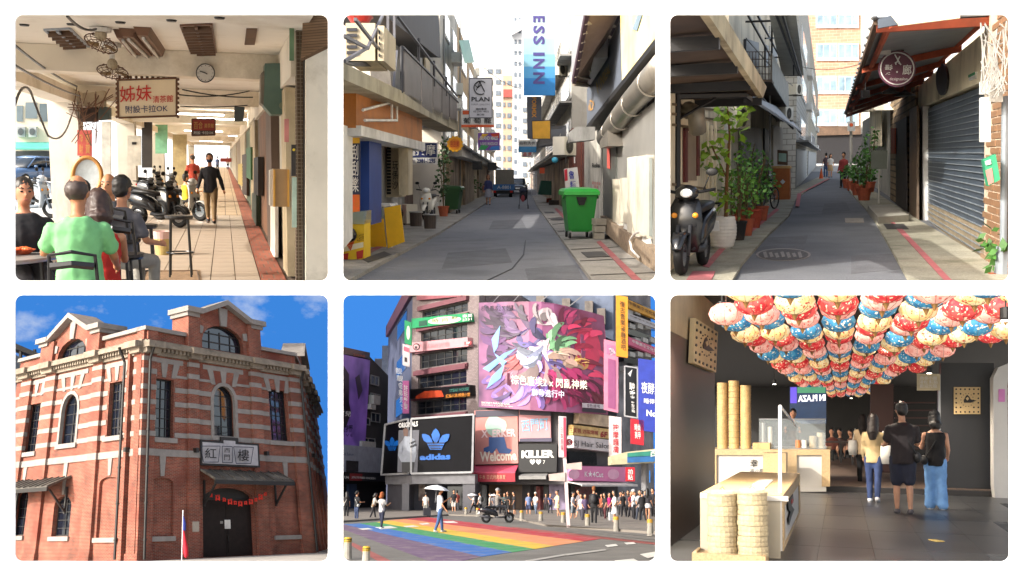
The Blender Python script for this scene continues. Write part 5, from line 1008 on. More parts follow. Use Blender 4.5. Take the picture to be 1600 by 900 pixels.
ppl(665,806,36,'person in white with a grey wheeled case before the sports shop',0,top='#bdb9b2',bottom='#77756f',legs='knee')
ppl(647,796,30,'person all in black standing in the sports shop entrance',180,top='#1a191c',bottom='#141416')
ppl(709,801,35,'person in a black tee and white shorts beside the poster window',180,top='#1d1c20',bottom='#c4bdb5',legs='knee',style='short')
ppl(714,800,33,'person in a red top half hidden beside the poster window',10,top='#8a3a34',bottom='#4a4a50')
ppl(740,804,34,'person in white and black striding under a small white umbrella',90,top='#c4c0c0',bottom='#17171b',legL=(24,6),legR=(-24,22),armR=(45,5,90));umbrella('small white umbrella held before the sports shop corner',738,771,8.5,on_ground(740,804).y-.1)
ppl(750,803,33,'person in white with a dark backpack behind the small umbrella',60,top='#c9c6c4',bottom='#222226',bag='pack')
cap_=dict(vox=.035)
crowd=[(766,805,34,'white tee and pale cap walking by the orange shop',70,'#b5aca4','#8a857c',{}),(772,806,35,'striped grey top beside the motor scooter',200,'#77757c','#33343c',{}),(781,805,34,'dark blue top before the orange shop',100,'#2d3046','#2a2a30',{}),(793,806,37,'black sleeveless top and black shorts by the crimson valance',160,'#19181b','#1c1c20',dict(legs='knee')),(803,806,37,'black vest walking with a light bag by the pink awning',110,'#222126','#2e2c30',dict(legs='knee',bag='tote',bagc='#8a8a88')),(826,806,36,'blue checked shirt and shorts before the black doorway',190,'#6a7aa0','#2c3350',dict(legs='knee',legL=(12,5),legR=(-12,10))),(837,805,35,'white top and pale jeans before the black doorway',150,'#c4bcbc','#77869c',dict(legL=(14,5),legR=(-14,12),style='bob',hat='#c9c4bc')),(853,800,28,'plain grey clothes inside the black doorway',180,'#4a3d44','#2a262a',{}),(871,809,42,'pale yellow dress left of the signpost',110,'#cfc49a','#cfc49a',dict(skirt=.7,style='bun',armR=(40,5,80))),(893,810,41,'white tee behind the signpost',250,'#bdb9c0','#6a727a',dict(legs='knee')),(903,811,45,'grey tee and grey shorts striding right of the signpost',110,'#6a6468','#77777c',dict(legs='knee',legL=(18,4),legR=(-16,16))),(931,818,57,'black clothes and a large black backpack on the walk',-10,'#16161a','#131317',dict(sleeve='long',bag='pack',bagc='#1c1c22',hair='#7a4a28',legL=(10,4),legR=(-8,10))),(948,813,42,'black top and red skirt behind the backpack carrier',120,'#1d1a1c','#4a1c22',dict(style='long')),(953,808,38,'bright magenta tee in the queue',200,'#b52a72','#2a2a30',{}),(962,813,46,'white long dress pulling a silver case',100,'#c9c6c8','#c9c6c8',dict(skirt=.95,style='long')),(943,808,36,'orange brown tee in the queue',160,'#8a4a30','#2a2a30',dict(style='bob')),(972,810,42,'black tee in the queue by the booth',30,'#1b1a1d','#25252a',{}),(981,809,42,'charcoal shirt in the queue',190,'#37343a','#1c1c20',dict(style='long')),(991,812,46,'white shirt, white cap and blue bag in the queue',100,'#b9c0c8','#1c1c22',dict(hat='#d0d0d0',bag='cross',bagc='#2c6ab0')),(998,810,44,'pale top in the thick of the queue',200,'#a8a4a8','#3c4250',dict(style='long')),(1004,811,44,'black jacket under the station canopy',20,'#17161a','#1a1a1e',dict(sleeve='long')),(1015,812,48,'dark top and white skirt at the right edge',-20,'#2c2a30','#b5b5ba',dict(skirt=.5,style='long')),(1023,810,46,'dark clothes at the far right edge',160,'#222025','#1d1c20',{}),(967,806,37,'grey tee deep in the queue',180,'#5a585e','#2a2a30',{}),(986,806,38,'red tee deep in the queue',200,'#7a2a2c','#22222a',{}),(1009,806,39,'dark tee behind the black jacket',190,'#1f1d22','#1d1c20',{}),(916,808,37,'violet top before the photo booth',200,'#5a4a6a','#2c2a34',dict(style='long')),(910,807,36,'white top before the photo booth',150,'#b0acae','#3c3a44',{}),(975,805,36,'beige top deep in the queue',190,'#8a7a66','#2a2a30',dict(style='bob')),(1019,804,38,'black cap deep under the canopy',170,'#1b1a1e','#1b1a1e',dict(hat='#131316')),(994,804,36,'plain black tee deep under the canopy',185,'#19181c','#19181c',{}),(931,806,36,'pink top behind the backpack carrier',170,'#a8627a','#2e2c34',dict(style='long')),(788,804,33,'teal tee behind the motor scooter',190,'#3c5a5c','#2a2a30',{}),(860,804,33,'blue tee beside the violet shopfront',200,'#3a4a7a','#2a2a30',{})]
for x,y,hp,lb,rz,tc,bc,kw in crowd:
 if x>888:y2=y+(0,2,5,0,8,3)[int(x*7)%6];hp*=(y2-762)/(y-762);y=y2;x+=rnd.uniform(-3,3)
 kk=dict(legL=(rnd.uniform(2,16),5),legR=(-rnd.uniform(2,14),8),armL=(rnd.uniform(-10,30),8,rnd.uniform(10,60)),armR=(rnd.uniform(-10,30),8,rnd.uniform(10,60)),**cap_);kk.update(kw);ppl(x,y,hp,'person in '+lb if not lb.startswith('person')else lb,rz,top=tc,bottom=bc,**kk)
umbrella('white parasol held high over the walkers near the orange shop',771,772,7,on_ground(772,806).y)
# wheeled cases
for lb,px,py,c,w_,h_ in(('dark wheeled suitcase behind the person in white',667,808,'#33343a',11,14),('silver wheeled suitcase tilted beside the long white dress',957,816,'#a9abb0',11,15)):
 g=on_ground(px,py);k=g.y/FPX;T=thing('suitcase',lb,'suitcase',g,R(15));m=MB();m.box(-w_/2*k,w_/2*k,-.12,.12,.06,h_*k);part('shell',m,mat('case '+c,c,rough=.35),T,rel=True)
 m=MB();m.tube([V((-.1,.1,h_*k)),V((-.1,.1,h_*k+.3)),V((.1,.1,h_*k+.3)),V((.1,.1,h_*k))],.012,5);part('handle',m,gry5,T,rel=True)
 for x in(-.15,.15):m=MB();m.disc((x-.02,0,.05),.05,(1,0,0),.04,10);part('wheel',m,blk,T,rel=True)
g=on_ground(777,817);sc5=scooter('dark grey motor scooter ridden across the crossing by the kerb',g,R(-75),'#1d1e22','#33343a');person('person riding the dark motor scooter in a grey jacket and helmet',g+V((.0,-.05,.38)),R(-75),h=1.68,top='#6f6a66',bottom='#2a2c34',sleeve='long',sit=.42,armL=(62,6,20),armR=(62,6,20),hat='#8a8a8c',legL=(-8,-25),legR=(-8,-25),face=False,vox=.03)
# ================================================================== set: the dumpling house under rows of lanterns
use(S6)
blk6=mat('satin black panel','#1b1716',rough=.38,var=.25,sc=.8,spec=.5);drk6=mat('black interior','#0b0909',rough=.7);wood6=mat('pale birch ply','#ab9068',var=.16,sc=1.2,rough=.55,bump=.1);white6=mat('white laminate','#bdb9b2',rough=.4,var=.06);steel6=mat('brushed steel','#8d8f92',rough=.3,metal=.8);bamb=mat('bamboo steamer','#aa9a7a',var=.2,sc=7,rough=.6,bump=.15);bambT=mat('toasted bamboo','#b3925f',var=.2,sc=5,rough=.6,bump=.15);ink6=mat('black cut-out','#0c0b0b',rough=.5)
def g6(pix,h=0):return[on_ground(x,y,h)for x,y in pix]
tl=mat('slate floor tile','#37383a',var=.22,sc=1.0,rough=.33,spec=.55,island=.03,grime='#303032')
# floor of large tiles, recessed joints
fl=MB();fl.ext(g6([(1036,890),(1588,890),(1588,769),(1036,769)],-.012),(0,0,-.2));fo=structure('floor',fl,mat('dark joint','#2a2a2b',rough=.8))
ys=[on_ground(1315,y).y for y in(892,855,827,806,790,778,769)]
for r in range(6):
 x=-4.0+(r%2)*.0
 while x<3.6:
  xa,xb=x+.002,x+.62-.002;m=MB();lim=lambda y:((1036-CX)/FPX,(1588-CX)/FPX)
  pa=project(V((xb,ys[r],-1.55)))[0];pb=project(V((xa,ys[r+1],-1.55)))[0]
  if pa>1034 and pb<1592 and project(V((xa,ys[r],-1.55)))[0]>1000 and project(V((xb,ys[r],-1.55)))[0]<1640:m.box(xa,xb,ys[r]+.006,ys[r+1]-.006,-1.57,-1.55);part('floor_tile',m,tl,fo)
  x+=.62
  # raised inner floor behind the black step
Ystep=on_ground(1400,770).y;hs6=.11
m=MB();a=at(1236,765,Ystep);b=at(1556,765,Ystep);m.box(a.x,b.x,Ystep,Ystep+46,-1.75,-1.55+hs6);structure('inner_floor',m,mat('worn brown floor','#5d4c40',var=.3,sc=.8,rough=.55,grime='#2f2622'))
m=MB();m.box(a.x,b.x,Ystep-.06,Ystep-.004,-1.6,-1.55+hs6-.01);st6=structure('step_riser',m,blk6)
# walls and ceiling
xl=pt(PX(0),1,1)if False else None
pw=on_ground(1051,861);XL=pw.x;yl0=pw.y-1.2;yl1=on_ground(1104,818).y+1.5
XL=-1.98;yl=[at(1047,700,1),0]
def yat(px,x):return pt(PX(x),px,680).y
m=MB();m.box(XL-.03,XL,yat(1042,XL),yat(1117,XL),-1.55,1.05);lw=solo('side_wall','matt dark brown wall panel with a square plaque at the left','wall',m,mat('dark brown panel','#201613',rough=.4,var=.2,sc=.7,spec=.4))
m=MB();m.box(XL-.03,XL-.005,yat(1042,XL),yat(1117,XL),1.055,2.4);solo('wall_header','tan lit strip of wall above the dark brown panel','wall',m,mat('tan header','#a08660',rough=.6))
CZ=1.86;m=MB();p0=at(1036,440,9.2);p1=at(1588,440,9.2);P=[pt(PZ(CZ),x,y)for x,y in((1032,452),(1592,452),(1592,600),(1032,600))]
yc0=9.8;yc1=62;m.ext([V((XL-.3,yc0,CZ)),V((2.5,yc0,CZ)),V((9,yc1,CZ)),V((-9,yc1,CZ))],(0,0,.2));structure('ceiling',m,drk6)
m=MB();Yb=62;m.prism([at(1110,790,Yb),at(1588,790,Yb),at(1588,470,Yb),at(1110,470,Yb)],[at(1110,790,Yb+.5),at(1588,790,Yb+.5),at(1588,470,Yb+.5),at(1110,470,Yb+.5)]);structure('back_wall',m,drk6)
# right-hand black wall with plaque, doorway, menu board, white arch pillar
YR=on_ground(1500,771).y+.0;RW=PY(YR)
def fbox(mb,y,x0,y0,x1,y1,d=.2):return mb.poly(PY(y),[(x0,y1),(x1,y1),(x1,y0),(x0,y0)],-d,0)
m=MB();fbox(m,YR,1470,567,1553,764,.4);rw=solo('entrance_wall','plain black wall beside the doorway carrying a square plaque','wall',m,mat('blue black panel','#17181c',rough=.4,var=.2,sc=.8))
m=MB();fbox(m,YR-.02,1470,764,1555,773,.3);solo('skirting','black skirting under the black entrance wall','skirting',m,ink6)
m=MB();fbox(m,YR+.02,1466,585,1470,766,.2);solo('door_jamb','thin steel door jamb at the edge of the black wall','jamb',m,steel6)
m=MB();fbox(m,YR+6,1360,600,1396,762,.3);solo('maroon_wall','dim maroon wall left of the black doorway','wall',m,mat('dim maroon','#3a1d18',rough=.5,var=.3,sc=.6))
T=thing('dark_stair','faint flight of stairs in the dark doorway','stair',at(1430,724,YR+10))
for i in range(8):m=MB();y=628+i*12;fbox(m,YR+8+i,1398,y,1462,y+2,.3);part('nosing',m,mat('dim red brown','#3b1a14',rough=.5),T)
m=MB();fbox(m,YR-.3,1433,584,1469,610,.08);mb6=thing('menu_board','cream hanging menu board lit from above at the doorway','sign',at(1451,610,YR-.3));part('panel',m,mat('cream board','#b0a488',rough=.6),mb6);letters('lettering','鼎泰小籠\n湯包 麵點\n歡迎光臨',PY(YR-.3),[(1436,588),(1465,588),(1465,606),(1436,606)],white6,mb6,off=.03,bold=.03)
def plaque(label,pl,quad,holes=6):
 T=thing('wall_plaque',label,'plaque',pt(pl,*quad[3]));m=MB();m.poly(pl,quad,.02,.09);part('board',m,mat('birch plaque','#c9ad7c',var=.12,sc=3,rough=.5),T)
 q=[V(x)for x in quad]
 def bi(u,v):p=(q[0]*(1-u)+q[1]*u)*(1-v)+(q[3]*(1-u)+q[2]*u)*v;return(p.x,p.y)
 def spot(u,v,r,c,nm,off=.1,n=8):m=MB();m.poly(pl,[bi(u+r*math.cos(t),v+r*math.sin(t))for t in[2*math.pi*j/n for j in range(n)]],off-.015,off);part(nm,m,c,T)
 for i in range(holes):
  for j in range(holes):
   if i in(0,holes-1)or j in(0,holes-1)or(i in(1,holes-2)and j in(1,holes-2)):spot(.08+.84*i/(holes-1),.08+.84*j/(holes-1),.034,ink6,'hole')
 for k in range(14):t=2*math.pi*k/14;spot(.5+.24*math.cos(t),.48+.24*math.sin(t),.018,ink6,'ring_letter')
 m=MB();m.poly(pl,[bi(u,v)for u,v in((.36,.5),(.44,.34),(.5,.28),(.58,.36),(.64,.46),(.86,.5),(.64,.58),(.38,.58))],.085,.1);part('emblem',m,ink6,T)
 m=MB();m.poly(pl,[bi(u,v)for u,v in((.44,.42),(.52,.36),(.57,.44),(.5,.5))],.1,.11);part('emblem_mark',m,mat('birch plaque','#c9ad7c'),T);return T
plaque('square birch plaque with black holes on the black entrance wall',RW,[(1490,605),(1531,605),(1531,647),(1490,647)])
plaque('square birch plaque with black holes seen aslant on the left wall',PX(XL),[(1076,497),(1113,519),(1110,582),(1073,567)])
Yp=YR-1.0;T=thing('arch_pillar','white rounded arch pillar with a pink sticker at the right edge','pillar',on_ground(1566,786));pl=PY(Yp);m=MB();m.poly(pl,[(1556,787),(1576,788),(1574,600),(1578,585),(1586,578),(1600,574),(1600,545),(1580,566),(1560,574),(1552,590),(1553,760)],-.5,0);part('shaft',m,mat('white plaster','#c5c3bf',rough=.7,var=.06),T);m=MB();m.rect(pl,1560,608,1570,628,.005,.02);part('sticker',m,mat('pink sticker','#c77ab5',rough=.6),T)
m=MB();fbox(m,YR+.8,1572,580,1592,780,.3);solo('brick_wall','strip of dark brick wall behind the white arch pillar','wall',m,mat_brick('dark brick strip','#6a4634','#4a3428','#8a7f74',.24,.08))
# lanterns in rows under the ceiling
lc={}
def lan(nm,base,p1,p2,e=.22):
 k='lantern '+nm;m=mat(k,base,var=.08,sc=3,rough=.7);N=m.node_tree.nodes;L=m.node_tree.links;p=N['Principled BSDF']
 for l in list(p.inputs['Base Color'].links):L.remove(l)
 tc=N.new('ShaderNodeTexCoord');n1=N.new('ShaderNodeTexNoise');n1.inputs['Scale'].default_value=26;n1.inputs['Detail'].default_value=2;n2=N.new('ShaderNodeTexNoise');n2.inputs['Scale'].default_value=9;n2.inputs['Detail'].default_value=4
 ob=N.new('ShaderNodeObjectInfo');ad=N.new('ShaderNodeVectorMath');ad.operation='ADD';L.new(tc.outputs['Object'],ad.inputs[0]);L.new(ob.outputs['Location'],ad.inputs[1])
 L.new(ad.outputs[0],n1.inputs['Vector']);L.new(ad.outputs[0],n2.inputs['Vector'])
 a=N.new('ShaderNodeMapRange');a.inputs[1].default_value=.47;a.inputs[2].default_value=.53;L.new(n2.outputs[0],a.inputs[0]);c=N.new('ShaderNodeMapRange');c.inputs[1].default_value=.60;c.inputs[2].default_value=.63;L.new(n1.outputs[0],c.inputs[0])
 x=N.new('ShaderNodeMix');x.data_type='RGBA';x.inputs[6].default_value=(*lin(base),1);x.inputs[7].default_value=(*lin(p1),1);L.new(a.outputs[0],x.inputs[0])
 y=N.new('ShaderNodeMix');y.data_type='RGBA';y.inputs[7].default_value=(*lin(p2),1);L.new(x.outputs[2],y.inputs[6]);L.new(c.outputs[0],y.inputs[0])
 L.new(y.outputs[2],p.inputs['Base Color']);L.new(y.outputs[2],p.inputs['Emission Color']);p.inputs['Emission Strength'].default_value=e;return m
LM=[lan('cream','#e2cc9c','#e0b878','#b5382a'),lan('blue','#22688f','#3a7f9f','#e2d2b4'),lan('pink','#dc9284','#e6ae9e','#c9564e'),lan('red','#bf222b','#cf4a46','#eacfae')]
gold=mat('gilded tip','#8f6a3a',rough=.4,metal=.3);wire=mat('rib wire','#4a3020',rough=.6)
proto=[]
NAMES=('cream','blue','pink','red')
def lantern_mesh():
 m=MB();m.smooth=True;m.lathe([(.04,.13),(.1,.12),(.178,.07),(.206,.0),(.178,-.07),(.1,-.12),(.03,-.135)],n=16);return m
lm_data={}
T0=None;used6=[]
rowx=[-1.28,-.86,-.44,-.02,.40,.82,1.24,1.64,2.04]
ywords=('leftmost','second','third','fourth','middle','sixth','seventh','eighth','rightmost')
ordn=['nearest','second','third','fourth','fifth','sixth','seventh','eighth','ninth','tenth','eleventh','twelfth','thirteenth','fourteenth','fifteenth','sixteenth','seventeenth','eighteenth','nineteenth','twentieth']
off6=[2,0,1,0,3,2,1,1,0];start6=[12.2,10.0,9.8,10.0,9.9,10.0,9.8,9.7,10.0];end6=[50,52,54,56,56,54,50,26,17]
protos={}
for r,xr in enumerate(rowx):
 y=start6[r];i=0
 while y<end6[r]and i<20:
  c=(off6[r]-i)%4;z=1.22+.03*math.sin(i*2.3+r);lb='%s paper lantern, %s from the front in the %s row of the ceiling'%(NAMES[c],ordn[i],ywords[r]);base=(xr,y,z)
  if c not in protos:
   T=thing('paper_lantern',lb,'lantern',base,0,'flowered paper lanterns in ceiling rows');protos[c]=T;part('shade',lantern_mesh(),LM[c],T,rel=True)
   m=MB();m.lathe([(.035,-.13),(.028,-.15),(.004,-.2)],n=8);part('tip',m,gold,T,rel=True);m=MB();m.tube([V((0,0,.13)),V((0,0,.62))],.006,4);part('cord',m,wire,T,rel=True)
   m=MB()
   for k in range(8):t=math.pi*k/4;m.tube([V((math.cos(t)*a*1.006,math.sin(t)*a*1.006,b))for a,b in((.04,.131),(.1,.121),(.179,.071),(.207,0),(.179,-.071),(.1,-.121),(.03,-.136))],.0022,3)
   part('ribs',m,wire,T,rel=True)
  else:T=dup(protos[c],base,0,lb)
  y*=1.098;i+=1
  # spot lamps (lit in the photograph)
def spot6(px,py,y,e,label,r=.055,col=(1,.86,.68)):
 p=at(px,py,y);T=thing('ceiling_spot',label,'lamp',p,0,'lit ceiling spots');m=MB();m.lathe([(r*.9,0),(r,.02),(r,.12),(.01,.13)],n=12);part('housing',m,ink6,T,rel=True);m=MB();m.lathe([(r*.85,-.012),(r*.85,-.001)],n=12);part('lens',m,mat('lit lens','#fff2dd',emit=6),T,rel=True)
 m=MB();m.tube([V((0,0,.12)),V((0,0,CZ-p.z))],.01,4);part('stem',m,ink6,T,rel=True)
 l=bpy.data.lights.new('spot_glow','SPOT');l.energy=e;l.color=col;l.spot_size=R(130);l.spot_blend=.8;l.shadow_soft_size=.05;o=bpy.data.objects.new('spot_glow',l);COL.objects.link(o);o.parent=T;o.location=(0,0,-.03)
spot6(1128,487,12.5,420,'bright spot lamp near the plaque wall at the upper left');spot6(1452,583,YR-.9,160,'bright spot lamp over the cream menu board');spot6(1572,500,10.6,260,'bright spot lamp at the upper right corner');spot6(1262,527,17,120,'spot lamp glimpsed between the left lantern rows');spot6(1305,527,20,200,'spot lamp glimpsed between the middle lantern rows');spot6(1384,535,19,90,'spot lamp glimpsed between the right lantern rows');spot6(1210,600,30,260,'spot lamp above the serving counter');spot6(1330,622,46,200,'spot lamp deep in the dining room')
# back counter with trim, panels and emblem
Yc=on_ground(1230,768).y;CT=PY(Yc)
T=thing('serving_counter','long white serving counter with pale wood edging at the back left','counter',on_ground(1205,768));m=MB();m.poly(CT,[(1112,768),(1290,768),(1290,703),(1112,703)],-3.2,0);part('carcass',m,white6,T)
for q in((1112,702,1297,711),(1112,711,1120,768),(1226,711,1245,762),(1284,711,1297,760)):m=MB();m.rect(CT,*q,.01,.06);part('edging',m,wood6,T)
m=MB();m.poly(PY(Yc+1.6),[(1112,703.5),(1298,703.5),(1298,700.5),(1112,700.5)],-1.8,1.6);part('worktop',m,wood6,T);m=MB();m.rect(CT,1247,762,1291,768,.012,.05);part('plinth',m,white6,T)
letters('emblem','幸',CT,[(1172,718),(1184,717),(1184,730),(1172,730)],ink6,T,off=.03,bold=.05);letters('lettering','福 小籠',CT,[(1172,732),(1193,732),(1193,739),(1172,739)],ink6,T,off=.03,bold=.03);letters('lettering','F O',CT,[(1210,733),(1216,733),(1216,736),(1210,736)],ink6,T,off=.3)
# tall stacks of steamers on the back counter; every basket a thing
def steamer(r,h,m_,label,base,group):
 T=thing('bamboo_steamer',label,'steamer',base,0,group);m=MB();m.lathe([(r,0),(r*1.0,h*.42),(r*.97,h*.43),(r*.97,h*.5),(r,h*.51),(r,h*.97),(r*.93,h*.98),(r*.9,h*.9),(.01,h*.9)],n=20);m.smooth=False;part('basket',m,m_,T,rel=True)
 m=MB();m.lathe([(r*1.012,h*.08),(r*1.018,h*.12),(r*1.018,h*.3),(r*1.012,h*.34)],n=20);part('band',m,m_,T,rel=True);return T
st0=None
for j,(x0,x1,yt)in enumerate(((1121,1137,600),(1138,1156,597),(1157,1174,605))):
 Yj=Yc+.9+.0*j;b=at((x0+x1)/2,701,Yj);r=(x1-x0)/2*Yj/FPX;H=(701-yt)*Yj/FPX;n=12
 for i in range(n):
  lb='toasted bamboo steamer, number %s up in the %s tall stack on the counter'%(('first second third fourth fifth sixth seventh eighth ninth tenth eleventh topmost'.split())[i],('left','middle','right')[j]);p=b+V((0,0,H/n*i))
  if j==0 and i==0:st0=steamer(r,H/n,bambT,lb,p,'steamers stacked on the back counter')
  else:dup(st0,p,i*.7,lb)
  # front trolley table with two stacks, glass screen
Yt=on_ground(1158,884).y+.35;TF=PY(Yt);tt=thing('display_table','pale ply display table with a white side panel and black brush emblem','table',at(1160,884,Yt));xR=pt(TF,1222,800).x;xLt=pt(TF,1094,800).x;z1=pt(TF,1160,772).z;YtB=yat(1248,xR)
m=MB();m.box(xLt,xR-.02,Yt,Yt+.04,-1.5,z1-.03);part('front_panel',m,mat('pale ply face','#a89e8a',var=.1,sc=1,rough=.5),tt);m=MB();m.box(xR-.035,xR,Yt+.001,YtB,-1.42,z1-.03);part('side_panel',m,white6,tt)
m=MB();m.box(xLt,xR+.01,Yt-.01,YtB+.1,z1-.03,z1);part('top',m,wood6,tt);m=MB();m.box(xLt,xLt+.03,Yt+.05,YtB,-1.5,z1-.04);part('side_panel',m,mat('pale ply face','#d9cdb2'),tt)
for a,b in((-1.42,-1.38),(z1-.14,z1-.035)):m=MB();m.box(xR+.001,xR+.012,Yt,YtB,a,b);part('edging',m,wood6,tt)
for y in(Yt+.001,YtB-.35):m=MB();m.box(xR+.0015,xR+.014,y,y+.35,-1.38,z1-.145);part('edging',m,wood6,tt)
for q in([(1230,784),(1238,772),(1239,782),(1236,790),(1240,796),(1236,806),(1232,820),(1231,810),(1234,800),(1231,797)],):m=MB();m.poly(PX(xR+.014),q,0,.01);part('brush_emblem',m,ink6,tt)
m=MB();m.poly(PX(xR+.026),[(1236,781),(1239,779),(1239,785),(1236,787)],0,.006);part('red_seal',m,mat('seal red','#a02a22',rough=.6),tt)
for x in(1094,1193):m=MB();a=pt(TF,x,773).x;m.box(a,a+.26,Yt-.016,Yt-.011,z1-.06,z1-.005);part('corner_plate',m,white6,tt)
m=MB();ya=yat(1222,xR)+.8;m.box(xLt+.45,xR-.25,Yt+1.0,Yt+2.6,z1,z1+.018);solo('marble_board','white marble rolling board lying on the ply table','board',m,mat('white marble','#d5d3d0',rough=.25,var=.06))
Yx=Yt-.42;bx=thing('floor_crate','shallow ply crate holding both steamer stacks before the table','crate',at(1145,890,Yx));ca=pt(PY(Yx-.1),1081,870);cb=pt(PY(Yx-.1),1196,870)
m=MB();zt6=pt(PY(Yx-.1),1130,866).z;m.box(ca.x,cb.x,Yx-.1,Yx-.06,-1.55,zt6);part('front_board',m,wood6,bx);m=MB();m.box(ca.x,ca.x+.03,Yx-.058,Yt-.02,-1.55,zt6-.002);part('side_board',m,wood6,bx);m=MB();m.box(cb.x-.03,cb.x,Yx-.058,Yt-.02,-1.55,zt6-.002);part('side_board',m,wood6,bx);m=MB();m.box(ca.x+.03,cb.x-.03,Yx-.058,Yt-.02,-1.55,-1.45);part('base',m,wood6,bx)
st1=None
for j,(x0,x1,yt)in enumerate(((1106,1152,777),(1153,1199,776))):
 Yj=Yx+.14;b=at((x0+x1)/2,868,Yj);r=(x1-x0)/2*Yj/FPX*.985;H=(868-yt)*Yj/FPX;n=6
 for i in range(n):
  lb='pale bamboo steamer, %s in the %s floor stack'%(('bottom','second from the bottom','third from the bottom','third from the top','second from the top','topmost')[i],('left','right')[j]);p=b+V((.004*(-1)**i,0,H/n*i))
  if st1 is None:st1=steamer(r,H/n,bamb,lb,p,'steamers stacked before the table')
  else:dup(st1,p,i*.9,lb)
 lid=thing('steamer_lid','domed woven bamboo lid on the %s floor stack'%('left','right')[j],'lid',b+V((0,0,H)));m=MB();m.lathe([(r*1.0,0),(r,.02),(r*.8,.045),(r*.3,.055),(.02,.058)],n=20);part('dome',m,bamb,lid,rel=True);m=MB();m.tube([V((-.03,0,.055)),V((0,0,.085)),V((.03,0,.055))],.008,5);part('loop_handle',m,bambT,lid,rel=True)
gl6=mat_glass('clear glass','#c3cdd0',.16);gs=thing('glass_screen','clear glass screen in a white frame standing on the ply table','screen',pt(PX(xR-.02),1222,771));m=MB();PXg=PX(xR-.03);q=[(1219,770),(1219,634),(1244,666),(1246,738)]
m.poly(PXg,q,0,.012);part('pane',m,gl6,gs);m=MB();wf=mat('white frame','#d9d9d9',rough=.4);pp_=[pt(PXg,*x)for x in q];m.tube([pp_[0],pp_[1]],.02,5);m.tube([pp_[1],pp_[2]],.014,5);part('frame',m,wf,gs)
# things on the counter: glass case, box, baskets, screen
gc=thing('glass_case','glass hygiene case with steamers inside on the serving counter','case',at(1240,701,Yc+.5));m=MB();m.rect(PY(Yc+.3),1186,655,1290,701,-.01,0);part('pane',m,gl6,gc);m=MB();m.rect(PY(Yc+.29),1186,654,1290,656,-.02,0);part('rail',m,steel6,gc)
def cylpx(x0,x1,yt,yb,Y,m_,lb,nm='steamer_stack',cat='steamer',grp=None):b=at((x0+x1)/2,yb,Y);r=(x1-x0)/2*Y/FPX;H=(yb-yt)*Y/FPX;m=MB();n=max(1,int(H/.07));pr=[];[pr.extend([(r,H*k/n),(r,H*(k+.9)/n),(r*.96,H*(k+.92)/n),(r*.96,H*(k+.99)/n)])for k in range(n)];m.lathe(pr,n=16);return solo(nm,lb,cat,m,m_,base=b,rel=True,group=grp)
cylpx(1265,1276,682,700,Yc+1.0,bamb,'short pale steamer stack in the glass case','bamboo_steamer');cylpx(1277,1288,677,700,Yc+1.1,bamb,'taller pale steamer stack in the glass case','bamboo_steamer');cylpx(1189,1196,662,700,Yc+1.2,mat('steel pot','#8d8a86',rough=.3,metal=.6),'slim steel canister at the left of the glass case','canister','canister');cylpx(1200,1207,668,700,Yc+1.25,mat('cream pot','#b9b09c',rough=.4),'slim cream canister in the glass case','canister','canister')
m=MB();m.rect(PY(Yc-1.3),1192,708,1228,745,-.7,0);solo('wooden_box','plain pale wooden box on the table before the counter','box',m,wood6)
m=MB();m.rect(PY(Yc+.2),1176,692,1203,702,-.5,0);solo('wooden_tray','orange wooden tray beside the tall steamer stacks','tray',m,bambT)
for lb,x,c in(('orange jar on the serving counter',1247,'#b5703a'),('white jar on the serving counter',1257,'#cfc9c0')):cylpx(x-4,x+4,688,700,Yc+.15,mat('jar '+c,c,rough=.4),lb,'jar','jar')
cookm=person('cook in dark clothes working behind the glass case',on_ground(1226,765)+V((0,4.5,.1)),R(180),h=1.66,top='#2a2624',bottom='#1a1a1a',hair='#141010',armL=(40,5,70),armR=(40,5,70),vox=.03)
Ym=Yc+9;scr=thing('menu_screen','blue illuminated screen with mirrored lettering hanging at the back','screen',at(1262,662,Ym));m=MB();m.rect(PY(Ym),1234,605,1291,662,-.1,0);part('panel',m,mat('dim blue screen','#1c3454',emit=.35,var=.5,sc=.6,rough=.2),scr);letters('lettering','IN PLAZA',PY(Ym),[(1290,616),(1247,618),(1247,628),(1290,626)],mat('lit letters','#e8e2ea',emit=.9),scr,off=.05,bold=.04);m=MB();m.rect(PY(Ym),1235,605,1245,630,.02,.05);part('violet_strip',m,mat('violet lit strip','#5a4ac0',emit=.5),scr);m=MB();m.rect(PY(Ym),1246,605,1290,614,.02,.05);part('green_strip',m,mat('green lit strip','#4a8a6a',emit=.4),scr)
# dining tables and diners in the gloom
for k,(x,y)in enumerate(((1308,700),(1336,702))):
 Yd=34+k*2;b=at(x,708,Yd);T=thing('dining_table','dark dining table in the gloom, %s'%('nearer the counter' if k==0 else 'nearer the maroon wall'),'table',b);m=MB();m.cbox(b+V((0,0,.35)),1.1,.8,.05);part('top',m,mat('dark table wood','#2c211b',rough=.4),T)
 for dx in(-.45,.45):m=MB();m.cbox(b+V((dx,0,0)),.06,.5,.68);part('leg',m,ink6,T)
for k,(x,c)in enumerate(((1300,'#5a2c22'),(1313,'#3a2c2a'),(1330,'#6a4a3a'),(1342,'#4a1f1c'))):b=at(x,712,38+k);person('diner in %s seated in the gloom'%('rust red','charcoal','tan','dark red')[k],b+V((0,0,-.35)),R(170-20*k),h=1.65,top=c,bottom='#1a1a1a',sit=.42,face=False,vox=.035)
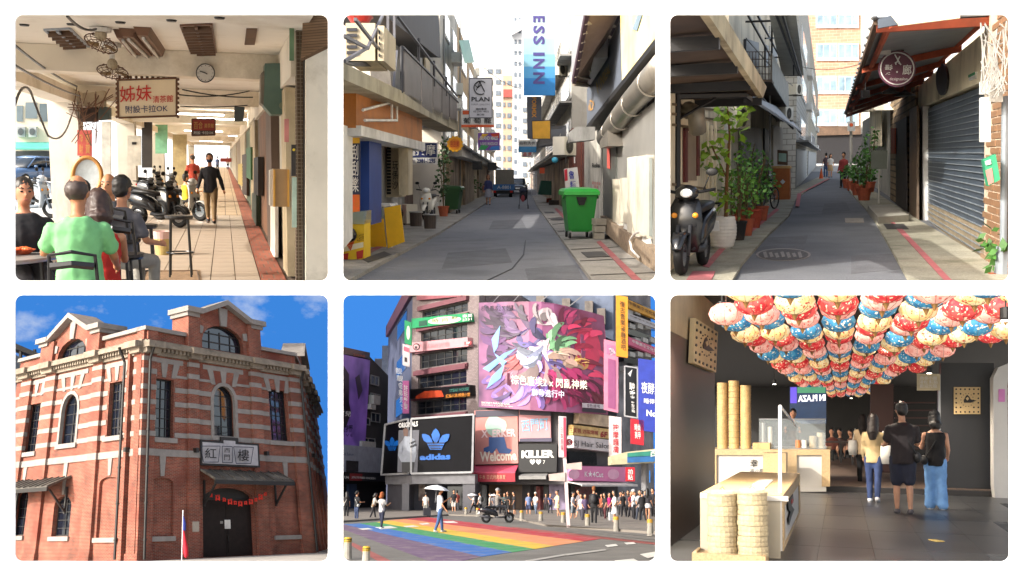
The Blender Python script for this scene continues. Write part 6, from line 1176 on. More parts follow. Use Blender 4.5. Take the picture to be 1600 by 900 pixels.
# the three guests and one more ahead of them
person('man in a black tee and navy shorts with a crossbody strap, seen from behind',on_ground(1412,802),R(4),h=1.80,fat=1.28,top='#241d1f',bottom='#1b1f30',legs='knee',hair='#120e0d',shoe='#4a4448',legL=(3,2),legR=(-3,4),armL=(22,12,62),armR=(22,10,70),bag='cross',bagc='#141214',hands=True,head=(-8,2),skin='#b5866a')
person('woman in a black vest, black cap and wide pale blue jeans',on_ground(1463,796),R(8),h=1.66,top='#141214',bottom='#6f9cd0',legs='wide',fat=1.12,sleeve='none',hair='#141010',style='bob',hat='#141417',shoe='#c5c5c8',legL=(4,2),legR=(-4,3),armL=(28,6,75),armR=(12,12,40),bag='crossl',bagc='#121214',hands=True,skin='#c08f74')
person('girl in a cream top and dark blue jeans carrying a white tote',on_ground(1366,784),R(-10),h=1.62,top='#a8936c',bottom='#26365c',sleeve='long',hair='#1a100c',style='long',shoe='#bdbdc0',legL=(8,4),legR=(-10,14),armL=(8,6,30),armR=(15,10,35),bag='tote',bagc='#d5d2ca',hands=True)
person('woman in black trousers with a white bag walking ahead inside',on_ground(1350,760),R(0),h=1.62,top='#b89f7c',bottom='#151416',sleeve='long',hair='#150d0b',style='long',shoe='#b8b4b0',legL=(8,4),legR=(-8,10),bag='totel',bagc='#c9c5bd',face=False)
m=MB();p=on_ground(1463,845);m.cbox(p+V((0,0,.005)),.1,.2,.008,rz=.5);solo('fallen_leaf','small yellow leaf lying on the dark floor tiles','leaf',m,mat('dry leaf','#a08a4a',rough=.8))
# ================================================================== set: the back lane with bins, signs and air conditioners
use(S2)
asp2=mat('worn lane asphalt','#6b6c70',var=.2,sc=.7,rough=.9,bump=.3,grime='#57585c',col2='#75767a');walk2=mat('worn concrete walk','#85817a',var=.2,sc=.9,rough=.9,bump=.3,grime='#5f5b55');red2=mat('faded red line','#8f4e50',var=.3,sc=2,rough=.85,grime='#7d7672');cream2=mat('stained cream render','#b3a78f',var=.2,sc=.6,rough=.85,grime='#7f7563',streak=1);grey2=mat('grey render','#8c8b88',var=.2,sc=.6,rough=.85,grime='#5d5c5a',streak=1);dark2=mat('dark steel','#2b2b31',rough=.5,var=.3);darkr=mat('dark recess','#131214',rough=.8);white2=mat('white paint','#c9c7c2',rough=.6,grime='#9a958c');steel2=mat('stainless panel','#8b8a86',rough=.35,metal=.4,var=.2,sc=.8);blk2=mat('black print','#141416',rough=.6);glass2=mat('dim window','#5d6a74',rough=.1,spec=.8,var=.4,sc=.6)
def g2(pix,h=0):return[on_ground(x,y,h)for x,y in pix]
m=MB();m.ext(g2([(530,446),(1030,446),(830,300),(788,300)],0),(0,0,-.2));structure('lane',m,asp2)
m=MB();m.ext(g2([(530,441),(545,437),(600,407),(686,363),(745,326),(776,306),(760,304),(640,345),(530,400)],.06),(0,0,-.1));structure('pavement',m,walk2)
m=MB();m.ext(g2([(928,441),(1030,441),(1030,420),(940,340),(842,304),(832,306),(838,320)],.06),(0,0,-.1));pv=structure('pavement',m,walk2)
for q in([(700,395),(790,388),(800,410),(690,420)],[(770,345),(815,343),(822,356),(764,358)],[(820,420),(900,414),(912,437),(826,441)]):m=MB();m.ext(g2(q,.001),(0,0,.003));structure('asphalt_patch',m,mat('older asphalt patch','#5f6064',var=.25,sc=1.5,rough=.9,bump=.4))
m=MB();m.tube(g2([(762,438),(800,420),(818,398),(821,376)],.004),.012,4);structure('tyre_mark',m,mat('tar seam','#3f4044',rough=.8))
for i,y in enumerate((430,408,390,375,362,351,342)):
 x0=925+(y-437)*.757+3;x1=806+(y-279)*1.45;m=MB();m.ext(g2([(x0,y),(x1,y-4),(x1,y-4.7),(x0,y-.8)],.066),(0,0,.004));part('slab_joint',m,mat('joint dirt','#4f4c48',rough=.9),pv)
for q in([(992,441),(1006,441),(938,376),(932,378)],[(884,345),(892,345),(870,325),(866,326)],[(566,395),(598,381),(600,385),(570,400)]):m=MB();m.ext(g2(q,.068),(0,0,.004));structure('painted_line',m,red2)
for q in([(908,394),(941,393),(953,401),(917,402)],[(850,331),(864,331),(867,333),(852,333)],[(858,341),(880,341),(884,344),(862,344)],[(566,405),(600,393),(612,398),(575,410)]):
 T=solo('drain_grate',None,None,MB().ext(g2(q,.068),(0,0,.006)),mat('iron grate','#3c3a38',rough=.7,var=.3,sc=6),kind='structure')
 # -------------------------------------------------- left side
XW=-2.75;LW=PX(XW);BL=thing('shop_building','near left building with an orange fascia, black balcony and a concrete ledge','building',V((XW,20,-1.45)))
pc(LW,[(528,470),(645,372),(645,205),(528,150)],-1.5,-.3,grey2,BL,'wall');pc(LW,[(528,200),(528,130),(643,176),(643,222)],-.2,.28,mat('orange fascia','#a8682a',var=.2,sc=.5,rough=.6,grime='#7a5030'),BL,'fascia')
pc(LW,[(528,196),(528,212),(643,236),(643,223)],-.1,.36,white2,BL,'fascia_trim')
LE=PX(-2.15);pc(LE,[(528,94),(528,120),(640,168),(716,206),(716,190),(640,148)],-.7,.0,mat('mossy concrete ledge','#9a927c',var=.25,sc=.8,rough=.9,grime='#5f5b48'),BL,'ledge')
for a,b in((632,658),(659,676),(677,690),(691,702),(703,714)):
 f=lambda x:74+(x-630)*.93;g=lambda x:145+(x-630)*.72;pc(LE,[(a,g(a)),(a,f(a)),(b,f(b)),(b,g(b))],-.04,.0,mat('perforated black panel','#4b4543',var=.35,sc=1.5,rough=.5),BL,'balcony_panel')
rail=MB()
for p,q in(((620,24),(714,150)),((629,74),(716,160)),((628,145),(628,72)),((654,60),(654,100)),((678,95),(678,135)),((697,120),(697,150))):rail.tube([pt(LE,*p),pt(LE,*q)],.035,5)
part('balcony_rail',rail,dark2,BL);pc(LE,[(622,20),(700,20),(703,90),(698,88)],-1.4,-.3,mat('charcoal soffit','#2a2a30',rough=.6,var=.2),BL,'overhang');pc(LW,[(640,190),(628,20),(710,20),(716,205)],-.9,-.4,grey2,BL,'upper_wall')
pc(LW,[(684,78),(678,82),(680,120),(686,124)],-.35,-.3,cream2,BL,'door_frame')
pc(PX(-2.4),[(536,98),(616,96),(618,104),(560,104)],-.7,.0,dark2,BL,'platform');lat=MB()
for p,q in(((537,56),(575,76)),((575,74),(598,24)),((555,30),(603,92)),((538,96),(575,74)),((606,92),(606,22)),((616,92),(616,22)),((614,140),(620,80))):lat.tube([pt(PX(-2.2),*p),pt(PX(-2.2),*q)],.03,4)
part('bracing',lat,mat('grey angle iron','#5a5a60',rough=.5),BL)
for x0,y0,x1,y1,lb in((540,36,586,95,'big cream air conditioner on the platform, under the red basin'),(590,40,600,95,'narrow cream air conditioner beside the black railing')):
 T=thing('air_conditioner',lb,'air conditioner',pt(PX(-2.5),x1,y1));pc(PY(depth_of(96)),[(x0,y1),(x1,y1),(x1,y0),(x0,y0)],-1.6,0,cream2,T,'casing');mb=MB()
 for k in range(5):y=y0+8+k*9;mb.poly(PY(depth_of(96)),[(x0+2,y+5),(x0+(x1-x0)*.4,y+5),(x0+(x1-x0)*.4,y),(x0+2,y)],.01,.03)
 part('grille',mb,dark2,T)
m=MB();p=at(562,36,depth_of(94));m.lathe([(.14,0),(.2,.1),(.22,.1),(.02,.03)],c=p,n=14,sy=2);solo('plastic_basin','upturned red plastic basin on the platform air conditioner','basin',m,mat('red plastic','#b5302c',rough=.4))
br=MB()
for p,q in(((567,172),(618,158)),((570,188),(620,188)),((620,156),(620,190)),((612,160),(612,190))):br.tube([pt(PX(-2.35),*p),pt(PX(-2.35),*q)],.025,5)
part('sign_bracket',br,white2,BL)
# street level: pillar, upright sign, shutter, blue pillar, tall unit
slab('pillar','white plastered pillar at the left end beside the scratch-card sign','pillar',PX(-2.6),[(528,400),(551,372),(551,200),(528,192)],-.3,0,white2)
S_=board('upright_sign','narrow yellow-edged upright sign with white scratch-card characters','sign',PY(depth_of(94)),[(550,216),(563,216),(563,330),(550,332)],mat('dark blue print','#1f2440',rough=.5),[('刮\n刮\n樂',[(551.5,226),(561.5,226),(561.5,300),(551.5,300)],white2,.05)],frame=None);
pc(PY(depth_of(94)),[(550,332),(563,330),(563,304),(550,304)],.065,.08,mat('flame print','#d07a1c',col2='#c03a1c',var=.4,sc=4),S_,'print');pc(PY(depth_of(94)),[(550,224),(563,224),(563,210),(550,210)],.065,.08,mat('sign yellow','#cf9f2a',rough=.5),S_,'print')
sh=thing('roller_shutter','dark navy roller shutter between the white and the blue pillars','shutter',pt(LW,571,352))
for i in range(14):y=203+i*9;pc(LW,[(562,y+8.0),(579,y+7.4),(579,y+.2),(562,y)],-.12,-.06-.0*i,mat('navy slat','#25304a',rough=.45,var=.2),sh,'slat')
slab('blue_pillar','royal blue painted pillar beside the tall graffitied unit','pillar',PX(-2.65),[(577,352),(596,347),(596,205),(577,198)],-.3,0,mat('royal blue paint','#1d3b80',rough=.5,var=.15))
D=depth_of(66);T=thing('tall_unit','tall cream cooling unit with black louvres and graffiti standing on a ledge','cooling unit',at(620,308,D));pc(PY(D),[(603,308),(626,308),(626,226),(605,226)],-1.2,0,cream2,T,'casing');pc(PY(D-.5),[(623,305),(638,305),(638,230),(623,230)],-1,0,cream2,T,'door')
for i in range(15):y=230+i*5;pc(PY(D),[(604.5,y+3.6),(611,y+3.6),(611,y),(604.5,y)],.01,.03,darkr,T,'louvre')
letters('graffiti','玩\n係\n沙',PY(D),[(613,252),(622,252),(622,296),(613,296)],blk2,T,off=.02,bold=.04)
ac_unit('weathered outdoor unit on the walk behind the leaning yellow board',on_ground(634,354)+V((0,0,.06)),R(-50),.7,.4,.62,col='#b9b3a2',fans=1)
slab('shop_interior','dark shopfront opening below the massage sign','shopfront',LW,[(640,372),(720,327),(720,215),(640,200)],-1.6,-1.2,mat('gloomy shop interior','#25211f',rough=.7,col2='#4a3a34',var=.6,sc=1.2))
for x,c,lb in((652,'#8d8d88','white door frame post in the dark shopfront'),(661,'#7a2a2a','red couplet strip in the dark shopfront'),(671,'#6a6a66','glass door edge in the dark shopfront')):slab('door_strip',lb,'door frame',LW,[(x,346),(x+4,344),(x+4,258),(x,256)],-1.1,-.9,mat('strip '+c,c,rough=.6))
# lottery table, cabinet, board, helmet
yel=mat('yellow painted board','#d8a50f',var=.15,sc=1.5,rough=.55,grime='#8a6a18')
D=depth_of(90);T=thing('scratch_card_stall','yellow scratch-card stall with flame print and a glass top at the left','stall',at(552,418,D));pc(PY(D),[(528,420),(569,408),(569,346),(528,346)],-.8,0,mat('yellow print','#d9b41f',rough=.5,var=.1),T,'front');pc(PY(D),[(528,350),(570,350),(570,330),(528,332)],-.8,.05,mat_glass('smoked glass','#8fa09a',.6),T,'glass_top')
for q,c in(([(535,372),(556,372),(548,392)],'#c9561c'),([(530,386),(568,378),(568,386),(530,395)],'#d9cfb0'),([(531,398),(545,395),(543,410),(532,412)],'#a82a22'),([(557,393),(568,390),(567,403),(558,405)],'#a82a22')):pc(PY(D),q,.01,.025,mat('print '+c,c,rough=.6),T,'print')
letters('lettering','公益彩券',PY(D),[(558,366),(569,364),(569,376),(558,378)],mat('brown ink','#6a3a12'),T,off=.03)
m=MB();p=at(546,367,D-.2);m.ell(p,.13,.15,.13,14,10);m.smooth=True;hl=thing('helmet','glossy black motorcycle helmet hanging on the scratch-card stall','helmet',p);part('shell',m,mat('gloss black','#0e0e10',rough=.12),hl);m=MB();m.ell(p+V((0,-.1,-.03)),.09,.06,.05,10,6);part('visor',m,mat('smoke visor','#3a3d42',rough=.1),hl)
D=depth_of(76);T=thing('counter_box','plain yellow counter with a smoked glass top','counter',at(586,388,D));pc(PY(D),[(569,387),(604,388),(602,342),(569,341)],-1.0,0,yel,T,'box');pc(PY(D),[(563,341),(603,342),(600,324),(563,322)],-1.0,.0,mat_glass('smoked glass','#8fa09a',.6),T,'glass_top');pc(PY(D),[(560,324),(612,322),(610,319),(562,320)],-1.2,.1,white2,T,'top')
cup=MB();cup.lathe([(.04,0),(.055,.13),(.06,.14)],c=at(577,320,D),n=10);solo('paper_cup','orange and white paper cup on the yellow counter','cup',cup,mat('cup print','#c98a4a',rough=.6))
T=thing('leaning_board','yellow and white boards leaning on the yellow counter','board',at(615,386,D-.6));pc(PY(D-.7),[(606,388),(632,378),(625,320),(600,325)],-.08,0,yel,T,'board');pc(PY(D-.62),[(604,386),(613,387),(604,324),(598,325)],-.06,0.0,white2,T,'board')
# scooter, stools, plant, dark green bin
scooter('cream white motor scooter parked nose-out below the massage sign',on_ground(668,347)+V((0,.6,.06)),R(172),'#d6d2c6','#2a2b2d',steer=10)
for x,y,lb in((650,356,'brown fire-proof bucket behind the scooter wheel'),(672,360,'wide brown lidded bucket in front of the scooter')):
 g=on_ground(x,y,.06);m=MB();r=10*g.y/FPX;h=24*g.y/FPX;m.lathe([(r*.9,.05),(r,h),(r*1.05,h),(r*1.05,h*1.04),(.01,h*1.05)],n=14);T=thing('bucket',lb,'bucket',g);part('pail',m,mat('brown metal','#4a3f38',rough=.5,var=.2),T,rel=True);m=MB();m.torus((0,0,h*1.02),r*1.03,.02,(0,0,1),16,5);part('rim',m,steel2,T,rel=True)
g=on_ground(693,338,.06);potted_plant('slender climbing potted tree before the dark green bin',g,.38,.2,3.0,.28,150,.2,leafc='#2c4a22',cz=1.75,rz_=1.2)
wheelie_bin('dark green wheeled bin on the left walk',on_ground(703,334,.06)+V((.0,.6,0)),R(-6),'#274d2a',k=.93,grip=False,wx=.8)
board('hanging_sign','navy and white massage sign with a phone number over the scooter','sign',PY(depth_of(56)),[(639,222),(684,223),(684,257),(639,257)],white2,[('按摩',[(651,225),(681,226),(681,243),(651,243)],white2,.05),('腳底',[(641,233),(650,233),(650,244),(641,244)],white2),('2381-1295',[(652,248),(681,248),(681,255),(652,255)],mat('navy ink','#1b2452',rough=.6),.05),('西門店',[(641,249),(650,249),(650,255),(641,255)],mat('navy ink','#1b2452'),.03)],shapes=[([(640,246),(683,246),(683,224),(640,223)],mat('navy face','#1b2452',rough=.5))],t=.12)
T=board('round_sign','round yellow flower-edged sign with a red mark','sign',PY(depth_of(46)),[(711+(12+(1.4 if j%2 else-.6))*math.cos(math.pi*j/12),225+(12+(1.4 if j%2 else-.6))*math.sin(math.pi*j/12))for j in range(24)],mat('sun yellow','#d89a1c',rough=.5),[('刮刮樂',[(704,220),(718,220),(718,230),(704,230)],mat('red ink','#a8241c',rough=.6),.05)],shapes=[(circ(711,225,8.5,8.5),mat('sun orange','#cf7a1c',rough=.5))])
# further along the left
for xa,xb,yt,yb,c,lb in((690,716,20,330,'#bfb9ae','pale rendered building with small windows beyond the black balcony'),(716,741,20,318,'#b39a78','tan building with a green awning beyond the pale one'),(741,757,60,312,'#b0a590','third left building, cream, half hidden by the hanging signs'),(757,772,120,304,'#a89684','fourth left building, brownish, near the end of the lane')):
 T=thing('lane_building',lb,'building',pt(PX(-2.85),xa,320));h=7.5;a=pt(PX(-2.85),xa,279);b=pt(PX(-2.85),xb,279);m=MB();m.box(-6.5,-2.85,a.y,b.y,-1.45,h);part('wall',m,mat('lane wall '+c,c,var=.2,sc=.35,rough=.85,grime='#7f766a',streak=1),T)
 for k in range(3):
  for j in range(2):y0_=a.y+(b.y-a.y)*(.15+.45*j);z0_=1.6+2.0*k;m=MB();m.box(-2.86,-2.8,y0_,y0_+(b.y-a.y)*.28,z0_,z0_+1.0);w_=part('window',m,white2,T);m=MB();m.box(-2.8,-2.78,y0_+.15,y0_+(b.y-a.y)*.28-.15,z0_+.08,z0_+.92);part('pane',m,glass2,w_)
  m=MB();m.box(-2.85,-2.45,a.y+(b.y-a.y)*.6,a.y+(b.y-a.y)*.75,1.1+2.0*k,1.55+2*k);part('window_unit',m,white2,T)
 m=MB();m.box(-2.85,-2.0,a.y+.2,b.y-.4,1.25,1.33);part('canopy',m,grey2,T)
 m=MB();m.box(-2.83,-2.7,a.y+(b.y-a.y)*.2,a.y+(b.y-a.y)*.8,-1.4,.9);part('shopfront',m,mat('lane front %d'%xa,'#5d5348',var=.5,sc=.8,rough=.6,col2='#8a7a68'),T)
for(x,y,s_),lb in(((712,150,31),'cream window unit beside the green awning'),((727,190,27),'cream window unit under the green awning'),((742,120,21),'small window unit on the third left building'),((882,245,50),'cream unit over the timber shopfront'),((874,120,32),'window unit on the scaffold-like balconies')):ac_unit(lb,at(x,y,depth_of(s_)),R(-60 if x<800 else 60),.8,.4,.6)
for x,xx in((694,-2.8),(719,-2.8),(862,2.4)):m=MB();m.tube([pt(PX(xx),x,310),pt(PX(xx),x,30)],.04,5);solo('rain_pipe',{694:'grey rain pipe on the pale rendered building',719:'grey rain pipe on the tan building',862:'grey rain pipe behind the hotel banner'}[x],'pipe',m,grey2)
m=MB();m.prism([pt(PX(-2.2),717,63),pt(PX(-2.2),733,62),pt(PX(-1.9),741,96),pt(PX(-1.9),726,97)],[pt(PX(-2.2),717,65),pt(PX(-2.2),733,64),pt(PX(-1.9),741,98),pt(PX(-1.9),726,99)]);solo('green_awning','green corrugated awning high on the tan building','awning',m,mat('green plastic roof','#4f8f6c',rough=.4,var=.15))
D=depth_of(40);T=board('hanging_sign','pale grey hanging sign with a round line monogram above dark capitals','sign',PY(D),[(733,122),(769,122),(769,184),(733,184)],mat('pale grey sign','#aeadb2',rough=.5,var=.05),[('PLAN',[(737,152),(765,152),(765,159),(737,159)],blk2,.02),('HAIR SALON',[(737,162),(765,162),(765,165),(737,165)],mat('mid grey ink','#77767c'),.0),('預約專線\n02-2331 4322',[(740,169),(764,169),(764,176),(740,176)],blk2),('漢口街',[(745,178),(757,178),(757,181),(745,181)],blk2)],frame=dark2,t=.16)
m=MB()
for pts in([(751+10.5*math.cos(t),137+10.5*math.sin(t))for t in[R(a)for a in range(60,330,18)]],[(744,141),(750,128),(757,143)],[(746,137),(742,132),(748,127),(752,132),(746,137)]):m.tube([pt(PY(D),x,y,.19)for x,y in pts],.022,4)
part('monogram',m,blk2,T)
board('hanging_sign','white sign with dark characters and an orange border strip','sign',PY(D+2),[(721,171),(772,171),(772,199),(721,199)],white2,[('葡 萄 籠',[(724,184),(768,184),(768,193),(724,193)],blk2,.03)],shapes=[([(721,199),(772,199),(772,195),(721,195)],mat('orange strip','#c8552c')),([(723,179),(735,179),(735,173),(723,173)],mat('orange strip','#c8552c'))])
T=board('hanging_sign','rainbow coloured hanging sign with white lettering','sign',PY(depth_of(33)),[(747,208),(781,207),(781,235),(747,235)],mat('rainbow violet','#7a4a9a',rough=.5),[('ISLAND MALE',[(750,213),(778,213),(778,219),(750,219)],white2,.04),('A BAR MASSAGE',[(750,222),(778,222),(778,227),(750,227)],white2,.02)],shapes=[([(748,234),(758,234),(764,228),(752,226)],mat('rainbow green','#3f9a5a')),([(764,234),(780,234),(780,228),(768,229)],mat('rainbow blue','#3a7ac0')),([(748,218),(754,209),(764,209),(752,219)],mat('rainbow yellow','#d0a02c')),([(766,209),(780,208),(780,216),(770,214)],mat('rainbow red','#c0402c'))])
for q,lb in(((738,252,753,265),'black square projecting sign'),((762,254,776,266),'smaller black projecting sign further down the lane')):board('projecting_sign',lb+' on the left','sign',PY(depth_of(36)),[(q[0],q[1]),(q[2],q[1]),(q[2],q[3]),(q[0],q[3])],blk2)
D=depth_of(52);T=solo('shop_awning','cream flat shop awning beyond the round yellow sign','awning',MB().poly(PX(-2.2),[(722,226),(722,244),(776,262),(776,256)],-.6,0),white2)
for x,y,h,lb in((737,312,1.5,'bushy potted plant past the dark green bin'),(748,308,1.1,'smaller potted plant further along the left walk')):potted_plant(lb,on_ground(x,y,.06),.32,.22,h,.42,70,.26,leafc='#3c5a2a',potc='#a89a88')
# middle of the lane
ppl2=on_ground(763,320);person('woman in a dark blue top and grey skirt walking down the lane',ppl2,R(180),h=1.62,top='#3a3f66',bottom='#9a98a0',skirt=1.1,hair='#6a3a22',style='bob',sleeve='long',legL=(8,4),legR=(-8,10),bag='tote',bagc='#8a5a48')
g=on_ground(818,326);st=thing('stroller','black and red pushchair standing in the lane','pushchair',g)
m=MB();m.ell((0,0,.62),.2,.24,.25,10,8);part('seat',m,mat('black fabric','#202028',rough=.9),st,rel=True);m=MB();m.ell((0,.05,.86),.22,.26,.14,10,6);part('hood',m,mat('navy fabric','#2c3040',rough=.9),st,rel=True);m=MB();m.ell((-.03,-.22,.5),.1,.05,.17,8,6);part('red_blanket',m,mat('dull red cloth','#8a3f44',rough=.9),st,rel=True)
m=MB();[m.tube([V((s*.2,-.25,.14)),V((s*.18,.25,.6)),V((s*.17,.42,1.0))],.014,5)for s in(-1,1)];m.tube([V((-.17,.42,1.0)),V((.17,.42,1.0))],.016,5);part('frame',m,blk2,st,rel=True)
for sx in(-1,1):
 for y in(-.28,.28):m=MB();m.disc((sx*.22-.02,y,.1),.1,(1,0,0),.04,12);part('wheel',m,blk2,st,rel=True)
g=on_ground(787,308);T=thing('delivery_truck','blue lorry with a grey canvas box seen from behind','truck',g);D=g.y;wd=D/FPX
pc(PY(D),[(774,289),(803,289),(803,265),(774,265)],-4*1,0,mat('grey canvas','#6d675c',rough=.8,var=.15),T,'box');pc(PY(D),[(770,297),(804,297),(804,288),(770,288)],-4,.1,mat('truck blue','#2c5c8c',rough=.5),T,'tailboard');pc(PY(D),[(771,303),(803,303),(803,298),(771,298)],-3.5,.0,blk2,T,'chassis');letters('lettering','A-8801',PY(D),[(777,290),(798,290),(798,295),(777,295)],white2,T,off=.13)
for x in(773,799):pc(PY(D),[(x-2,301),(x+2,301),(x+2,298),(x-2,298)],.11,.16,mat('red lens','#a81a18',rough=.2),T,'tail_light')
for x in(774,798):m=MB();p=at(x,304,D+.6);m.disc(p+V((-.12,0,0)),4*wd,(1,0,0),.25,14);part('wheel',m,mat('tyre rubber','#121212',rough=.85),T)
car('dark car parked beyond the blue lorry',on_ground(810,302),R(178),'#26303c')
# -------------------------------------------------- right side
RWp=PX(2.25);BR=thing('shop_building','near right building with a grey and yellow billboard, a fat duct and steel panels','building',V((2.6,20,-1.45)))
m=MB();a=yat2=pt(RWp,1034,279).y;b=pt(RWp,893,279).y;m.box(2.9,5,a,b,-1.45,6.5);part('wall',m,grey2,BR)
GB=PX(2.0);dgrey=mat('slate billboard','#5b626e',rough=.35,var=.12,sc=.4);tq=thing('fascia_billboard','long slate grey and yellow billboard along the right-hand building','billboard',pt(GB,960,160))
pc(GB,[(917,198),(973,130),(970,26),(917,140)],-.2,0,dgrey,tq,'panel');pc(GB,[(973,130),(1032,52),(1032,10),(969,10),(970,26)],-.2,.01,mat('mustard panel','#c9b255',rough=.4,var=.2,sc=.4,col2='#d8cfa8'),tq,'panel');letters('lettering','◊ UNREAL',GB,[(932,128),(954,98),(956,112),(936,150)],mat('gold ink','#b8a24a',rough=.5),tq,off=.03,bold=.03)
letters('lettering','心',GB,[(920,160),(929,150),(930,168),(922,176)],mat('amber ink','#c9902c',rough=.5),tq,off=.03,bold=.05);pc(GB,[(990,46),(1000,20),(1006,22),(998,48)],.02,.03,mat('blue grey ink','#6d7f8c',rough=.5),tq,'print')
pc(PX(1.95),[(917,204),(1032,62),(1032,52),(917,197)],-.9,.02,blk2,BR,'soffit')
dm=MB();dp=[(1040,92),(1012,122),(985,152),(962,182),(946,206)];P_=[pt(PX(2.12),x,y+10)for x,y in dp];dm.tube(P_,.215,16);dm.smooth=True;T=thing('ventilation_duct','fat dull metal ventilation duct running along the right-hand building','duct',P_[2]);dmat=mat('dull duct metal','#7d7870',rough=.4,metal=.55,var=.2,sc=1.5);part('duct',dm,dmat,T)
for t in(.15,.4,.62,.85):c_=P_[0].lerp(P_[-1],t);dm=MB();dm.torus(c_,.22,.016,P_[-1]-P_[0],20,5);part('joint_ring',dm,dmat,T)
pc(PX(2.05),[(943,212),(956,200),(958,228),(944,232)],-.5,.1,dmat,T,'elbow')
pl_=thing('metal_platform','rusty ribbed balcony platform seen from below at the upper right','platform',pt(PX(1.5),920,110));
qa,qb,qc,qd=pt(PX(1.2),897,128),pt(PX(2.0),921,132),pt(PX(2.0),969,18),pt(PX(1.35),918,18)
m=MB();m.ext([qa,qb,qc,qd],(0,0,.12));part('deck',m,mat('rusty deck','#6b5a52',rough=.7,var=.3,sc=1.5),pl_)
for i in range(9):t=i/8;a_,b_=qa.lerp(qd,t),qb.lerp(qc,t);m=MB();m.tube([a_-V((0,0,.03)),b_-V((0,0,.03))],.05,5);part('rib',m,mat('pale rib','#8f8478',rough=.7),pl_)
m=MB();m.tube([qa,qd],.06,5);m.tube([qb,qc],.06,5);part('edge_beam',m,mat('dark purple steel','#3a2a34',rough=.6),pl_)
slab('corner_block','tall pale metal-clad corner block in the upper right','cladding',PX(1.45),[(893,132),(913,90),(913,16),(893,16)],-.5,0,mat('pale metal cladding','#8b8c90',rough=.45,var=.1))
# lower right wall: pillar, panels, plinth, outdoor units
pc(PX(2.3),[(913,350),(941,372),(941,190),(913,205)],-.4,0,mat('poster covered pillar','#a8a59c',var=.25,sc=1.2,rough=.8,grime='#7d786e'),BR,'pillar');pc(PX(2.22),[(942,360),(962,374),(962,205),(942,215)],-.3,0,mat('dark steel panel','#5a5c58',rough=.35,metal=.4,var=.2),BR,'panel');pc(PX(2.26),[(962,374),(1034,440),(1034,150),(962,205)],-.3,0,steel2,BR,'panel')
letters('graffiti','Rohs',PX(2.3),[(926,255),(938,254),(938,262),(926,262)],blk2,BR,off=.02,bold=.03);letters('lettering','請 勿 停 車\n謝 謝',PX(2.3),[(926,283),(939,285),(939,296),(926,293)],mat('red ink','#a8241c',rough=.6),BR,off=.02)
slab('couplet','narrow red paper strip on the steel panels','paper',PX(2.2),[(949,262),(953,264),(953,232),(949,230)],0,.01,mat('faded red paper','#a8473f',rough=.8))
slab('stone_plinth','rough brown stone plinth under the right-hand outdoor units','plinth',PX(2.1),[(938,356),(1034,447),(1034,400),(938,337)],-.25,0,mat('pebbled plinth','#7a6a58',var=.3,sc=8,rough=.9,bump=.6))
for x0,x1,y0,y1,lb,c in((967,984,280,350,'small cream outdoor unit nearest the steel panels','#b5ad9c'),(980,999,278,350,'cream outdoor unit in the middle of the right-hand row','#bdb6a6'),(993,1016,244,368,'tall cream outdoor unit with red labels','#c2bbab'),(1010,1034,242,372,'tall cream outdoor unit cut by the right edge','#bab3a4')):
 D=depth_of(((x0+x1)/2-806)/2.3);T=thing('air_conditioner',lb,'air conditioner',at((x0+x1)/2,y1,D),group='outdoor units on the stone plinth');pc(PY(D),[(x0,y1),(x1,y1+4),(x1,y0),(x0,y0)],-1.4,0,mat('unit '+c,c,rough=.5,var=.08,grime='#8a8474'),T,'casing');pc(PY(D),[(x0+4,y1-3),(x0+9,y1-2),(x0+9,y0+4),(x0+4,y0+4)],.005,.02,mat('unit groove','#7d8380',rough=.5),T,'groove')
 pc(PY(D),[(x1-5,y0+18),(x1-1,y0+18),(x1-1,y0+12),(x1-5,y0+12)],.01,.03,mat('grey label','#6a7078',rough=.5),T,'label')
 for x in(x0+3,x1-4):pc(PY(D),[(x-4,y1+9),(x+5,y1+9),(x+3,y1+1),(x-2,y1+1)],-.6,.1,white2,T,'foot')
 if x0>985:letters('lettering','日\n立\n冷',PY(D),[(x0+12,257),(x0+15,257),(x0+15,282),(x0+12,282)],mat('red ink','#a8241c'),T,off=.02)
m=MB();m.tube([pt(PX(2.05),*q)for q in((1000,362),(990,366),(984,376),(987,390),(998,402))],.02,6);solo('drain_hose','thin white drain hose hanging over the stone plinth','hose',m,white2)
wheelie_bin('bright green wheeled bin standing on the right walk',on_ground(905,373,.05)+V((0,.3,0)),R(4),'#1f7a2e','#2f9a3c',wx=.62)
T=board('bin_sticker','yellow warning sticker on the lid of the bright green bin','sticker',PY(on_ground(905,373).y-.35),[(893,299),(903,299),(903,303),(893,303)],mat('sticker yellow','#c9a82c'))
m=MB();p=on_ground(936,374,.06)
for i in range(3):m.cbox(p+V((0,.2,.08+.16*i)),.24,.5,.14,rz=.1*i)
T=thing('brick_pile','three grey blocks piled behind the bright green bin','blocks',p)
for i in range(3):q=MB();q.cbox(p+V((0,.2,.08+.16*i)),.24,.5,.14,rz=.1*i);part('brick',q,mat('grey block','#8a8478',var=.2,sc=4,rough=.9),T)
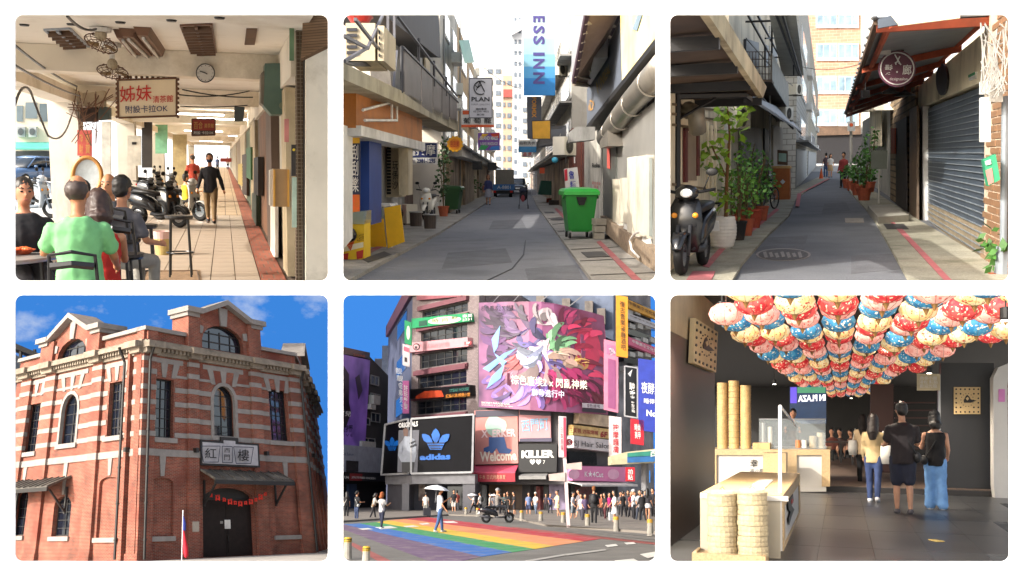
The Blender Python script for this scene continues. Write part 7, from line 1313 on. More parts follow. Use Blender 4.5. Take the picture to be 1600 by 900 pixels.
# timber shopfront, banner, oddments, awning further back on the right
TB=thing('timber_shopfront','red-brown timber shopfront under a black awning','shopfront',V((2.3,depth_of(50),-1.45)))
for i in range(6):x=876+i*6.5;pc(PX(2.35),[(x,318+i*4),(x+6,322+i*4),(x+6,200),(x,205)],-.3,.0-.02*(i%2),mat('red brown timber %d'%(i%2),'#5d3026' if i%2 else '#6a382a',rough=.7,var=.2,sc=2),TB,'plank')
for x in(884,898):m=MB();m.tube([pt(PX(2.25),x,205),pt(PX(2.25),x,255)],.03,6);part('pipe',m,white2,TB)
board('shop_banner','white banner with blue characters and a red block leaning by the timber front','banner',PY(depth_of(52)),[(881,264),(902,261),(906,300),(884,302)],white2,[('魯',[(888,267),(897,266),(898,279),(889,280)],mat('cobalt ink','#27318c',rough=.6),.06),('麵',[(890,283),(899,282),(900,294),(891,295)],mat('cobalt ink','#27318c'),.06)],shapes=[([(881.5,265),(886,264),(887,282),(882.5,283)],mat('red block','#b52a38'))])
m=MB();m.prism([pt(PX(2.2),885,196),pt(PX(1.5),848,198),pt(PX(1.25),841,228),pt(PX(2.0),884,222)],[pt(PX(2.2),885,199),pt(PX(1.5),848,201),pt(PX(1.25),841,231),pt(PX(2.0),884,225)]);solo('black_awning','black sloping awning over the timber shopfront','awning',m,dark2)
m=MB();m.poly(PY(depth_of(60)),[(890,222),(930,218),(930,198),(900,198),(890,206)],-1.0,0);solo('meter_box','grey metal trunking box where the duct ends','box',m,grey2)
m=MB();m.ell(at(867,250,depth_of(38)),.14,.14,.12,12,8);solo('fan_globe','blue round lamp hung before the timber shopfront','lamp',m,mat('turquoise globe','#3fa3c0',rough=.3))
m=MB();[m.tube([on_ground(x,313),at(x+(1 if x<835 else-1),268,on_ground(x,313).y)],.03,4)for x in(830,839)];[m.tube([at(830.5,305-k*8,depth_of(25)),at(838.5,305-k*8,depth_of(25))],.025,4)for k in range(5)];solo('step_ladder','aluminium step ladder standing on the right walk','ladder',m,mat('aluminium','#a3a5a8',rough=.35,metal=.5))
slab('green_tarpaulin','dark green tarpaulin stall behind the ladder','stall',PY(depth_of(27)),[(841,304),(862,305),(862,283),(846,282)],-2,0,mat('dark green canvas','#1f4438',rough=.8))
for x,y,lb,w_,h_,c in((866,322,'dark crate of bottles by the timber shopfront',16,9,'#2a211c'),(858,318,'red basket by the tarpaulin stall',8,8,'#9a3f2a'),(872,316,'stack of tools and pots by the timber shopfront',10,20,'#6a5a48')):slab('crate',lb,'crate',PY(on_ground(x,y).y),[(x-w_/2,y),(x+w_/2,y),(x+w_/2,y-h_),(x-w_/2,y-h_)],-.5,0,mat('crate '+c,c,rough=.8,var=.3,sc=5))
# more of the right-hand row and signs
for xa,xb,yt,c,lb in((893,868,30,'#9a968e','right-hand building with scaffold-like balconies above the black awning'),(868,846,90,'#a39e94','second right-hand building behind the blue hotel banner'),(846,830,60,'#b5b4b0','third right-hand building near the end of the lane')):
 T=thing('lane_building',lb,'building',pt(PX(2.45),xa,300));a=pt(PX(2.45),xa,279);b=pt(PX(2.45),xb,279);m=MB();m.box(2.45,6,a.y,b.y,-1.45,7.5);part('wall',m,mat('lane wall r '+c,c,var=.2,sc=.35,rough=.85,grime='#7a7670',streak=1),T)
 for k in range(3):
  z0_=1.5+2.0*k;m=MB();m.box(2.36,2.44,a.y+.3,a.y+(b.y-a.y)*.5,z0_,z0_+1.1);w_=part('window',m,white2,T);m=MB();m.box(2.33,2.36,a.y+.5,a.y+(b.y-a.y)*.5-.2,z0_+.1,z0_+1.0);part('pane',m,glass2,w_);m=MB()
  for j in range(4):zz=z0_-.1+j*.16;m.tube([V((1.95,a.y+.2,zz)),V((1.95,b.y-.3,zz))],.018,4)
  for j in range(9):yy=a.y+.2+(b.y-a.y-.5)*j/8;m.tube([V((1.95,yy,z0_-.15)),V((1.95,yy,z0_+.45))],.016,4)
  part('balcony_rail',m,mat('pale rail','#a9a8a2',rough=.5),T);m=MB();m.box(1.92,2.45,a.y+.2,b.y-.3,z0_-.22,z0_-.14);part('balcony_slab',m,grey2,T)
 m=MB();m.box(1.7,2.45,a.y+.3,b.y-.3,1.0,1.07);part('canopy',m,mat('canopy tin','#8a857c',rough=.6),T);m=MB();m.box(2.3,2.44,a.y+.3,b.y-.3,-1.4,.9);part('shopfront',m,mat('lane front r %d'%xa,'#5a4a40',var=.5,sc=.8,rough=.6,col2='#94806c'),T)
D=depth_of(34);T=thing('hotel_banner','tall blue and white gradient hotel banner with vertical letters','banner',at(842,149,D));skyb=('#a3b3ba','#93b2bd','#7ba9bd','#4a8fbd','#2272b0')
for i,(a,b)in enumerate(((10,60),(60,85),(85,104),(104,122),(122,149))):pc(PY(D),[(816.5+a*.014,b),(867.5,b),(867.5,a),(816.5+a*.014,a)],-.2,.0,mat('banner blue %d'%i,skyb[i],rough=.5,var=.06),T,'panel')
violet2=mat('violet ink','#47407c',rough=.6)
for ch,y0_,y1_ in(('E',25,35),('S',40,53),('S',56,70),('I',82,87),('N',92,107),('N',113,131)):letters('letter',ch,PY(D),[(851,y0_),(851,y1_),(833,y1_),(833,y0_)],violet2,T,off=.02,bold=.03)
board('projecting_sign','dark grey upright sign with vertical orange letters below the hotel banner','sign',PY(D+1),[(823,151),(846,151),(846,217),(824,217)],mat('charcoal sign','#4f5058',rough=.5),[('FORMIX',[(838,152),(838,184),(831,184),(831,152)],mat('orange ink','#c98a3a',rough=.6),.03)])
board('projecting_sign','yellow sign with a black kite outline under the charcoal one','sign',PY(D-1),[(831,189),(860,188),(860,217),(832,217)],mat('amber sign','#cf982a',rough=.5),frame=dark2)
board('projecting_sign','white sign with blue lower half near the middle of the lane','sign',PY(depth_of(28)),[(810,219),(838,219),(838,238),(810,238)],white2,[('自助洗衣',[(812,221),(836,221),(836,226),(812,226)],blk2,.02)],shapes=[([(810,238),(838,238),(838,229),(810,229)],mat('sky blue face','#3f86b5',rough=.5))])
board('projecting_sign','white sign with faded red characters over the ladder','sign',PY(depth_of(26)),[(815,233),(833,232),(833,246),(815,246)],white2,[('溫 泉',[(817,235),(831,234),(831,244),(817,244)],mat('red ink','#a8241c'),.02)])
board('lantern_sign','orange red box sign above the tarpaulin stall','sign',PY(depth_of(30)),[(843,262),(851,262),(851,271),(843,271)],mat('orange red face','#c4502c',rough=.5))
# far ends
for q,c,lb,y in(((800,20,816,300),'#c9cacd','white slender tower at the end of the lane',300),((779,118,801,300),'#b59a84','pinkish brick tower at the end of the lane',260),((756,100,786,300),'#c2bcb2','pale block at the left end of the lane',240),((812,160,836,300),'#b8b4ac','grey block behind the small signs',200)):
 T=thing('distant_tower',lb,'building',at((q[0]+q[2])/2,300,y));pc(PY(y),[(q[0],q[3]),(q[2],q[3]),(q[2],q[1]),(q[0],q[1])],-6,0,mat('tower '+c,c,var=.1,sc=.1,rough=.8),T,'wall');n=int((q[3]-q[1])/17)
 for i in range(n):
  for j in range(2):x=q[0]+(q[2]-q[0])*(.2+.42*j);yy=q[1]+8+i*17;pc(PY(y),[(x,yy+7),(x+(q[2]-q[0])*.25,yy+7),(x+(q[2]-q[0])*.25,yy),(x,yy)],.02,.15,mat('far pane','#6d7680',rough=.2),T,'window')
 if q[0]==800:pc(PY(y),[(796,58),(818,46),(818,30),(799,36)],.0,1.5,mat('tower crown','#b5b6ba',rough=.7),T,'cornice')
 if q[0]==779:pc(PY(y),[(779,152),(801,152),(801,140),(779,140)],.2,.6,mat('red parapet','#a84a44',rough=.7),T,'parapet')
m=MB();m.ext([on_ground(745,308),on_ground(862,308),V((40,420,-1.45)),V((-40,420,-1.45))],(0,0,-.3));structure('ground',m,asp2)
white_sky=sky_mat('bright hazy sky','#f4f6f8','#ffffff',.45,.7,.003,1.05)
sky_sheet(440,528,1034,8,320,white_sky)
wires('overhead_wire','thin wires slung across the bright gap over the lane',[(pt(PX(-2.7),745,60),pt(PX(2.3),868,110),.5),(pt(PX(-2.7),740,90),pt(PX(2.3),872,140),.8),(pt(PX(-2.7),752,70),pt(PX(2.3),850,80),.3)],blk2,.015)
# ================================================================== set: the narrow residential alley
use(S3)
asp3=mat('dark smooth asphalt','#686a6e',var=.15,sc=.6,rough=.85,bump=.25,grime='#5a5d64');walk3=mat('mossy concrete','#949080',var=.25,sc=1.0,rough=.9,bump=.35,grime='#585a42');pink3=mat('red kerb line','#b06468',var=.2,sc=2,rough=.85,grime='#8a6a64');cream3=mat('cream wall paint','#ddd2b8',var=.15,sc=.7,rough=.85,grime='#84785f',streak=1);pale3=mat('pale tiled wall','#b9b6ae',var=.1,rough=.7,grime='#8d8a82');dk3=mat('black iron','#1d1c1e',rough=.5);rust=mat('rusty red beam','#9a4528',var=.25,sc=2,rough=.7,grime='#5d3020');tin=mat('grey tin roof','#6a6d70',var=.2,sc=1.5,rough=.5,grime='#47423c');brown3=mat('dark brown boards','#544234',var=.35,sc=1.2,rough=.8);w3=mat('white enamel','#c5c6c4',rough=.5,grime='#9a968c');terr='#a8553a';gl3=mat('alley window glass','#7d94a4',rough=.1,spec=.8,var=.4,sc=.5)
m=MB();m.ext(g2([(1040,446),(1584,446),(1340,262),(1276,262)]),(0,0,-.2));structure('alley',m,asp3)
m=MB();m.ext(g2([(1038,446),(1142,441),(1160,410),(1200,366),(1233,336),(1243,312),(1262,296),(1296,279),(1280,276),(1225,302),(1160,345),(1038,420)],.05),(0,0,-.1));structure('pavement',m,walk3)
m=MB();m.ext(g2([(1423,441),(1584,446),(1584,430),(1440,346),(1340,282),(1318,276),(1328,300),(1362,335)],.05),(0,0,-.1));structure('pavement',m,walk3)
for q in([(1478,441),(1490,441),(1408,356),(1400,357)],[(1394,350),(1400,350),(1388,338),(1382,339)],[(1098,416),(1108,418),(1134,388),(1126,386)],[(1168,362),(1176,362),(1218,327),(1212,326)],[(1243,322),(1249,322),(1252,302),(1246,302)],[(1250,301),(1254,301),(1297,279),(1293,279)],[(1070,441),(1110,441),(1118,424),(1082,424)]):m=MB();m.ext(g2(q,.056),(0,0,.004));structure('painted_line',m,pink3)
iron3=mat('cast iron cover','#4f4b49',var=.3,sc=7,rough=.6,metal=.3,bump=.5)
for q in([(1190,372),(1262,368),(1256,392),(1172,396)],[(1288,318),(1322,316),(1330,332),(1284,334)],[(1330,400),(1398,396),(1412,420),(1330,428)]):m=MB();m.ext(g2(q,.001),(0,0,.003));structure('asphalt_patch',m,mat('older asphalt patch','#5d5f63',var=.25,sc=1.5,rough=.9,bump=.4))
m=MB();m.ext(g2(circ(1224,398,43,9.8,28),.002),(0,0,.006));mh=structure('manhole_cover',m,mat('pale iron rim','#857f7b',rough=.7,var=.2,sc=6));pc(PZ(-1.59),circ(1224,398,39,8.6,28),0,.004,iron3,mh,'plate')
for k in range(7):x=1192+k*9;pc(PZ(-1.585),[(x,394+(k%3)),(x+5,393+(k%3)),(x+8,402-k%2),(x+3,403-k%2)],0,.004,mat('pale iron rim','#857f7b'),mh,'raised_mark')
for q,z in(([(1320,341),(1349,341),(1350,348),(1321,348)],0),([(1380,350),(1412,350),(1420,358),(1386,358)],.052)):m=MB();m.ext(g2(q,z+.003),(0,0,.006));structure('drain_grate',m,mat('pale grate','#9a9287',rough=.8,var=.3,sc=9)if not z else mat('iron grate','#3c3a38',rough=.7))
# right side: shutter shop with its roof
XR3=2.31;R3=PX(XR3);sh3=thing('shutter_shop','low shop with a dark roller shutter, cream lintel and red-beamed tin awning','building',V((XR3,22,-1.6)))
pc(R3,[(1431,342),(1538,412),(1538,30),(1431,128)],-.5,-.2,cream3,sh3,'wall');pc(R3,[(1430,172),(1541,126),(1541,50),(1430,140)],-.2,.03,cream3,sh3,'lintel')
N3=26
for i in range(N3):
 f=i/N3;g=(i+.86)/N3;yl=lambda t:171+(349-171)*t;yr=lambda t:131+(414-131)*t;pc(R3,[(1443,yl(g)),(1539,yr(g)),(1539,yr(f)),(1443,yl(f))],-.15,-.06,mat('shutter slat blue','#4a545f',rough=.4,metal=.2,var=.25,sc=1)if f<.77 else mat('shutter slat tan','#8a7d68',rough=.5,var=.25),sh3,'slat')
for i in range(N3):f=(i+.86)/N3;g=(i+1)/N3;pc(R3,[(1443,yl(g)),(1539,yr(g)),(1539,yr(f)),(1443,yl(f))],-.15,-.035,mat('slat highlight','#8b949c' if True else '',rough=.35,metal=.3,var=.3,sc=3),sh3,'slat_highlight')  # pale strips paint the highlight caught along each slat's lower edge
pc(R3,[(1441,349),(1446,352),(1446,165),(1441,168)],-.1,.06,w3,sh3,'side_rail')
pc(R3,circ(1477,124,9.5,25),.035,.07,mat('dark oval board','#2c2420',rough=.5),sh3,'oval_board');letters('lettering','髮\n廊',R3,[(1472,114),(1481,110),(1481,130),(1472,134)],mat('brown print','#4d4038'),sh3,off=.09)
board('house_number','small green and white house number plate above the shutter','sign',R3,[(1520,117),(1530,112),(1530,122),(1520,126)],w3,shapes=[([(1520,117),(1530,112),(1530,116),(1520,121)],mat('green enamel','#2f7a52'))])
m=MB();m.add([pt(R3,1425,143),pt(R3,1545,20),V((.55,depth_of(150),1.52)),V((.72,depth_of(50),1.25))],[(0,1,2,3)]);
ea,eb=pt(PX(.62),1370,34),pt(PX(.72),1322,178);ia,ib=pt(R3,1552,24),pt(R3,1424,140);m=MB();m.ext([ea,ia,ib,eb],(0,0,.06));part('tin_roof',m,tin,sh3);m=MB();m.tube([ea,eb],.05,6);part('gutter',m,brown3,sh3);m=MB();m.tube([ia.lerp(ea,.03),ib.lerp(eb,.03)],.05,5);part('beam',m,rust,sh3);m=MB();m.tube([ea.lerp(ia,.1)-V((0,0,.06)),eb.lerp(ib,.1)-V((0,0,.06))],.05,5);part('beam',m,rust,sh3)
for k in range(7):t=(k/6)**.8;a_,b_=ea.lerp(eb,t),ia.lerp(ib,t);m=MB();m.prism([a_-V((0,0,.02)),b_-V((0,0,.02)),b_-V((0,0,.14)),a_-V((0,0,.14))],[q+V((0,.12,0))for q in(a_-V((0,0,.02)),b_-V((0,0,.02)),b_-V((0,0,.14)),a_-V((0,0,.14)))]);part('rafter',m,rust,sh3)
D=ea.y-.2;pc(PY(D),[(1372,44),(1404,38),(1392,24),(1372,30)],-.1,0,mat('blue grey gable','#47505c',rough=.5),sh3,'gable');pc(PY(D),[(1392,24),(1404,40),(1500,28),(1500,16)],-.1,0,cream3,sh3,'gable')
for j in range(26):t=j/25;c=ea.lerp(eb,t)+V((-.03,0,.05));m=MB();m.ell(c,.05,.12,.035,6,4);part('corrugation',m,tin,sh3)
# round salon sign, floodlight, hanging lamps
D=depth_of(80);mar=mat('maroon sign','#542a3e',rough=.45,var=.08);T=thing('round_sign','round maroon salon sign with white characters hanging under the tin awning','sign',at(1402,107,D));pc(PY(D),circ(1402,107,29.5,28.5,32),-.2,0,mar,T,'disc')
m=MB();m.tube([pt(PY(D),*q,.02)for q in circ(1402,107,26,25,28)],.012,4,closed=True);part('ring',m,w3,T)
for ch,q in(('髮',[(1382,101),(1395,101),(1395,117),(1382,117)]),('廊',[(1410,101),(1424,101),(1424,117),(1410,117)]),('·',[(1400,111),(1403,111),(1403,114),(1400,114)]),('designsalon',[(1390,121),(1418,121),(1418,127),(1390,127)])):letters('lettering',ch,PY(D),q,w3,T,off=.02,bold=.03 if len(ch)<2 else 0)
m=MB();[m.tube([pt(PY(D),*a,.02),pt(PY(D),*b,.02)],.014,4)for a,b in(((1398,85),(1406,99)),((1406,88),(1401,98)),((1404,98),(1408,101)),((1399,97),(1400,101)))];part('scissors_emblem',m,w3,T);m=MB();[m.tube([pt(PY(D),*a,-.1),pt(PY(D),*b,-.1)],.03,5)for a,b in(((1395,80),(1393,58)),((1410,80),(1412,58)),((1386,58),(1424,59)))];part('hanger',m,dk3,T)
m=MB();m.poly(PY(D-.3),[(1370,84),(1392,84),(1392,68),(1374,68)],-.8,0);solo('sign_transformer','pale box fixed beside the round salon sign','box',m,w3)
for x,y,lb,q in((1352,147,'square black floodlight at the awning edge',7),(1391,146,'black dish lamp left of the other under the awning',14),(1414,150,'black dish lamp nearer the wall under the awning',15)):
 T=thing('hanging_lamp',lb,'lamp',at(x,y,depth_of(66)));m=MB();r=q/66
 if q==7:m.cbox(at(x,y,depth_of(66)),.16,.1,.16,rz=.4)
 else:m.lathe([(r,0),(r*.6,.06),(r*.3,.09),(.03,.12)],c=at(x,y,depth_of(66)),n=14)
 part('shade',m,dk3,T);m=MB();m.tube([at(x,y-3,depth_of(66)),at(x,y-20,depth_of(66))],.012,4);part('stem',m,dk3,T)
 # brick pier, boxes, mailbox, pipes at the right edge
PJ=PX(2.25);pier=thing('tiled_pier','pier of brown glazed tiles at the right end of the shutter','pier',on_ground(1550,424));pc(PJ,[(1538,418),(1600,462),(1600,-40),(1538,25)],-.3,.0,mat('pale tile grout','#b8a894',rough=.9),pier,'backing')
ya3,yb3=pt(PJ,1592,242).y,pt(PJ,1538,242).y;tp=None;tm3=mat('brown glazed tile 1','#8a6a50',var=.15,sc=2,rough=.35,island=0)
for r_ in range(34):
 for c_ in range(3):
  z_=-1.58+r_*.102;y_=ya3+.9*c_-(.45 if r_%2 else 0)
  if tp is None:m=MB();m.box(-.012,0,.03,.87,.012,.092);tp=bpy.data.objects.new('tile',data_of(m,'tile',tm3,V((0,0,0))));o=tp
  else:o=tp.copy()
  COL.objects.link(o);o.parent=pier;o.location=(V((2.249-.002*((r_*5+c_)%3),min(y_,yb3-.88),z_))-BASE[pier.name])*S.size;SETOF[o.name]=S
D=depth_of(112);T=board('mailbox','tilted green and pink mailbox hung on the brown tiled pier','mailbox',PY(D),[(1533,250),(1551,241),(1558,280),(1540,290)],mat('green enamel box','#2f8a63',rough=.5),t=.25,shapes=[([(1535,266),(1545,262),(1548,284),(1540,288)],mat('pink panel','#b5746c',rough=.6)),([(1534,252),(1543,249),(1544,256),(1536,258)],w3)])
for q,lb,c in((((1530,128),(1542,148)),'round white meter cover on the brown tiled pier',w3),(((1542,124),(1564,160)),'pale grey electric box on the brown tiled pier',pale3),(((1530,153),(1545,222)),'white perforated conduit cover beside the shutter',w3)):board('electric_box',lb,'box',PY(D),q,c,t=.15)
m=MB();rn=random.Random(5)
for k in range(22):P=[at(1540+rn.uniform(-8,34),30+rn.uniform(0,120),D-.3)for _ in range(4)];m.tube([P[0],P[0].lerp(P[1],.6)+V((.05,0,-.1)),P[1],P[2]],.009,5)
solo('cable_tangle','tangle of white and grey cables on the brown tiled pier','cable',m,mat('old cable grey','#8f8d88',var=.35,sc=4,rough=.7))
m=MB();m.tube([at(1566,445,D),at(1568,385,D)],[.11,.09],10);m.tube([at(1568,390,D),at(1571,150,D)],.045,8);T=solo('drainpipe','grey drainpipe at the right edge of the alley','pipe',m,mat('grey pvc','#7d858c',rough=.5))
potted_plant('small green weed clump at the foot of the tiled pier',on_ground(1550,430,.03),.03,.05,.55,.2,40,.16,leafc='#3f6a2c',stem=False)
# stone-faced doorway further back, step, signboard stand, plants
SD=thing('stone_house','brown stone-faced house front with a dark doorway beyond the shutter','building',V((XR3,40,-1.6)));pc(PX(2.2),[(1391,326),(1430,346),(1430,130),(1391,160)],-.5,0,mat_brick('rough stone tile','#a08a6c','#8a765c','#5d5040',.5,.2,ms=.03,var=.25,bump=.8),SD,'wall');pc(PX(2.15),[(1401,318),(1418,330),(1418,182),(1401,192)],0,.03,mat('dark doorway','#231d1a',rough=.6),SD,'door');pc(PX(2.15),[(1424,340),(1436,347),(1436,165),(1424,172)],0,.05,mat('dim brown door','#5a4a3c',rough=.6,var=.3),SD,'side_door')
for q,c in(((1360,228,1378,168),cream3),((1394,240,1400,200),rust)):pc(PX(2.1),[(q[0],q[1]),(q[2],q[1]),(q[2],q[3]),(q[0],q[3])],0,.04,c,SD,'notice')
pc(PX(2.2),[(1345,300),(1391,326),(1391,160),(1345,190)],-.5,-.1,pale3,SD,'wall');pc(PX(1.9),[(1322,178),(1382,172),(1372,158),(1330,164)],-.3,.3,cream3,SD,'porch_fascia')
m=MB();m.ext(g2([(1356,321),(1392,319),(1420,336),(1372,339)],.2),(0,0,-.2));solo('door_step','raised concrete step before the stone-faced doorway','step',m,mat('pale concrete step','#8f8b80',rough=.9,var=.15))
g=on_ground(1373,318,.06);T=thing('notice_stand','grey notice board on a thin post beside the potted shrubs','sign',g);pc(PY(g.y),[(1361,264),(1386,264),(1387,235),(1361,235)],-.06,0,mat('grey green board','#6d736a',rough=.6),T,'board');m=MB();m.tube([g,at(1374,262,g.y+.05)],.03,6);part('post',m,pale3,T)
for x,y,h,r,lb,n in((1350,313,1.7,.5,'large dark green potted shrub beside the notice stand',120),(1340,305,1.3,.42,'bushy potted shrub second from the notice stand',90),(1331,298,1.1,.36,'third potted shrub along the right kerb',70),(1324,294,1.0,.3,'fourth, smallest potted shrub along the right kerb',60),(1358,300,2.6,.5,'tall leafy potted tree behind the right-hand shrubs',130)):potted_plant(lb,on_ground(x,y,.05),.42,.24,h,r,int(n*1.6),.17,leafc='#4c7a38',potc='#a8553a')
# left side: canopy, walls, awning, balcony
XL3=-2.05;L3_=PX(XL3);LB=thing('old_house','old cream house with a dark boarded canopy, pipes and red window frames at the left','building',V((XL3,24,-1.6)));pc(L3_,[(1030,440),(1158,345),(1158,165),(1030,90)],-.6,0,cream3,LB,'wall')
for q,c in(((1066,285,1070,200),'#5a2020'),((1085,275,1089,205),'#5a2020'),((1066,205,1089,200),'#5a2020'),((1068,282,1086,207),'#8a7a68')):pc(L3_,[(q[0],q[1]),(q[2],q[1]),(q[2],q[3]),(q[0],q[3])],.01,.05 if c=='#5a2020' else.03,mat('frame '+c,c,rough=.6),LB,'window_frame' if c=='#5a2020' else 'window')
for y in(165,180,197,290):pc(L3_,[(1050,y+30-30),(1150,y+12),(1150,y+10),(1050,y-4)],.0,.02,mat('seam brown','#6a5a44'),LB,'board_joint')
ca,cb=pt(PX(-.95),1100,12),pt(PX(-1.0),1192,150);m=MB();m.ext([ca,cb,V((XL3,cb.y,cb.z-.05)),V((XL3-.4,ca.y,ca.z-.05))],(0,0,.08));part('canopy',m,brown3,LB);pc(PX(-.94),[(1098,16),(1118,6),(1196,136),(1190,153)],-.05,.02,mat('weathered edge board','#b0a080',var=.35,sc=1.5,rough=.9,grime='#5d4630'),LB,'edge_board')
for t in(.15,.4,.65,.97):p=ca.lerp(cb,t);m=MB();m.cbox(p+V((-.65,0,-.1)),1.3,.12,.12);part('rafter',m,dk3,LB)
m=MB();m.tube([at(1058,420,depth_of(108)),at(1059,120,depth_of(108))],.045,8);m.tube([at(1059,150,depth_of(108)),at(1166,148,depth_of(104))],.05,6);m.tube([at(1062,185,depth_of(108)),at(1118,153,depth_of(106))],.02,5);solo('canopy_post','black post with a cross beam holding the boarded canopy','post',m,dk3)
m=MB();m.tube([pt(L3_,1075,172,.1),pt(L3_,1088,176,.25),pt(L3_,1090,205,.25)],.13,10);m.smooth=True;solo('flue_pipe','bent grey flue pipe on the old cream house','pipe',m,mat('dull duct metal 3','#8a8478',rough=.45,metal=.4))
m=MB();[m.tube([pt(L3_,x,300,.06),pt(L3_,x,y,.06)],.03,6)for x,y in((1106,190),(1112,196),(1118,186),(1140,180))];solo('wall_pipes','bundle of cream pipes running up the old cream house','pipe',m,cream3)
p=at(1128,224,depth_of(72));m=MB();m.lathe([(.12,0),(.15,.05),(.15,.34),(.06,.42),(.05,.5)],c=p,n=12);solo('water_drum','white plastic water drum on the old cream house','drum',m,w3)
AW=thing('tin_awning','dark corrugated tin awning over the second doorway on the left','awning',pt(PX(-1.6),1200,170));qa,qb=pt(PX(-2.0),1166,152),pt(PX(-1.75),1240,176);qc,qd=pt(PX(-1.0),1250,207),pt(PX(-1.15),1176,172);qa,qb,qc,qd=pt(PX(-1.95),1163,150),pt(PX(-1.95),1222,172),pt(PX(-1.05),1252,207),pt(PX(-1.15),1165,152);m=MB();m.ext([qa,qb,qc,qd],(0,0,.06));part('sheet',m,tin,AW)
for t in(0,.33,.66,1):m=MB();m.tube([qa.lerp(qb,t)-V((0,0,.05)),qd.lerp(qc,t)-V((0,0,.05))],.035,4);part('strut',m,dk3,AW)
HB=thing('alley_house','pale alley house with a caged balcony, dark gate and meter','building',V((-1.9,45,-1.6)));HP=PX(-1.75);pc(HP,[(1158,355),(1244,300),(1244,-20),(1158,-20)],-.7,-.25,mat('grey cream render','#bdb5a2',var=.2,sc=.5,rough=.85,grime='#6d6656',streak=1),HB,'wall')
for q,c,nm in(((1170,330,1200,195),'#5a5750','gate'),((1204,318,1212,200),'#2b2826','doorway'),((1216,310,1234,195),'#9a948a','pier'),((1178,110,1196,60),'#2c3036','window'),((1206,105,1222,70),'#3a4248','window'),((1122,90,1140,22),'#8d9498','window')):pc(HP,[(q[0],q[1]),(q[2],q[1]-4),(q[2],q[3]+6),(q[0],q[3])],-.24,-.18,mat('house '+c,c,rough=.5,var=.2),HB,nm)
cg=MB();DC=depth_of(62)
for k in range(9):x=1166+k*5;cg.tube([at(x,81,DC),at(x,127,DC)],.012,4)
for k in range(5):y=81+k*11.5;cg.tube([at(1166,y,DC),at(1206,y,DC)],.012,4)
part('balcony_cage',cg,mat('rusty cage bars','#3c2f28',rough=.6),HB);pc(PX(-1.36),[(1206,128),(1233,172),(1232,132),(1206,82)],-.03,0,mat('perforated grey screen','#77756c',rough=.6,var=.3,sc=5),HB,'balcony_screen');pc(PZ((242-128)/62),[(1166,128),(1206,128),(1233,170),(1195,170)],-.06,0,brown3,HB,'balcony_floor')
tr=MB();za=lambda x,y,s:at(x,y,depth_of(s))
for a,b in(((1166,34,66),(1225,32,70)),((1168,22,70),(1222,120,40)),((1182,20,70),(1234,118,38)),((1212,20,80),(1248,118,40)),((1222,20,80),(1252,120,40)),((1196,60,60),(1240,58,55)),((1205,90,52),(1246,88,48)),((1222,118,40),(1252,118,40)),((1206,34,66),(1206,82,62)),((1240,60,50),(1240,118,45))):tr.tube([za(*a),za(*b)],.03,4)
part('canopy_truss',tr,dk3,HB);m=MB();m.ext([za(1200,14,80),za(1243,14,80),za(1256,118,40),za(1222,118,40)],(0,0,.05));part('canopy_sheet',m,mat('pale sheet','#a8aba4',rough=.5),HB)
T=board('electric_meter','square brown-framed meter window above the wooden cabinet','meter',PY(depth_of(40)),[(1215,234),(1231,236),(1231,258),(1215,257)],brown3,shapes=[([(1217,252),(1229,253),(1229,240),(1217,239)],mat('meter face','#8fb0a8',rough=.2))],t=.2)
g=on_ground(1218,314);T=thing('wooden_cabinet','orange-brown wooden cabinet with a white diamond on its door','cabinet',g);pc(PY(g.y),[(1209,315),(1234,314),(1234,263),(1208,263)],-1.2,0,mat('orange brown wood','#a05a26',var=.25,sc=2,rough=.5,grime='#6a3a1a',streak=1),T,'case');pc(PY(g.y-.02),[(1206,263),(1236,263),(1234,259),(1206,260)],-1.3,0,mat('pale wood edge','#c09a64'),T,'top');pc(PY(g.y),[(1219,284),(1223,280),(1227,284),(1223,288)],.01,.02,w3,T,'diamond')
g=on_ground(1196,330);bicycle('black city bicycle parked by the wooden cabinet',on_ground(1199,328,.05),R(160),'#2b2320',k=1)
scooter('large black motor scooter parked nose-out in the lower left corner',on_ground(1074,432,.05)+V((-.02,.8,0)),R(174),'#17181b','#2b2c30',steer=8,k=1.1)
g=on_ground(1129,388,.05);wp=MB();wp.lathe([(.14,0),(.15,.03)]+[(.15+.085*math.sin(math.pi*(.12+k/26))+.006*(k%2),.03+.52*k/18)for k in range(19)]+[(.15,.55),(.14,.5),(.01,.5)],n=24);T=thing('potted_plant','tall bright green sapling in a ribbed white pot beside the scooter','plant',g);part('pot',wp,mat('glossy white glaze','#d2d0ca',rough=.25),T,rel=True);m=MB();m.tube([V((.05,0,.5)),V((.06,0,1.2)),V((.1,0,1.9)),V((.06,0,2.4))],[.035,.03,.02,.01],6);m.tube([V((.06,0,1.2)),V((-.2,0,1.75))],.015,5);part('trunk',m,mat('bark brown','#6a4a2c',rough=.9),T,rel=True)
rn=random.Random(3);m=MB();leaves(m,(.1,0,2.2),.3,.3,.38,70,.18,rnd=rn);leaves(m,(-.1,0,1.55),.36,.3,.3,60,.17,rnd=rn);leaves(m,(.0,0,.8),.26,.25,.2,26,.15,rnd=rn);part('foliage',m,mat('lime leaf','#7da02c',var=.25,rough=.5,island=.4),T,rel=True,kind='stuff')
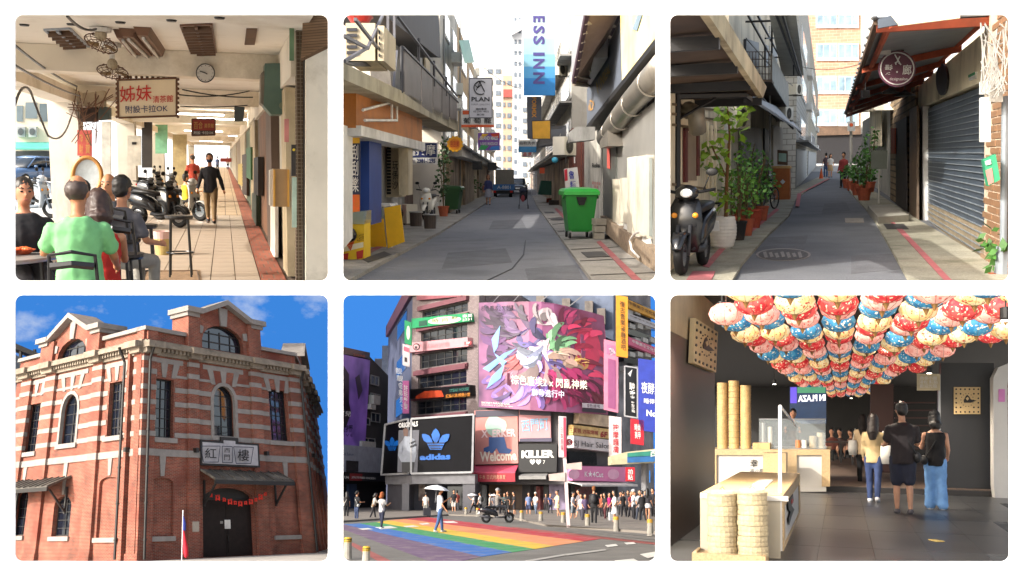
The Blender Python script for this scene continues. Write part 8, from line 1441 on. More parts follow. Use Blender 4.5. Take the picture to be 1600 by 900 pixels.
for x,y,h,ph,pr,rx,n,lc_,potc,lb in((1153,375,1.5,.36,.16,.34,90,'#5c8c38','#1c1c1e','leafy plant in a black bucket behind the white pot'),(1167,368,1.25,.34,.13,.3,70,'#6a9a40',terr,'bushy plant in a narrow terracotta pot'),(1178,356,1.7,.42,.17,.42,120,'#4c7c38','#9a3f28','large dark plant in a square red-brown pot'),(1160,352,2.0,.4,.2,.45,140,'#6a9a3c',terr,'tallest bushy plant against the old house wall'),(1190,345,1.5,.36,.16,.36,90,'#568838',terr,'spreading plant just before the bicycle'),(1142,368,1.3,.4,.17,.3,70,'#6a8f34',terr,'yellowish plant tucked behind the white pot')):potted_plant(lb,on_ground(x,y,.05),ph,pr,h,rx,int(n*1.6),.11,leafc=lc_,potc=potc)
for(x,y,s_),lb in(((1243,150,34),'cream window unit high on the white tiled alley house'),((1226,190,42),'cream window unit by the electric meter'),((1150,205,70),'old window unit between the cream wall and the tin awning')):ac_unit(lb,at(x,y,depth_of(s_)),R(70),.7,.35,.5)
m=MB();[m.tube([pt(PX(-1.7),x,320),pt(PX(-1.7),x,40)],.03,5)for x in(1203,)];solo('rain_pipe','grey rain pipe on the caged-balcony house','pipe',m,w3)
wires('overhead_wire','black wires looping along the left-hand houses',[(pt(PX(-1.6),1166,60),pt(PX(-1.3),1262,140),.35),(pt(PX(-1.6),1180,140),pt(PX(-1.3),1250,190),.25),(pt(PX(-1.4),1240,100),pt(R3,1430,60),.5)],dk3,.014)
# further left houses, far block, people, cone
for xa,xb,c,lb,yb in((1243,1262,'#bdbab2','white tiled alley house with window units',302),(1262,1276,'#aaa696','last left-hand alley house before the cross street',284)):
 T=thing('alley_house',lb,'building',pt(PX(-1.45),xa,yb));a=pt(PX(-1.35),xa,242).y;b=pt(PX(-1.35),xb,242).y;m=MB();m.box(-4,-1.35,a,b,-1.6,9);part('wall',m,mat_brick('tile '+c,c,c,'#8a877f',.5,.25,ms=.02,var=.12,bump=.2),T)
 for k in range(3):
  z0_=.9+2.2*k;m=MB();m.box(-1.36,-1.3,a+(b-a)*.15,a+(b-a)*.6,z0_,z0_+1.1);w_=part('window',m,w3,T);m=MB();m.box(-1.3,-1.27,a+(b-a)*.2,a+(b-a)*.55,z0_+.1,z0_+1.0);part('pane',m,gl3,w_);m=MB();m.box(-1.35,-1.0,a+(b-a)*.7,a+(b-a)*.85,z0_-.1,z0_+.35);part('window_unit',m,w3,T)
 m=MB();m.box(-1.35,-.8,a+.3,b-.5,.62,.7);part('canopy',m,tin,T);m=MB();m.box(-1.34,-1.3,a+.5,a+(b-a)*.8,-1.5,.3);part('gate',m,mat('grey gate','#77797a',rough=.5),T)
Yf=190;FB3=PY(Yf);T=thing('apartment_block','pinkish brick apartment block with ribbon windows closing the alley','building',at(1310,260,Yf));pc(FB3,[(1258,208),(1362,208),(1362,0),(1258,0)],-5,0,mat_brick('pink brick tile','#b58a72','#a87c66','#c0a898',1.2,.5,ms=.03,var=.1,bump=.2),T,'wall')
for y0_,y1_ in((22,44),(68,95),(119,147),(171,197)):
 for x0,x1 in((1275,1308),(1309,1342)):
  f=pc(FB3,[(x0,y1_),(x1,y1_),(x1,y0_),(x0,y0_)],.0,.3,w3,T,'window')
  for j in range(3):w_=(x1-x0-2)/3;pc(FB3,[(x0+1+j*w_+.7,y1_-5),(x0+1+(j+1)*w_-.7,y1_-5),(x0+1+(j+1)*w_-.7,y0_+1.5),(x0+1+j*w_+.7,y0_+1.5)],.31,.36,gl3,f,'pane')
pc(FB3,[(1345,208),(1362,208),(1362,0),(1345,0)],.1,.8,pale3,T,'drain_shaft');pc(PY(Yf-2),[(1270,212),(1345,210),(1345,196),(1270,200)],-1,0,brown3,T,'porch_roof');pc(PY(Yf-1.5),[(1270,256),(1350,256),(1350,209),(1270,209)],-1,0,mat('garage dark','#17161a',rough=.8),T,'garage');m=MB();m.ext([on_ground(1240,268),on_ground(1380,268),V((30,Yf,-1.6)),V((-30,Yf,-1.6))],(0,0,-.2));structure('cross_street',m,mat('bright cross street','#a3a09a',rough=.9))
g=on_ground(1283,280);m=MB();m.lathe([(.2,0),(.2,.05),(.14,.06),(.03,.72),(.01,.73)],n=12);T=thing('traffic_cone','orange traffic cone at the far left kerb','cone',g);part('cone',m,mat('cone orange','#d0561f',rough=.5),T,rel=True)
person('person in a dark top and blue jeans standing at the end of the alley',on_ground(1290,276),R(20),h=1.7,top='#4a3a40',bottom='#33486a',face=False,vox=.03);person('person in a white top and long tan skirt at the end of the alley',on_ground(1297,277),R(200),h=1.62,top='#c9c4bc',bottom='#a88a64',skirt=1.0,style='bob',face=False,vox=.03);person('person in a red jacket and black trousers beside the right-hand pots',on_ground(1317,293),R(160),h=1.66,top='#8f3a38',bottom='#17171a',sleeve='long',face=False,vox=.03)
m=MB();m.tube([on_ground(1329,300),at(1330,178,on_ground(1329,300).y)],.06,6);T=solo('utility_post','slim pale post beside the right-hand shrubs','post',m,pale3)
board('post_sign','small white sign with an orange mark on the slim pale post','sign',PY(on_ground(1329,300).y-.2),[(1324,190),(1336,190),(1336,205),(1324,205)],w3,shapes=[(circ(1330,195,3,3,12),mat('orange mark','#c4562c'))])
sky_sheet(330,1040,1590,8,300,sky_mat('bright alley sky','#eef3f8','#ffffff',.45,.7,.003,1.0))
# ================================================================== set: the covered arcade with the tea house
use(S1)
plas=mat('cream ceiling paint','#f0ebe0',var=.05,sc=.5,rough=.85,grime='#c9bea8',gsc=.4);plas2=mat('stained beam paint','#e6dece',var=.08,sc=.8,rough=.85,grime='#b3a68c');tile1=mat('cream floor tile','#a39382',var=.18,sc=1.5,rough=.5,island=.1,grime='#7d6a54');grout=mat('dark grout','#5a4a3c',rough=.9);redt=mat_brick('terracotta floor strip','#8a4a34','#7a3f2c','#6a5040',.16,.5,ms=.012,var=.2);wd1=mat('old brown wood','#5d4330',var=.3,sc=2,rough=.6);bk1=mat('black lacquered steel','#161516',rough=.35);wht1=mat('white enamel 1','#c9c6bf',rough=.5,grime='#9a9282');rustb=mat('rusty iron','#5d3f2e',var=.3,sc=3,rough=.8);red1=mat('red ink','#b3261c',rough=.6);nav1=mat('navy ink','#252c52',rough=.6);brightm=mat('lit tube','#fff6e6',emit=5)
def Y(s):return FPX/s
CZ1=1.5;ZF=-1.65
# floor: tiles one by one near the front, then a tiled sheet
m=MB();m.box(-3.6,.46,Y(300),Y(9),ZF-.2,ZF-.014);m.box(.79,1.3,Y(300),Y(9),ZF-.2,ZF-.014);fl1=structure('floor',m,grout)
m=MB();m.box(-3.6,.45,Y(52),Y(9),ZF-.013,ZF);part('far_tiling',m,mat_brick('cream tiling','#a8937a','#9c886e','#5a4a3c',.33,.66,ms=.012,offset=0,var=.15),fl1)
tb=None;yy=Y(132);
while yy<Y(52)-.3:
 for i in range(9):
  x0=.45-.33*(i+1)
  if tb is None:
   m=MB();m.box(0,.318,0,.645,-.014,0);tb=bpy.data.objects.new('floor_tile',data_of(m,'floor_tile',tile1,V((0,0,0))));o=tb
  else:o=tb.copy()
  COL.objects.link(o);o.parent=fl1;o.location=(V((x0,yy,ZF+.001*((i*7)%3)))-BASE[fl1.name])*S.size;SETOF[o.name]=S
 yy+=.66
m=MB();m.box(.455,.785,Y(300),Y(9),ZF-.1,ZF+.002);structure('floor_border',m,redt)
m=MB();m.ext(g2([(224,423),(313,422),(316,444),(214,444)],.003),(0,0,.006));pn=structure('floor_panel',m,mat('relief bronze panel','#8a7056',var=.35,sc=6,rough=.6,bump=.6));m=MB();m.tube([p+V((0,0,.008))for p in g2([(228,425),(308,424),(312,443),(220,443)],.003)],.012,4,closed=True);part('panel_border',m,grout,pn)
# ceiling bays and beams, left columns
BS=[165,100,64,42,29,20,14,10];xl1=-3.4
for i in range(7):
 m=MB();m.box(xl1-.4,.95,Y(BS[i]),Y(BS[i+1]),CZ1+(.0 if i==0 else.02*i),CZ1+.3);structure('ceiling',m,plas)
 if i:m=MB();m.box(xl1-.4,.9,Y(BS[i])-.05,Y(BS[i])+.5,1.17-.03*(i%2),CZ1-.005);solo('ceiling_beam','cream concrete ceiling beam, number %s along the arcade'%['','one','two','three','four','five','six'][i],'beam',m,plas2)
m=MB();m.box(xl1-.1,xl1+.35,Y(140),Y(14),1.08,1.36);structure('edge_beam',m,plas2)
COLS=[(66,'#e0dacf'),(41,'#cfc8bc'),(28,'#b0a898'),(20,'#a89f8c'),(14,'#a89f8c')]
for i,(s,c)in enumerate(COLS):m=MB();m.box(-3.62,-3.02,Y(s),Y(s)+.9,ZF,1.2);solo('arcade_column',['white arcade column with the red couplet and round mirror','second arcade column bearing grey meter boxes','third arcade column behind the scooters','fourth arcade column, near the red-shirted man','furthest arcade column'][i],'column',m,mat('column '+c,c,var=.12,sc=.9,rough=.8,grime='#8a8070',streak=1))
# fittings on the ceiling
def cpt(x,y,z=CZ1):return pt(PZ(z),x,y)
for q,c,lb,n in(([(70,45),(109,43),(152,85),(118,87)],'#8a929c','long louvred ceiling lamp recessed at the upper left',9),([(283,38),(330,36),(337,80),(299,81)],'#5d4030','brown framed louvred ceiling lamp near the clock',10)):
 T=thing('ceiling_louvre',lb,'lamp',cpt(*q[0]));P=[cpt(*p)for p in q];fm_=mat('lamp frame '+c,c,rough=.5)
 for a,b in((0,1),(1,2),(2,3),(3,0)):m=MB();m.tube([P[a]-V((0,0,.01)),P[b]-V((0,0,.01))],.022,4);part('frame',m,fm_,T)
 m=MB();m.ext([p-V((0,0,.004))for p in P],(0,0,.003));part('reflector',m,mat('tan reflector','#a8875a',rough=.5),T)
 for k in range(n):t=(k+.7)/n;m=MB();a,b=P[0].lerp(P[3],t),P[1].lerp(P[2],t);m.prism([a,b,b-V((0,0,.07)),a-V((0,0,.07))],[p+V((0,.05,0))for p in(a,b,b-V((0,0,.07)),a-V((0,0,.07)))]);part('slat',m,wd1,T)
 m=MB();a,b=P[0].lerp(P[1],.5),P[3].lerp(P[2],.5);m.tube([a-V((0,0,.03)),b-V((0,0,.03))],.025,4);part('divider',m,fm_,T)
for a,b,lb in(((190,46),(222,88),'left brown strip-light housing'),((199,44),(236,82),'middle brown strip-light housing'),((222,42),(252,84),'right brown strip-light housing hung on a chain')):
 pa,pb=cpt(*a),cpt(*b);T=thing('strip_light',lb+' on the ceiling','lamp',pa);d=V((.1,0,0));m=MB();h=-.1;m.prism([pa-d,pa+d,pa+d*.6+V((0,0,h)),pa-d*.6+V((0,0,h))],[pb-d,pb+d,pb+d*.6+V((0,0,h)),pb-d*.6+V((0,0,h))]);part('housing',m,mat('brown lacquer','#6a4832',rough=.45,var=.2),T);m=MB();m.tube([pa+V((0,.1,h-.02)),pb+V((0,-.1,h-.02))],.02,6);part('tube',m,wht1,T)
m=MB();P=[cpt(*p)for p in((385,44),(402,44),(398,68),(382,68))];m.ext(P,(0,0,-.02));solo('ceiling_hatch','small brown hatch in the ceiling','hatch',m,wd1)
for x,y,lb in((38,38,'at the upper left corner'),(112,37,'above the long louvred lamp'),(188,34,'above the strip-light housings'),(268,31,'left of the framed louvred lamp'),(343,27,'right of the framed louvred lamp'),(288,85,'below the framed louvred lamp'),(346,83,'above the wall clock')):p=cpt(x,y);m=MB();m.lathe([(.05,-.02),(.06,0)],c=p,n=10);solo('downlight','small unlit round ceiling downlight '+lb,'lamp',m,bk1,group='unlit round downlights in the arcade ceiling')
for x,y,s,r,lb,tilt in((158,68,118,.19,'rusty cream ceiling fan nearer the front',.5),(176,112,104,.2,'wire-caged ceiling fan beside the tea house sign',.25)):
 c=at(x,y,Y(s));T=thing('ceiling_fan',lb,'fan',c);m=MB();m.tube([c+V((0,0,.1)),V((c.x,c.y,CZ1))],.035,8);m.lathe([(.12,0),(.13,.05)],c=V((c.x,c.y,CZ1-.06)),n=14);part('mount',m,wht1,T);m=MB();m.ell(c+V((0,0,.1)),.07,.09,.08,10,7);part('motor',m,mat('cream enamel','#a89a80',rough=.5),T)
 M=Matrix.Rotation(tilt,3,'Y')@Matrix.Rotation(.35,3,'X');cg=MB()
 for k in range(14):t=math.pi*2*k/14;cg.tube([c+M@V((math.cos(t)*r*a,math.sin(t)*r*a*1.5,b))for a,b in((.15,-.05),(.8,-.04),(1,0),(.8,.04),(.15,.05))],.005,3)
 cg.tube([c+M@V((math.cos(t)*r,math.sin(t)*r*1.5,0))for t in[2*math.pi*k/20 for k in range(20)]],.008,4,closed=True);part('cage',cg,rustb,T)
 for k in range(3):m=MB();t=2.1*k;u,v=V((math.cos(t),math.sin(t)*1.5,0)),V((-math.sin(t),math.cos(t),0));m.ext([c+M@q for q in(u*.03,u*r*.5+v*.07,u*r*.92+v*.03,u*r*.9-v*.05)],M@V((0,0,.01)));part('blade',m,mat('tan fan blade','#8d7350',rough=.5),T)
 # main signs and clock
D=Y(98);T=board('tea_house_sign','beige hanging tea house sign with red brush characters and blue karaoke line','sign',PY(D),[(184,125),(276,122),(276,181),(185,184)],mat('beige sign','#e0d0b2',rough=.6,var=.06),[('姊妹',[(188,136),(238,133),(238,158),(189,161)],red1,.05),('清茶館',[(239,151),(271,149),(271,160),(240,162)],red1,.02),('附設卡拉OK',[(197,166),(263,164),(263,175),(198,178)],nav1,.03)],t=.12,frame=rustb)
for k in range(9):
 for x in(182.5,278):m=MB();m.ell(at(x,124+k*7.3,D),.022,.022,.022,8,5);part('bulb',m,rustb,T)
for k in range(11):m=MB();m.ell(at(187+k*8.6,120.5,D),.022,.022,.022,8,5);part('bulb',m,rustb,T)
m=MB();[m.tube([at(x,123,D),at(x,92,D)],.02,5)for x in(200,274)];part('hanger',m,rustb,T)
board('karaoke_sign','smaller red and black karaoke sign hanging further down the arcade','sign',PY(Y(58)),[(300,186),(336,186),(336,211),(300,212)],mat('dull red sign','#8f342c',rough=.6),[('百合',[(303,190),(317,190),(317,201),(303,202)],mat('gold ink 1','#b58a4a')),('清茶館',[(319,193),(334,193),(334,200),(319,200)],mat('gold ink 1','#b58a4a')),('附設 卡拉OK',[(303,205),(334,205),(334,210),(303,210)],wht1)],shapes=[([(300,212),(336,211),(336,204),(300,204)],mat('dark strip','#3a2f33'))],frame=rustb)
D=Y(100)-.15;T=thing('wall_clock','round white wall clock with a dark rim on the first ceiling beam','clock',at(321,129,D));pc(PY(D),circ(321,114,15,15,28),-.06,0,mat('clock rim','#26282c',rough=.4),T,'rim');pc(PY(D),circ(321,114,13.4,13.4,28),.0,.012,wht1,T,'face')
for k in range(12):t=math.pi*k/6;m=MB();m.tube([at(321+11*math.sin(t),114-11*math.cos(t),D-.02),at(321+12.4*math.sin(t),114-12.4*math.cos(t),D-.02)],.006,4);part('hour_mark',m,bk1,T)
for dx,dy,nm in((-9,-3,'hour_hand'),(3,2,'minute_hand')):m=MB();m.tube([at(321,114,D-.025),at(321+dx,114+dy,D-.025)],.01,4);part(nm,m,bk1,T)
# right-hand wall
XW1=.82;RW1=PX(XW1);AW1=thing('arcade_shopfronts','right-hand row of worn doors, posts and shutters along the arcade','building',V((XW1,Y(60),ZF)))
for k,(a,b,c,dx)in enumerate(((447,440,'#b8a888',0),(440,424,'#c2beb2',.1),(424,416,'#5a4a40',-.04),(416,406,'#7d5a42',.02),(406,399,'#6a5a48',.06),(399,391,'#a8987a',-.02),(391,384,'#5d6d5a',.03),(384,376,'#bdb29a',0),(376,369,'#8d7f6c',.04),(369,362,'#a8a08c',0),(362,358,'#7a7466',.03))):
 p=lambda x:pt(PX(XW1+dx),x,250).y;m=MB();m.box(XW1+dx,1.3,p(a),p(b)-.02,ZF+.02,.95+.05*(k%3));part('shop_panel',m,mat('panel '+c,c,var=.25,sc=1.2,rough=.7,grime='#4a3f33',streak=1),AW1)
m=MB();m.box(.8,1.3,Y(124),Y(10),.98,CZ1-.01);part('upper_wall',m,plas2,AW1)
for x,y0_,y1_,c,t in((431,300,396,'#d0ccc2',.05),(403,300,352,'#2c3a2c',.1),(392,230,275,'#33603f',.08),(385,240,300,'#3a2c24',.08),(408,245,300,'#1f1c1a',.12),(378,255,285,'#b09a52',.08)):pc(RW1,[(x-4,y1_+2),(x+4,y1_+6),(x+4,y0_),(x-4,y0_+2)],.0,t,mat('fixture '+c,c,rough=.6,var=.2),AW1,'fixture')
D=Y(128);m=MB();m.poly(PY(D),[(478,446),(530,446),(530,60),(478,60)],-.5,0);solo('near_pillar','pale scuffed plaster pillar at the right edge of the arcade','pillar',m,mat('scuffed plaster','#e2dac8',var=.12,sc=1,rough=.8,grime='#9a8f78'))
pc(PY(D+.3),[(463,446),(476,446),(476,10),(463,10)],-.2,0,mat_brick('small brown mosaic','#6a5644','#574636','#8a7c68',.045,.045,ms=.006,offset=0,var=.2),AW1,'mosaic_strip');pc(PY(D+.15),[(475,446),(479.5,446),(479.5,10),(475,10)],-.2,0,bk1,AW1,'door_gap')
m=MB();m.prism([at(470,92,D-.4),at(520,66,D-.8),at(530,10,D-.8),at(474,10,D-.4)],[at(470,97,D-.3),at(520,72,D-.7),at(530,16,D-.7),at(474,16,D-.3)]);solo('rolled_blind','brown slatted bamboo blind hung above the near pillar','blind',m,mat_brick('bamboo blind','#7d6248','#6a523a','#4a3826',.9,.03,ms=.004,offset=0))
D=Y(104);T=thing('electrical_cabinet','big dented green metal cabinet mounted high on the right wall','cabinet',at(434,180,D));gm=mat('worn green enamel','#4f6a60',var=.2,sc=2,rough=.5,grime='#39443e');pc(PY(D),[(412,165),(424,179),(458,178),(459,98),(414,99)],-.6,0,gm,T,'case');pc(PY(D),circ(443,165,7,6,14),.01,.04,mat('grey green knob','#77806a',rough=.5),T,'knob');pc(PY(D),[(407,160),(413,165),(413,110),(408,114)],-.6,-.05,mat('dented side','#7d7466',rough=.6,var=.3),T,'side')
D=Y(112);T=thing('plywood_box','plain plywood box with yellow edges fixed on the right wall','box',at(438,322,D));ply=mat('plywood','#a8875c',var=.2,sc=2,rough=.6);pc(PY(D),[(427,323),(452,323),(452,265),(427,264)],-.4,0,ply,T,'case')
for a,b in((427,430),(449,452)):pc(PY(D),[(a,323),(b,323),(b,265),(a,265)],.005,.03,mat('yellow wood edge','#c9963f',rough=.6),T,'edge')
pc(PY(D+.2),[(421,321),(427,323),(427,264),(421,266)],-.2,0,wht1,T,'side')
for x,y0_,y1_,c,lb in((459,226,275,'#2a2624','black notice panel with a yellow mark beside the mosaic strip'),(460,277,355,'#9fb5a8','pale green paper strip beside the mosaic strip'),(448,186,222,'#b5736c','faded pink poster under the green cabinet'),(456,40,95,'#5d7a5a','green and white poster above the green cabinet')):board('poster',lb,'poster',PY(Y(126)),[(x-4,y0_),(x+3,y0_),(x+3,y1_),(x-4,y1_)],mat('paper '+c,c,rough=.7,var=.2,sc=4),shapes=[(circ(x-.5,y0_+8,2.2,2.2,8),mat('yellow mark','#c9b02c'))]if c=='#2a2624' else())
board('switch_box','dark grey steel switch box beyond the green cabinet','box',PY(Y(62)),[(366,166),(382,166),(380,190),(366,190)],mat('dark grey steel','#3f4a4c',rough=.5),t=.3)
# left side: column things, mirror, cables
D=Y(66)-.03;board('couplet_poster','red paper couplet with gold characters on the first column','poster',PY(D),[(121,203),(144,203),(144,245),(121,243)],mat('red paper 1','#b8554c',rough=.8),[('發\n財',[(124,210),(130,210),(130,240),(124,240)],mat('gold ink 1','#b58a4a')),('恭\n賀',[(134,210),(141,210),(141,240),(134,240)],mat('gold ink 1','#b58a4a'))],t=.02)
T=thing('oval_mirror','oval wooden framed mirror leaning before the first column','mirror',at(136,308,D-.6));m=MB();m.tube([at(x,y,D-.6)for x,y in circ(136,275,22.5,29,28)],.045,8,closed=True);m.smooth=True;part('frame',m,mat('honey wood','#a8763c',rough=.4,var=.2),T);pc(PY(D-.6),circ(136,275,21.5,28,28),-.03,-.01,mat('painted mirror reflection','#b9c4ca',rough=.08,var=.25,sc=3),T,'glass')  # pale glass colour paints in the bright street's reflection
T=thing('speaker_cluster','dark speaker, lamp and boxes wired together on top of the first column','speaker',at(140,190,D));
for q,c in(([(126,190),(152,190),(152,168),(126,168)],'#3a2c26'),([(155,188),(172,186),(172,168),(155,166)],'#3f4a48'),([(130,166),(164,168),(164,142),(130,146)],'#a89a82')):pc(PY(D),q,-.3,.12,mat('box '+c,c,var=.3,sc=4,rough=.7),T,'box')
pc(PY(D),circ(115,173,6,6,16),0,.2,wht1,T,'round_lamp')
rn=random.Random(9);m=MB()
for k in range(18):a=at(rn.uniform(105,180),rn.uniform(135,200),D-.3);b=at(rn.uniform(100,185),rn.uniform(140,235),D-.3);m.tube([a,a.lerp(b,.5)-V((0,0,.15)),b],.012,4)
solo('cable_tangle','tangle of old cables around the first column head','cable',m,rustb)
wires('cable_run','old black cables running under the beams along the left',[(at(20,68,Y(120)),at(120,135,Y(80)),.05),(at(20,100,Y(120)),at(125,150,Y(76)),.04),(at(23,165,Y(120)),at(48,143,Y(110)),-.12),(at(48,143,Y(110)),at(75,212,Y(96)),.02),(at(75,212,Y(96)),at(112,180,Y(70)),.2),(at(105,25,Y(140)),at(150,45,Y(120)),.06),(at(285,140,Y(80)),at(395,152,Y(78)),.04),(at(280,148,Y(80)),at(390,142,Y(78)),.06),(at(282,166,Y(66)),at(392,164,Y(64)),.03)],bk1,.016)
for q,lb,s in(((200,212,221,259),'pale grey meter box on the second column',43),((222,190,238,262),'dark cluster of meters between the second and third columns',36),((243,195,262,240),'green and white hanging stall banner beyond the meters',30),((270,210,292,290),'pale shop pillar with papers beyond the scooters',26),((160,190,174,290),'narrow white sign strip beside the first column',50)):board('meter_box' if 'meter' in lb else 'stall_board',lb,'box' if 'meter' in lb else 'board',PY(Y(s)),[(q[0],q[1]),(q[2],q[1]),(q[2],q[3]),(q[0],q[3])],mat('case %d'%s,{43:'#b5b0a4',36:'#2f2a26',30:'#6fa585',26:'#a89870',50:'#c4c2ba'}[s],var=.25,sc=3,rough=.6),t=.2,shapes=[([(207,226),(214,226),(214,222),(207,222)],bk1)]if s==43 else())
board('teal_sign','teal upright sign with white letters on the far street building','sign',PY(Y(19)),[(77,152),(88,155),(88,203),(77,203)],mat('teal sign','#2f8a8a',rough=.5),[('W\nT\n美\n容',[(79,157),(86,158),(86,199),(79,199)],wht1)])
# bright street beyond: road, cars, facade
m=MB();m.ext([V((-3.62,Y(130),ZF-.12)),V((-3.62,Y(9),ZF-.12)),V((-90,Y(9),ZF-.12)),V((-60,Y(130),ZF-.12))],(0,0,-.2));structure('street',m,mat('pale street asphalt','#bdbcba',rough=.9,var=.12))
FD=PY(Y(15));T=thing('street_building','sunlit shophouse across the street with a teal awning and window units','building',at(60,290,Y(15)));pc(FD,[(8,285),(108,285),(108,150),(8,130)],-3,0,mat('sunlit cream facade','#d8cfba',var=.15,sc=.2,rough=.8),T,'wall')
for q,c,nm in(((23,285,104,236),'#3a3f42','shopfront'),((40,185,58,160),'#6d7a80','window'),((26,190,36,165),'#6d7a80','window'),((62,190,75,162),'#5d6a70','window'),((28,214,40,198),'#a9aeb0','window_unit'),((46,214,58,198),'#a9aeb0','window_unit'),((90,210,104,160),'#7d878c','window')):f=pc(FD,[(q[0],q[1]),(q[2],q[1]),(q[2],q[3]),(q[0],q[3])],.0,.5 if nm=='window_unit' else.1,mat('street '+c,c,rough=.5,var=.2,sc=.5),T,nm)
for x in(34,52):pc(FD,circ(x,206,4.5,5.5,14),.52,.6,mat('fan ring','#4f5558',rough=.6),T,'fan')
m=MB();m.prism([pt(FD,14,222),pt(FD,82,222),pt(FD,82,232,3),pt(FD,14,232,3)],[pt(FD,14,224),pt(FD,82,224),pt(FD,82,234,3),pt(FD,14,234,3)]);part('awning',m,mat('teal awning','#4fa898',rough=.6),T)
car('blue-grey car facing the arcade at the far left',on_ground(48,290),R(150),'#4d6a90');car('dark grey car parked behind the blue-grey one',on_ground(98,288),R(165),'#3f4a58')
for x,y,lb,c in((45,340,'pale motor scooter in the sunlit row, nearest the seated man in black','#b5bcc4'),(72,328,'silver motor scooter in the middle of the sunlit row','#a8b0b8'),(88,318,'grey motor scooter at the far end of the sunlit row','#8f98a2')):scooter(lb,on_ground(x,y),R(-110),c,'#6d7680')
p=on_ground(100,350);m=MB();m.prism([at(82,352,p.y),at(110,348,p.y),at(117,292,p.y+.3),at(92,290,p.y+.3)],[at(86,352,p.y+1.2),at(114,348,p.y+1.2),at(118,290,p.y+1.2),at(96,288,p.y+1.2)]);solo('scooter_cover','bright blue plastic cover over a parked scooter','cover',m,mat('bright blue plastic','#4fa8d8',var=.25,sc=3,rough=.35))
# scooters in the arcade
for x,y,rz,c,lb in((262,362,-128,'#202226','black motor scooter nearest the bucket'),(296,352,-125,'#b9b8b4','white-nosed motor scooter nearest the walking man'),(232,350,-122,'#2a2c30','dark motor scooter behind the first black one'),(268,330,-120,'#55585c','grey motor scooter further in the row'),(248,322,-120,'#1c1d20','black motor scooter at the back of the row')):p=on_ground(x-14,y-8);scooter(lb,p,R(rz),c,'#2b2d30')
# people
def P1p(label,px,ytop,s,seated,rz,**k):
 z=(245-ytop)/s;x=at(px,300,Y(s)).x;base=V((x,Y(s),ZF));h=k.pop('h',None)or(z-ZF);k.setdefault('vox',.016)
 return person(label,base,R(rz),h=(1.72 if seated else h),sit=(z-ZF-.90)if seated else 0,**k)
seat1=dict(legL=(-4,-2),legR=(-4,-2))
P1p('heavy man in a mint green tee seated with his back to us',119,283,180,True,10,top='#6fae74',bottom='#33343a',style='thin',hair='#3a2c26',fat=1.18,armL=(38,18,55),armR=(25,20,40),hands=True,skin='#a8704e',head=(20,6),face=True,**seat1)
P1p('man in a black tee with a body strap facing us at the left edge',36,287,150,True,200,top='#1b1b1f',bottom='#4a4a50',style='short',hair='#2a2522',fat=1.3,armL=(30,10,60),armR=(30,10,60),hands=True,bag='crossl',bagc='#2a2a30',skin='#b57a5c',vox=.016,**seat1)
P1p('woman with short dark brown hair in a red vest seated beside the green tee',154,302,165,True,5,top='#a8241c',bottom='#2a2a30',style='bob',hair='#33201a',sleeve='none',armL=(40,6,50),armR=(40,6,50),skin='#b5805f',**seat1)
strm=mat_brick('striped grey knit','#77767a','#9a999a','#55555c',9,.035,ms=.012,offset=0,var=.05,bump=.05)
P1p('man in a grey striped polo seated sideways on a black stool',190,281,138,True,-28,top='#77767a',topm=strm,bottom='#8a8780',style='short',hair='#17120f',armL=(35,8,70),armR=(20,10,60),hands=True,skin='#b07a5a',**seat1)
P1p('older man with pale temples behind the striped polo',172,278,118,True,160,top='#3a3d44',bottom='#2a2a30',style='thin',hair='#6a625c',skin='#b5805f',**seat1)
P1p('person in a white shirt and dark cap behind the green tee',126,289,140,True,30,top='#c9c6c0',bottom='#2a2a30',hat='#1b1a1c',skin='#b07a5a',**seat1)
w_=on_ground(330,349);person('walking man in a black jacket, khaki trousers and a navy face mask',w_,R(176),h=1.68,top='#26262c',bottom='#7d6648',sleeve='long',hair='#3a2a22',mask='#27304a',shoe='#1c1a1a',legL=(16,4),legR=(-14,18),armL=(-14,16,14),armR=(16,14,16),hands=True,fat=1.1,vox=.016)
person('man in a red tee and black trousers standing with his back to us',on_ground(303,322),R(20),h=1.68,top='#a8402f',bottom='#1a1a1e',style='thin',hair='#4a403a',armL=(10,8,30),armR=(10,8,30),vox=.022)
person('person in a yellow vest crouching by the scooters',on_ground(291,324)+V((0,0,-.1)),R(-60),h=1.62,sit=.3,top='#c9b52c',bottom='#2a2c30',hair='#17120f',sleeve='none',armL=(50,6,40),armR=(50,6,40),vox=.022,**seat1)
for x,y,c,lb,rz in((372,266,'#c4622c','distant figure in orange at the bright end of the arcade',180),(340,268,'#4a5a7a','distant figure in blue at the bright end of the arcade',10),(356,265,'#b5b0a8','distant pale figure at the bright end of the arcade',180)):person(lb,on_ground(x,y),R(rz),h=1.66,top=c,bottom='#2a2a30',face=False,vox=.035)
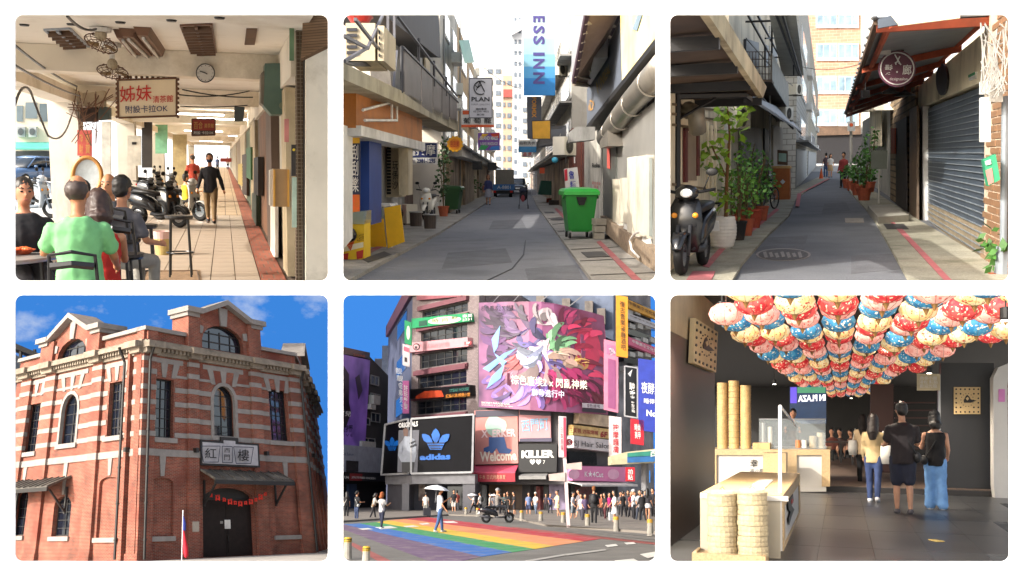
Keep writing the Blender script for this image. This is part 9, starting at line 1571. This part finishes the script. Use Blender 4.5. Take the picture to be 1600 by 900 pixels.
# round table with bowls, stools, bucket
D=Y(150);c=at(28,394,D);T=thing('round_table','round grey-topped table with black legs at the lower left','table',V((c.x,c.y,ZF)));m=MB();m.lathe([(.44,-.03),(.46,-.01),(.46,.01),(.01,.012)],c=c,n=28,sy=2.2);part('tabletop',m,mat('grey laminate','#8f8a84',rough=.3),T)
for dx,dy in((-.28,-.5),(.28,-.5),(-.28,.5),(.28,.5)):m=MB();m.tube([c+V((dx,dy,-.03)),V((c.x+dx*1.1,c.y+dy*1.1,ZF))],.018,6);part('leg',m,bk1,T)
for dx,dy,r,cc,lb,nm in((.1,-.35,.12,'#b5502c','plate of orange prawns on the round table','plate'),(.3,-.2,.06,'#3f4038','small dark bowl on the round table','bowl'),(.22,.3,.11,'#8f8468','straw-coloured cloth heap on the round table','cloth'),(.02,.25,.1,'#8a2c24','red bowl at the edge of the round table','bowl'),(.36,.55,.12,'#a8a8a4','stack of steel plates on the round table','plate')):
 m=MB();b=c+V((dx,dy,.014));m.lathe([(r*.5,0),(r,.045),(r*.9,.045),(r*.7,.03),(.01,.03)],c=b,n=14);T=thing(nm,lb,nm,b);part('dish',m,mat('dish '+cc,cc,rough=.35,var=.2,sc=9),T)
 if nm=='plate' and cc=='#b5502c':
  for k in range(9):q=MB();q.ell(b+V((rnd.uniform(-.07,.07),rnd.uniform(-.07,.07),.05)),.03,.02,.018,6,4);part('prawn',q,mat('prawn orange','#c4602c',rough=.4),T)
def stool(x,s,ys,lb,back=True,rz=0):
 zs=(245-ys)/s;c=V((at(x,400,Y(s)).x,Y(s),ZF));h=zs-ZF;T=thing('stool',lb,'stool',c,R(rz),'black stools around the tables');m=MB();m.lathe([(.17,h-.05),(.19,h-.03),(.19,h),(.01,h+.005)],n=18);part('seat',m,bk1,T,rel=True)
 for a in(45,135,225,315):m=MB();dx,dy=math.cos(R(a))*.16,math.sin(R(a))*.16;m.tube([V((dx,dy,h-.04)),V((dx*1.25,dy*1.25,0))],.014,6);part('leg',m,bk1,T,rel=True)
 m=MB();m.tube([V((math.cos(t)*.18,math.sin(t)*.18,h*.4))for t in[2*math.pi*k/16 for k in range(16)]],.01,5,closed=True);part('foot_ring',m,bk1,T,rel=True)
 if back:m=MB();m.tube([V((-.17,-.14,h)),V((-.16,-.18,h+.3)),V((0,-.21,h+.33)),V((.16,-.18,h+.3)),V((.17,-.14,h))],.016,6);m.tube([V((-.15,-.185,h+.22)),V((0,-.215,h+.24)),V((.15,-.185,h+.22))],.03,5);part('backrest',m,bk1,T,rel=True)
stool(118,190,445,'black stool with a backrest under the mint green tee');stool(192,158,388,'black backed stool just right of the mint green tee',rz=-15);stool(192,138,366,'black backed stool under the striped polo',rz=-28);stool(221,128,345,'tall black stool with a round seat right of the striped polo',False);stool(150,160,400,'black stool under the red vest',False);stool(282,108,332,'black low table-stool beside the bucket',False)
g=on_ground(254,398);T=thing('bucket','cream and pink plastic bucket standing on the tiled floor','bucket',g);k=g.y/FPX;m=MB();m.lathe([(9.5*k,0),(12*k,24*k)],n=18);part('pail',m,mat('mustard plastic','#a8935c',rough=.5,var=.15),T,rel=True);m=MB();m.lathe([(12.05*k,24*k),(13*k,35*k),(12.4*k,35*k),(11*k,25*k),(.01,25*k)],n=18);part('rim_lining',m,mat('pink liner','#c0a09c',rough=.5),T,rel=True)
# far end: lit tubes, bright opening, backdrop
for s,x in((50,300),(44,352),(30,318),(24,380),(18,330),(14,352)):p=at(x,245-1.36*s,Y(s));m=MB();m.box(p.x-.9,p.x+.9,p.y,p.y+.2,p.z-.04,p.z);solo('tube_lamp','lit white tube lamp under the ceiling, %s of the six'%{50:'nearest',44:'second',30:'third',24:'fourth',18:'fifth',14:'furthest'}[s],'lamp',m,brightm)
board('end_sign','red sign strip hung at the bright end of the arcade','sign',PY(Y(15)),[(344,247),(362,247),(362,253),(344,253)],mat('dull red sign','#8f342c'))
sky_sheet(Y(6.5),8,530,8,330,sky_mat('bright street sky','#f2f5f8','#ffffff',.45,.7,.003,1.0))
# ------------------------------------------------------------------ every set is trimmed where its neighbour's compartment begins
bpy.context.view_layer.update()
for s,lo,hi,top,bot in((S1,None,524,None,449.5),(S2,524,1036,None,449.5),(S3,1036,None,None,449.5),(S4,None,524,449.5,None),(S5,524,1036,449.5,None),(S6,1036,None,449.5,None)):
 cuts=[c for c in((lo is not None and((-1,0,0),lo,0)),(hi is not None and((1,0,0),hi,0)),(top is not None and((0,0,1),top,1)),(bot is not None and((0,0,-1),bot,1)))if c]
 for o in[q for q in COL.objects if q.type=='MESH' and SETOF.get(q.name)is s]:
  mw=o.matrix_world
  for(nx,_,nz),px,horiz in cuts:
   n=V((nx,-nx*(px-CX)/FPX,0))if not horiz else V((0,-nz*(CY-px)/FPX,nz))
   ds=[n.dot(mw@V(c))for c in o.bound_box]
   if max(ds)<=0:continue
   if o.modifiers and min(ds)<0:
    dg=bpy.context.evaluated_depsgraph_get();me=bpy.data.meshes.new_from_object(o.evaluated_get(dg));o.modifiers.clear();o.data=me;me.polygons.foreach_set('use_smooth',[True]*len(me.polygons))
   ln=(mw.to_3x3().transposed()@n);lp=mw.inverted()@V((0,0,0))
   bm=bmesh.new();bm.from_mesh(o.data);r=bmesh.ops.bisect_plane(bm,geom=bm.verts[:]+bm.edges[:]+bm.faces[:],plane_co=lp,plane_no=ln,clear_outer=True,dist=1e-5)
   ed=[e for e in r['geom_cut']if isinstance(e,bmesh.types.BMEdge)]
   if ed:bmesh.ops.holes_fill(bm,edges=ed,sides=0)
   if not bm.verts:bm.free();bpy.data.objects.remove(o);break
   if o.data.users>1:o.data=o.data.copy()
   bm.to_mesh(o.data);bm.free();o.data.update()
for o in[q for q in COL.objects if q.type=='EMPTY' and not q.children]:bpy.data.objects.remove(o)
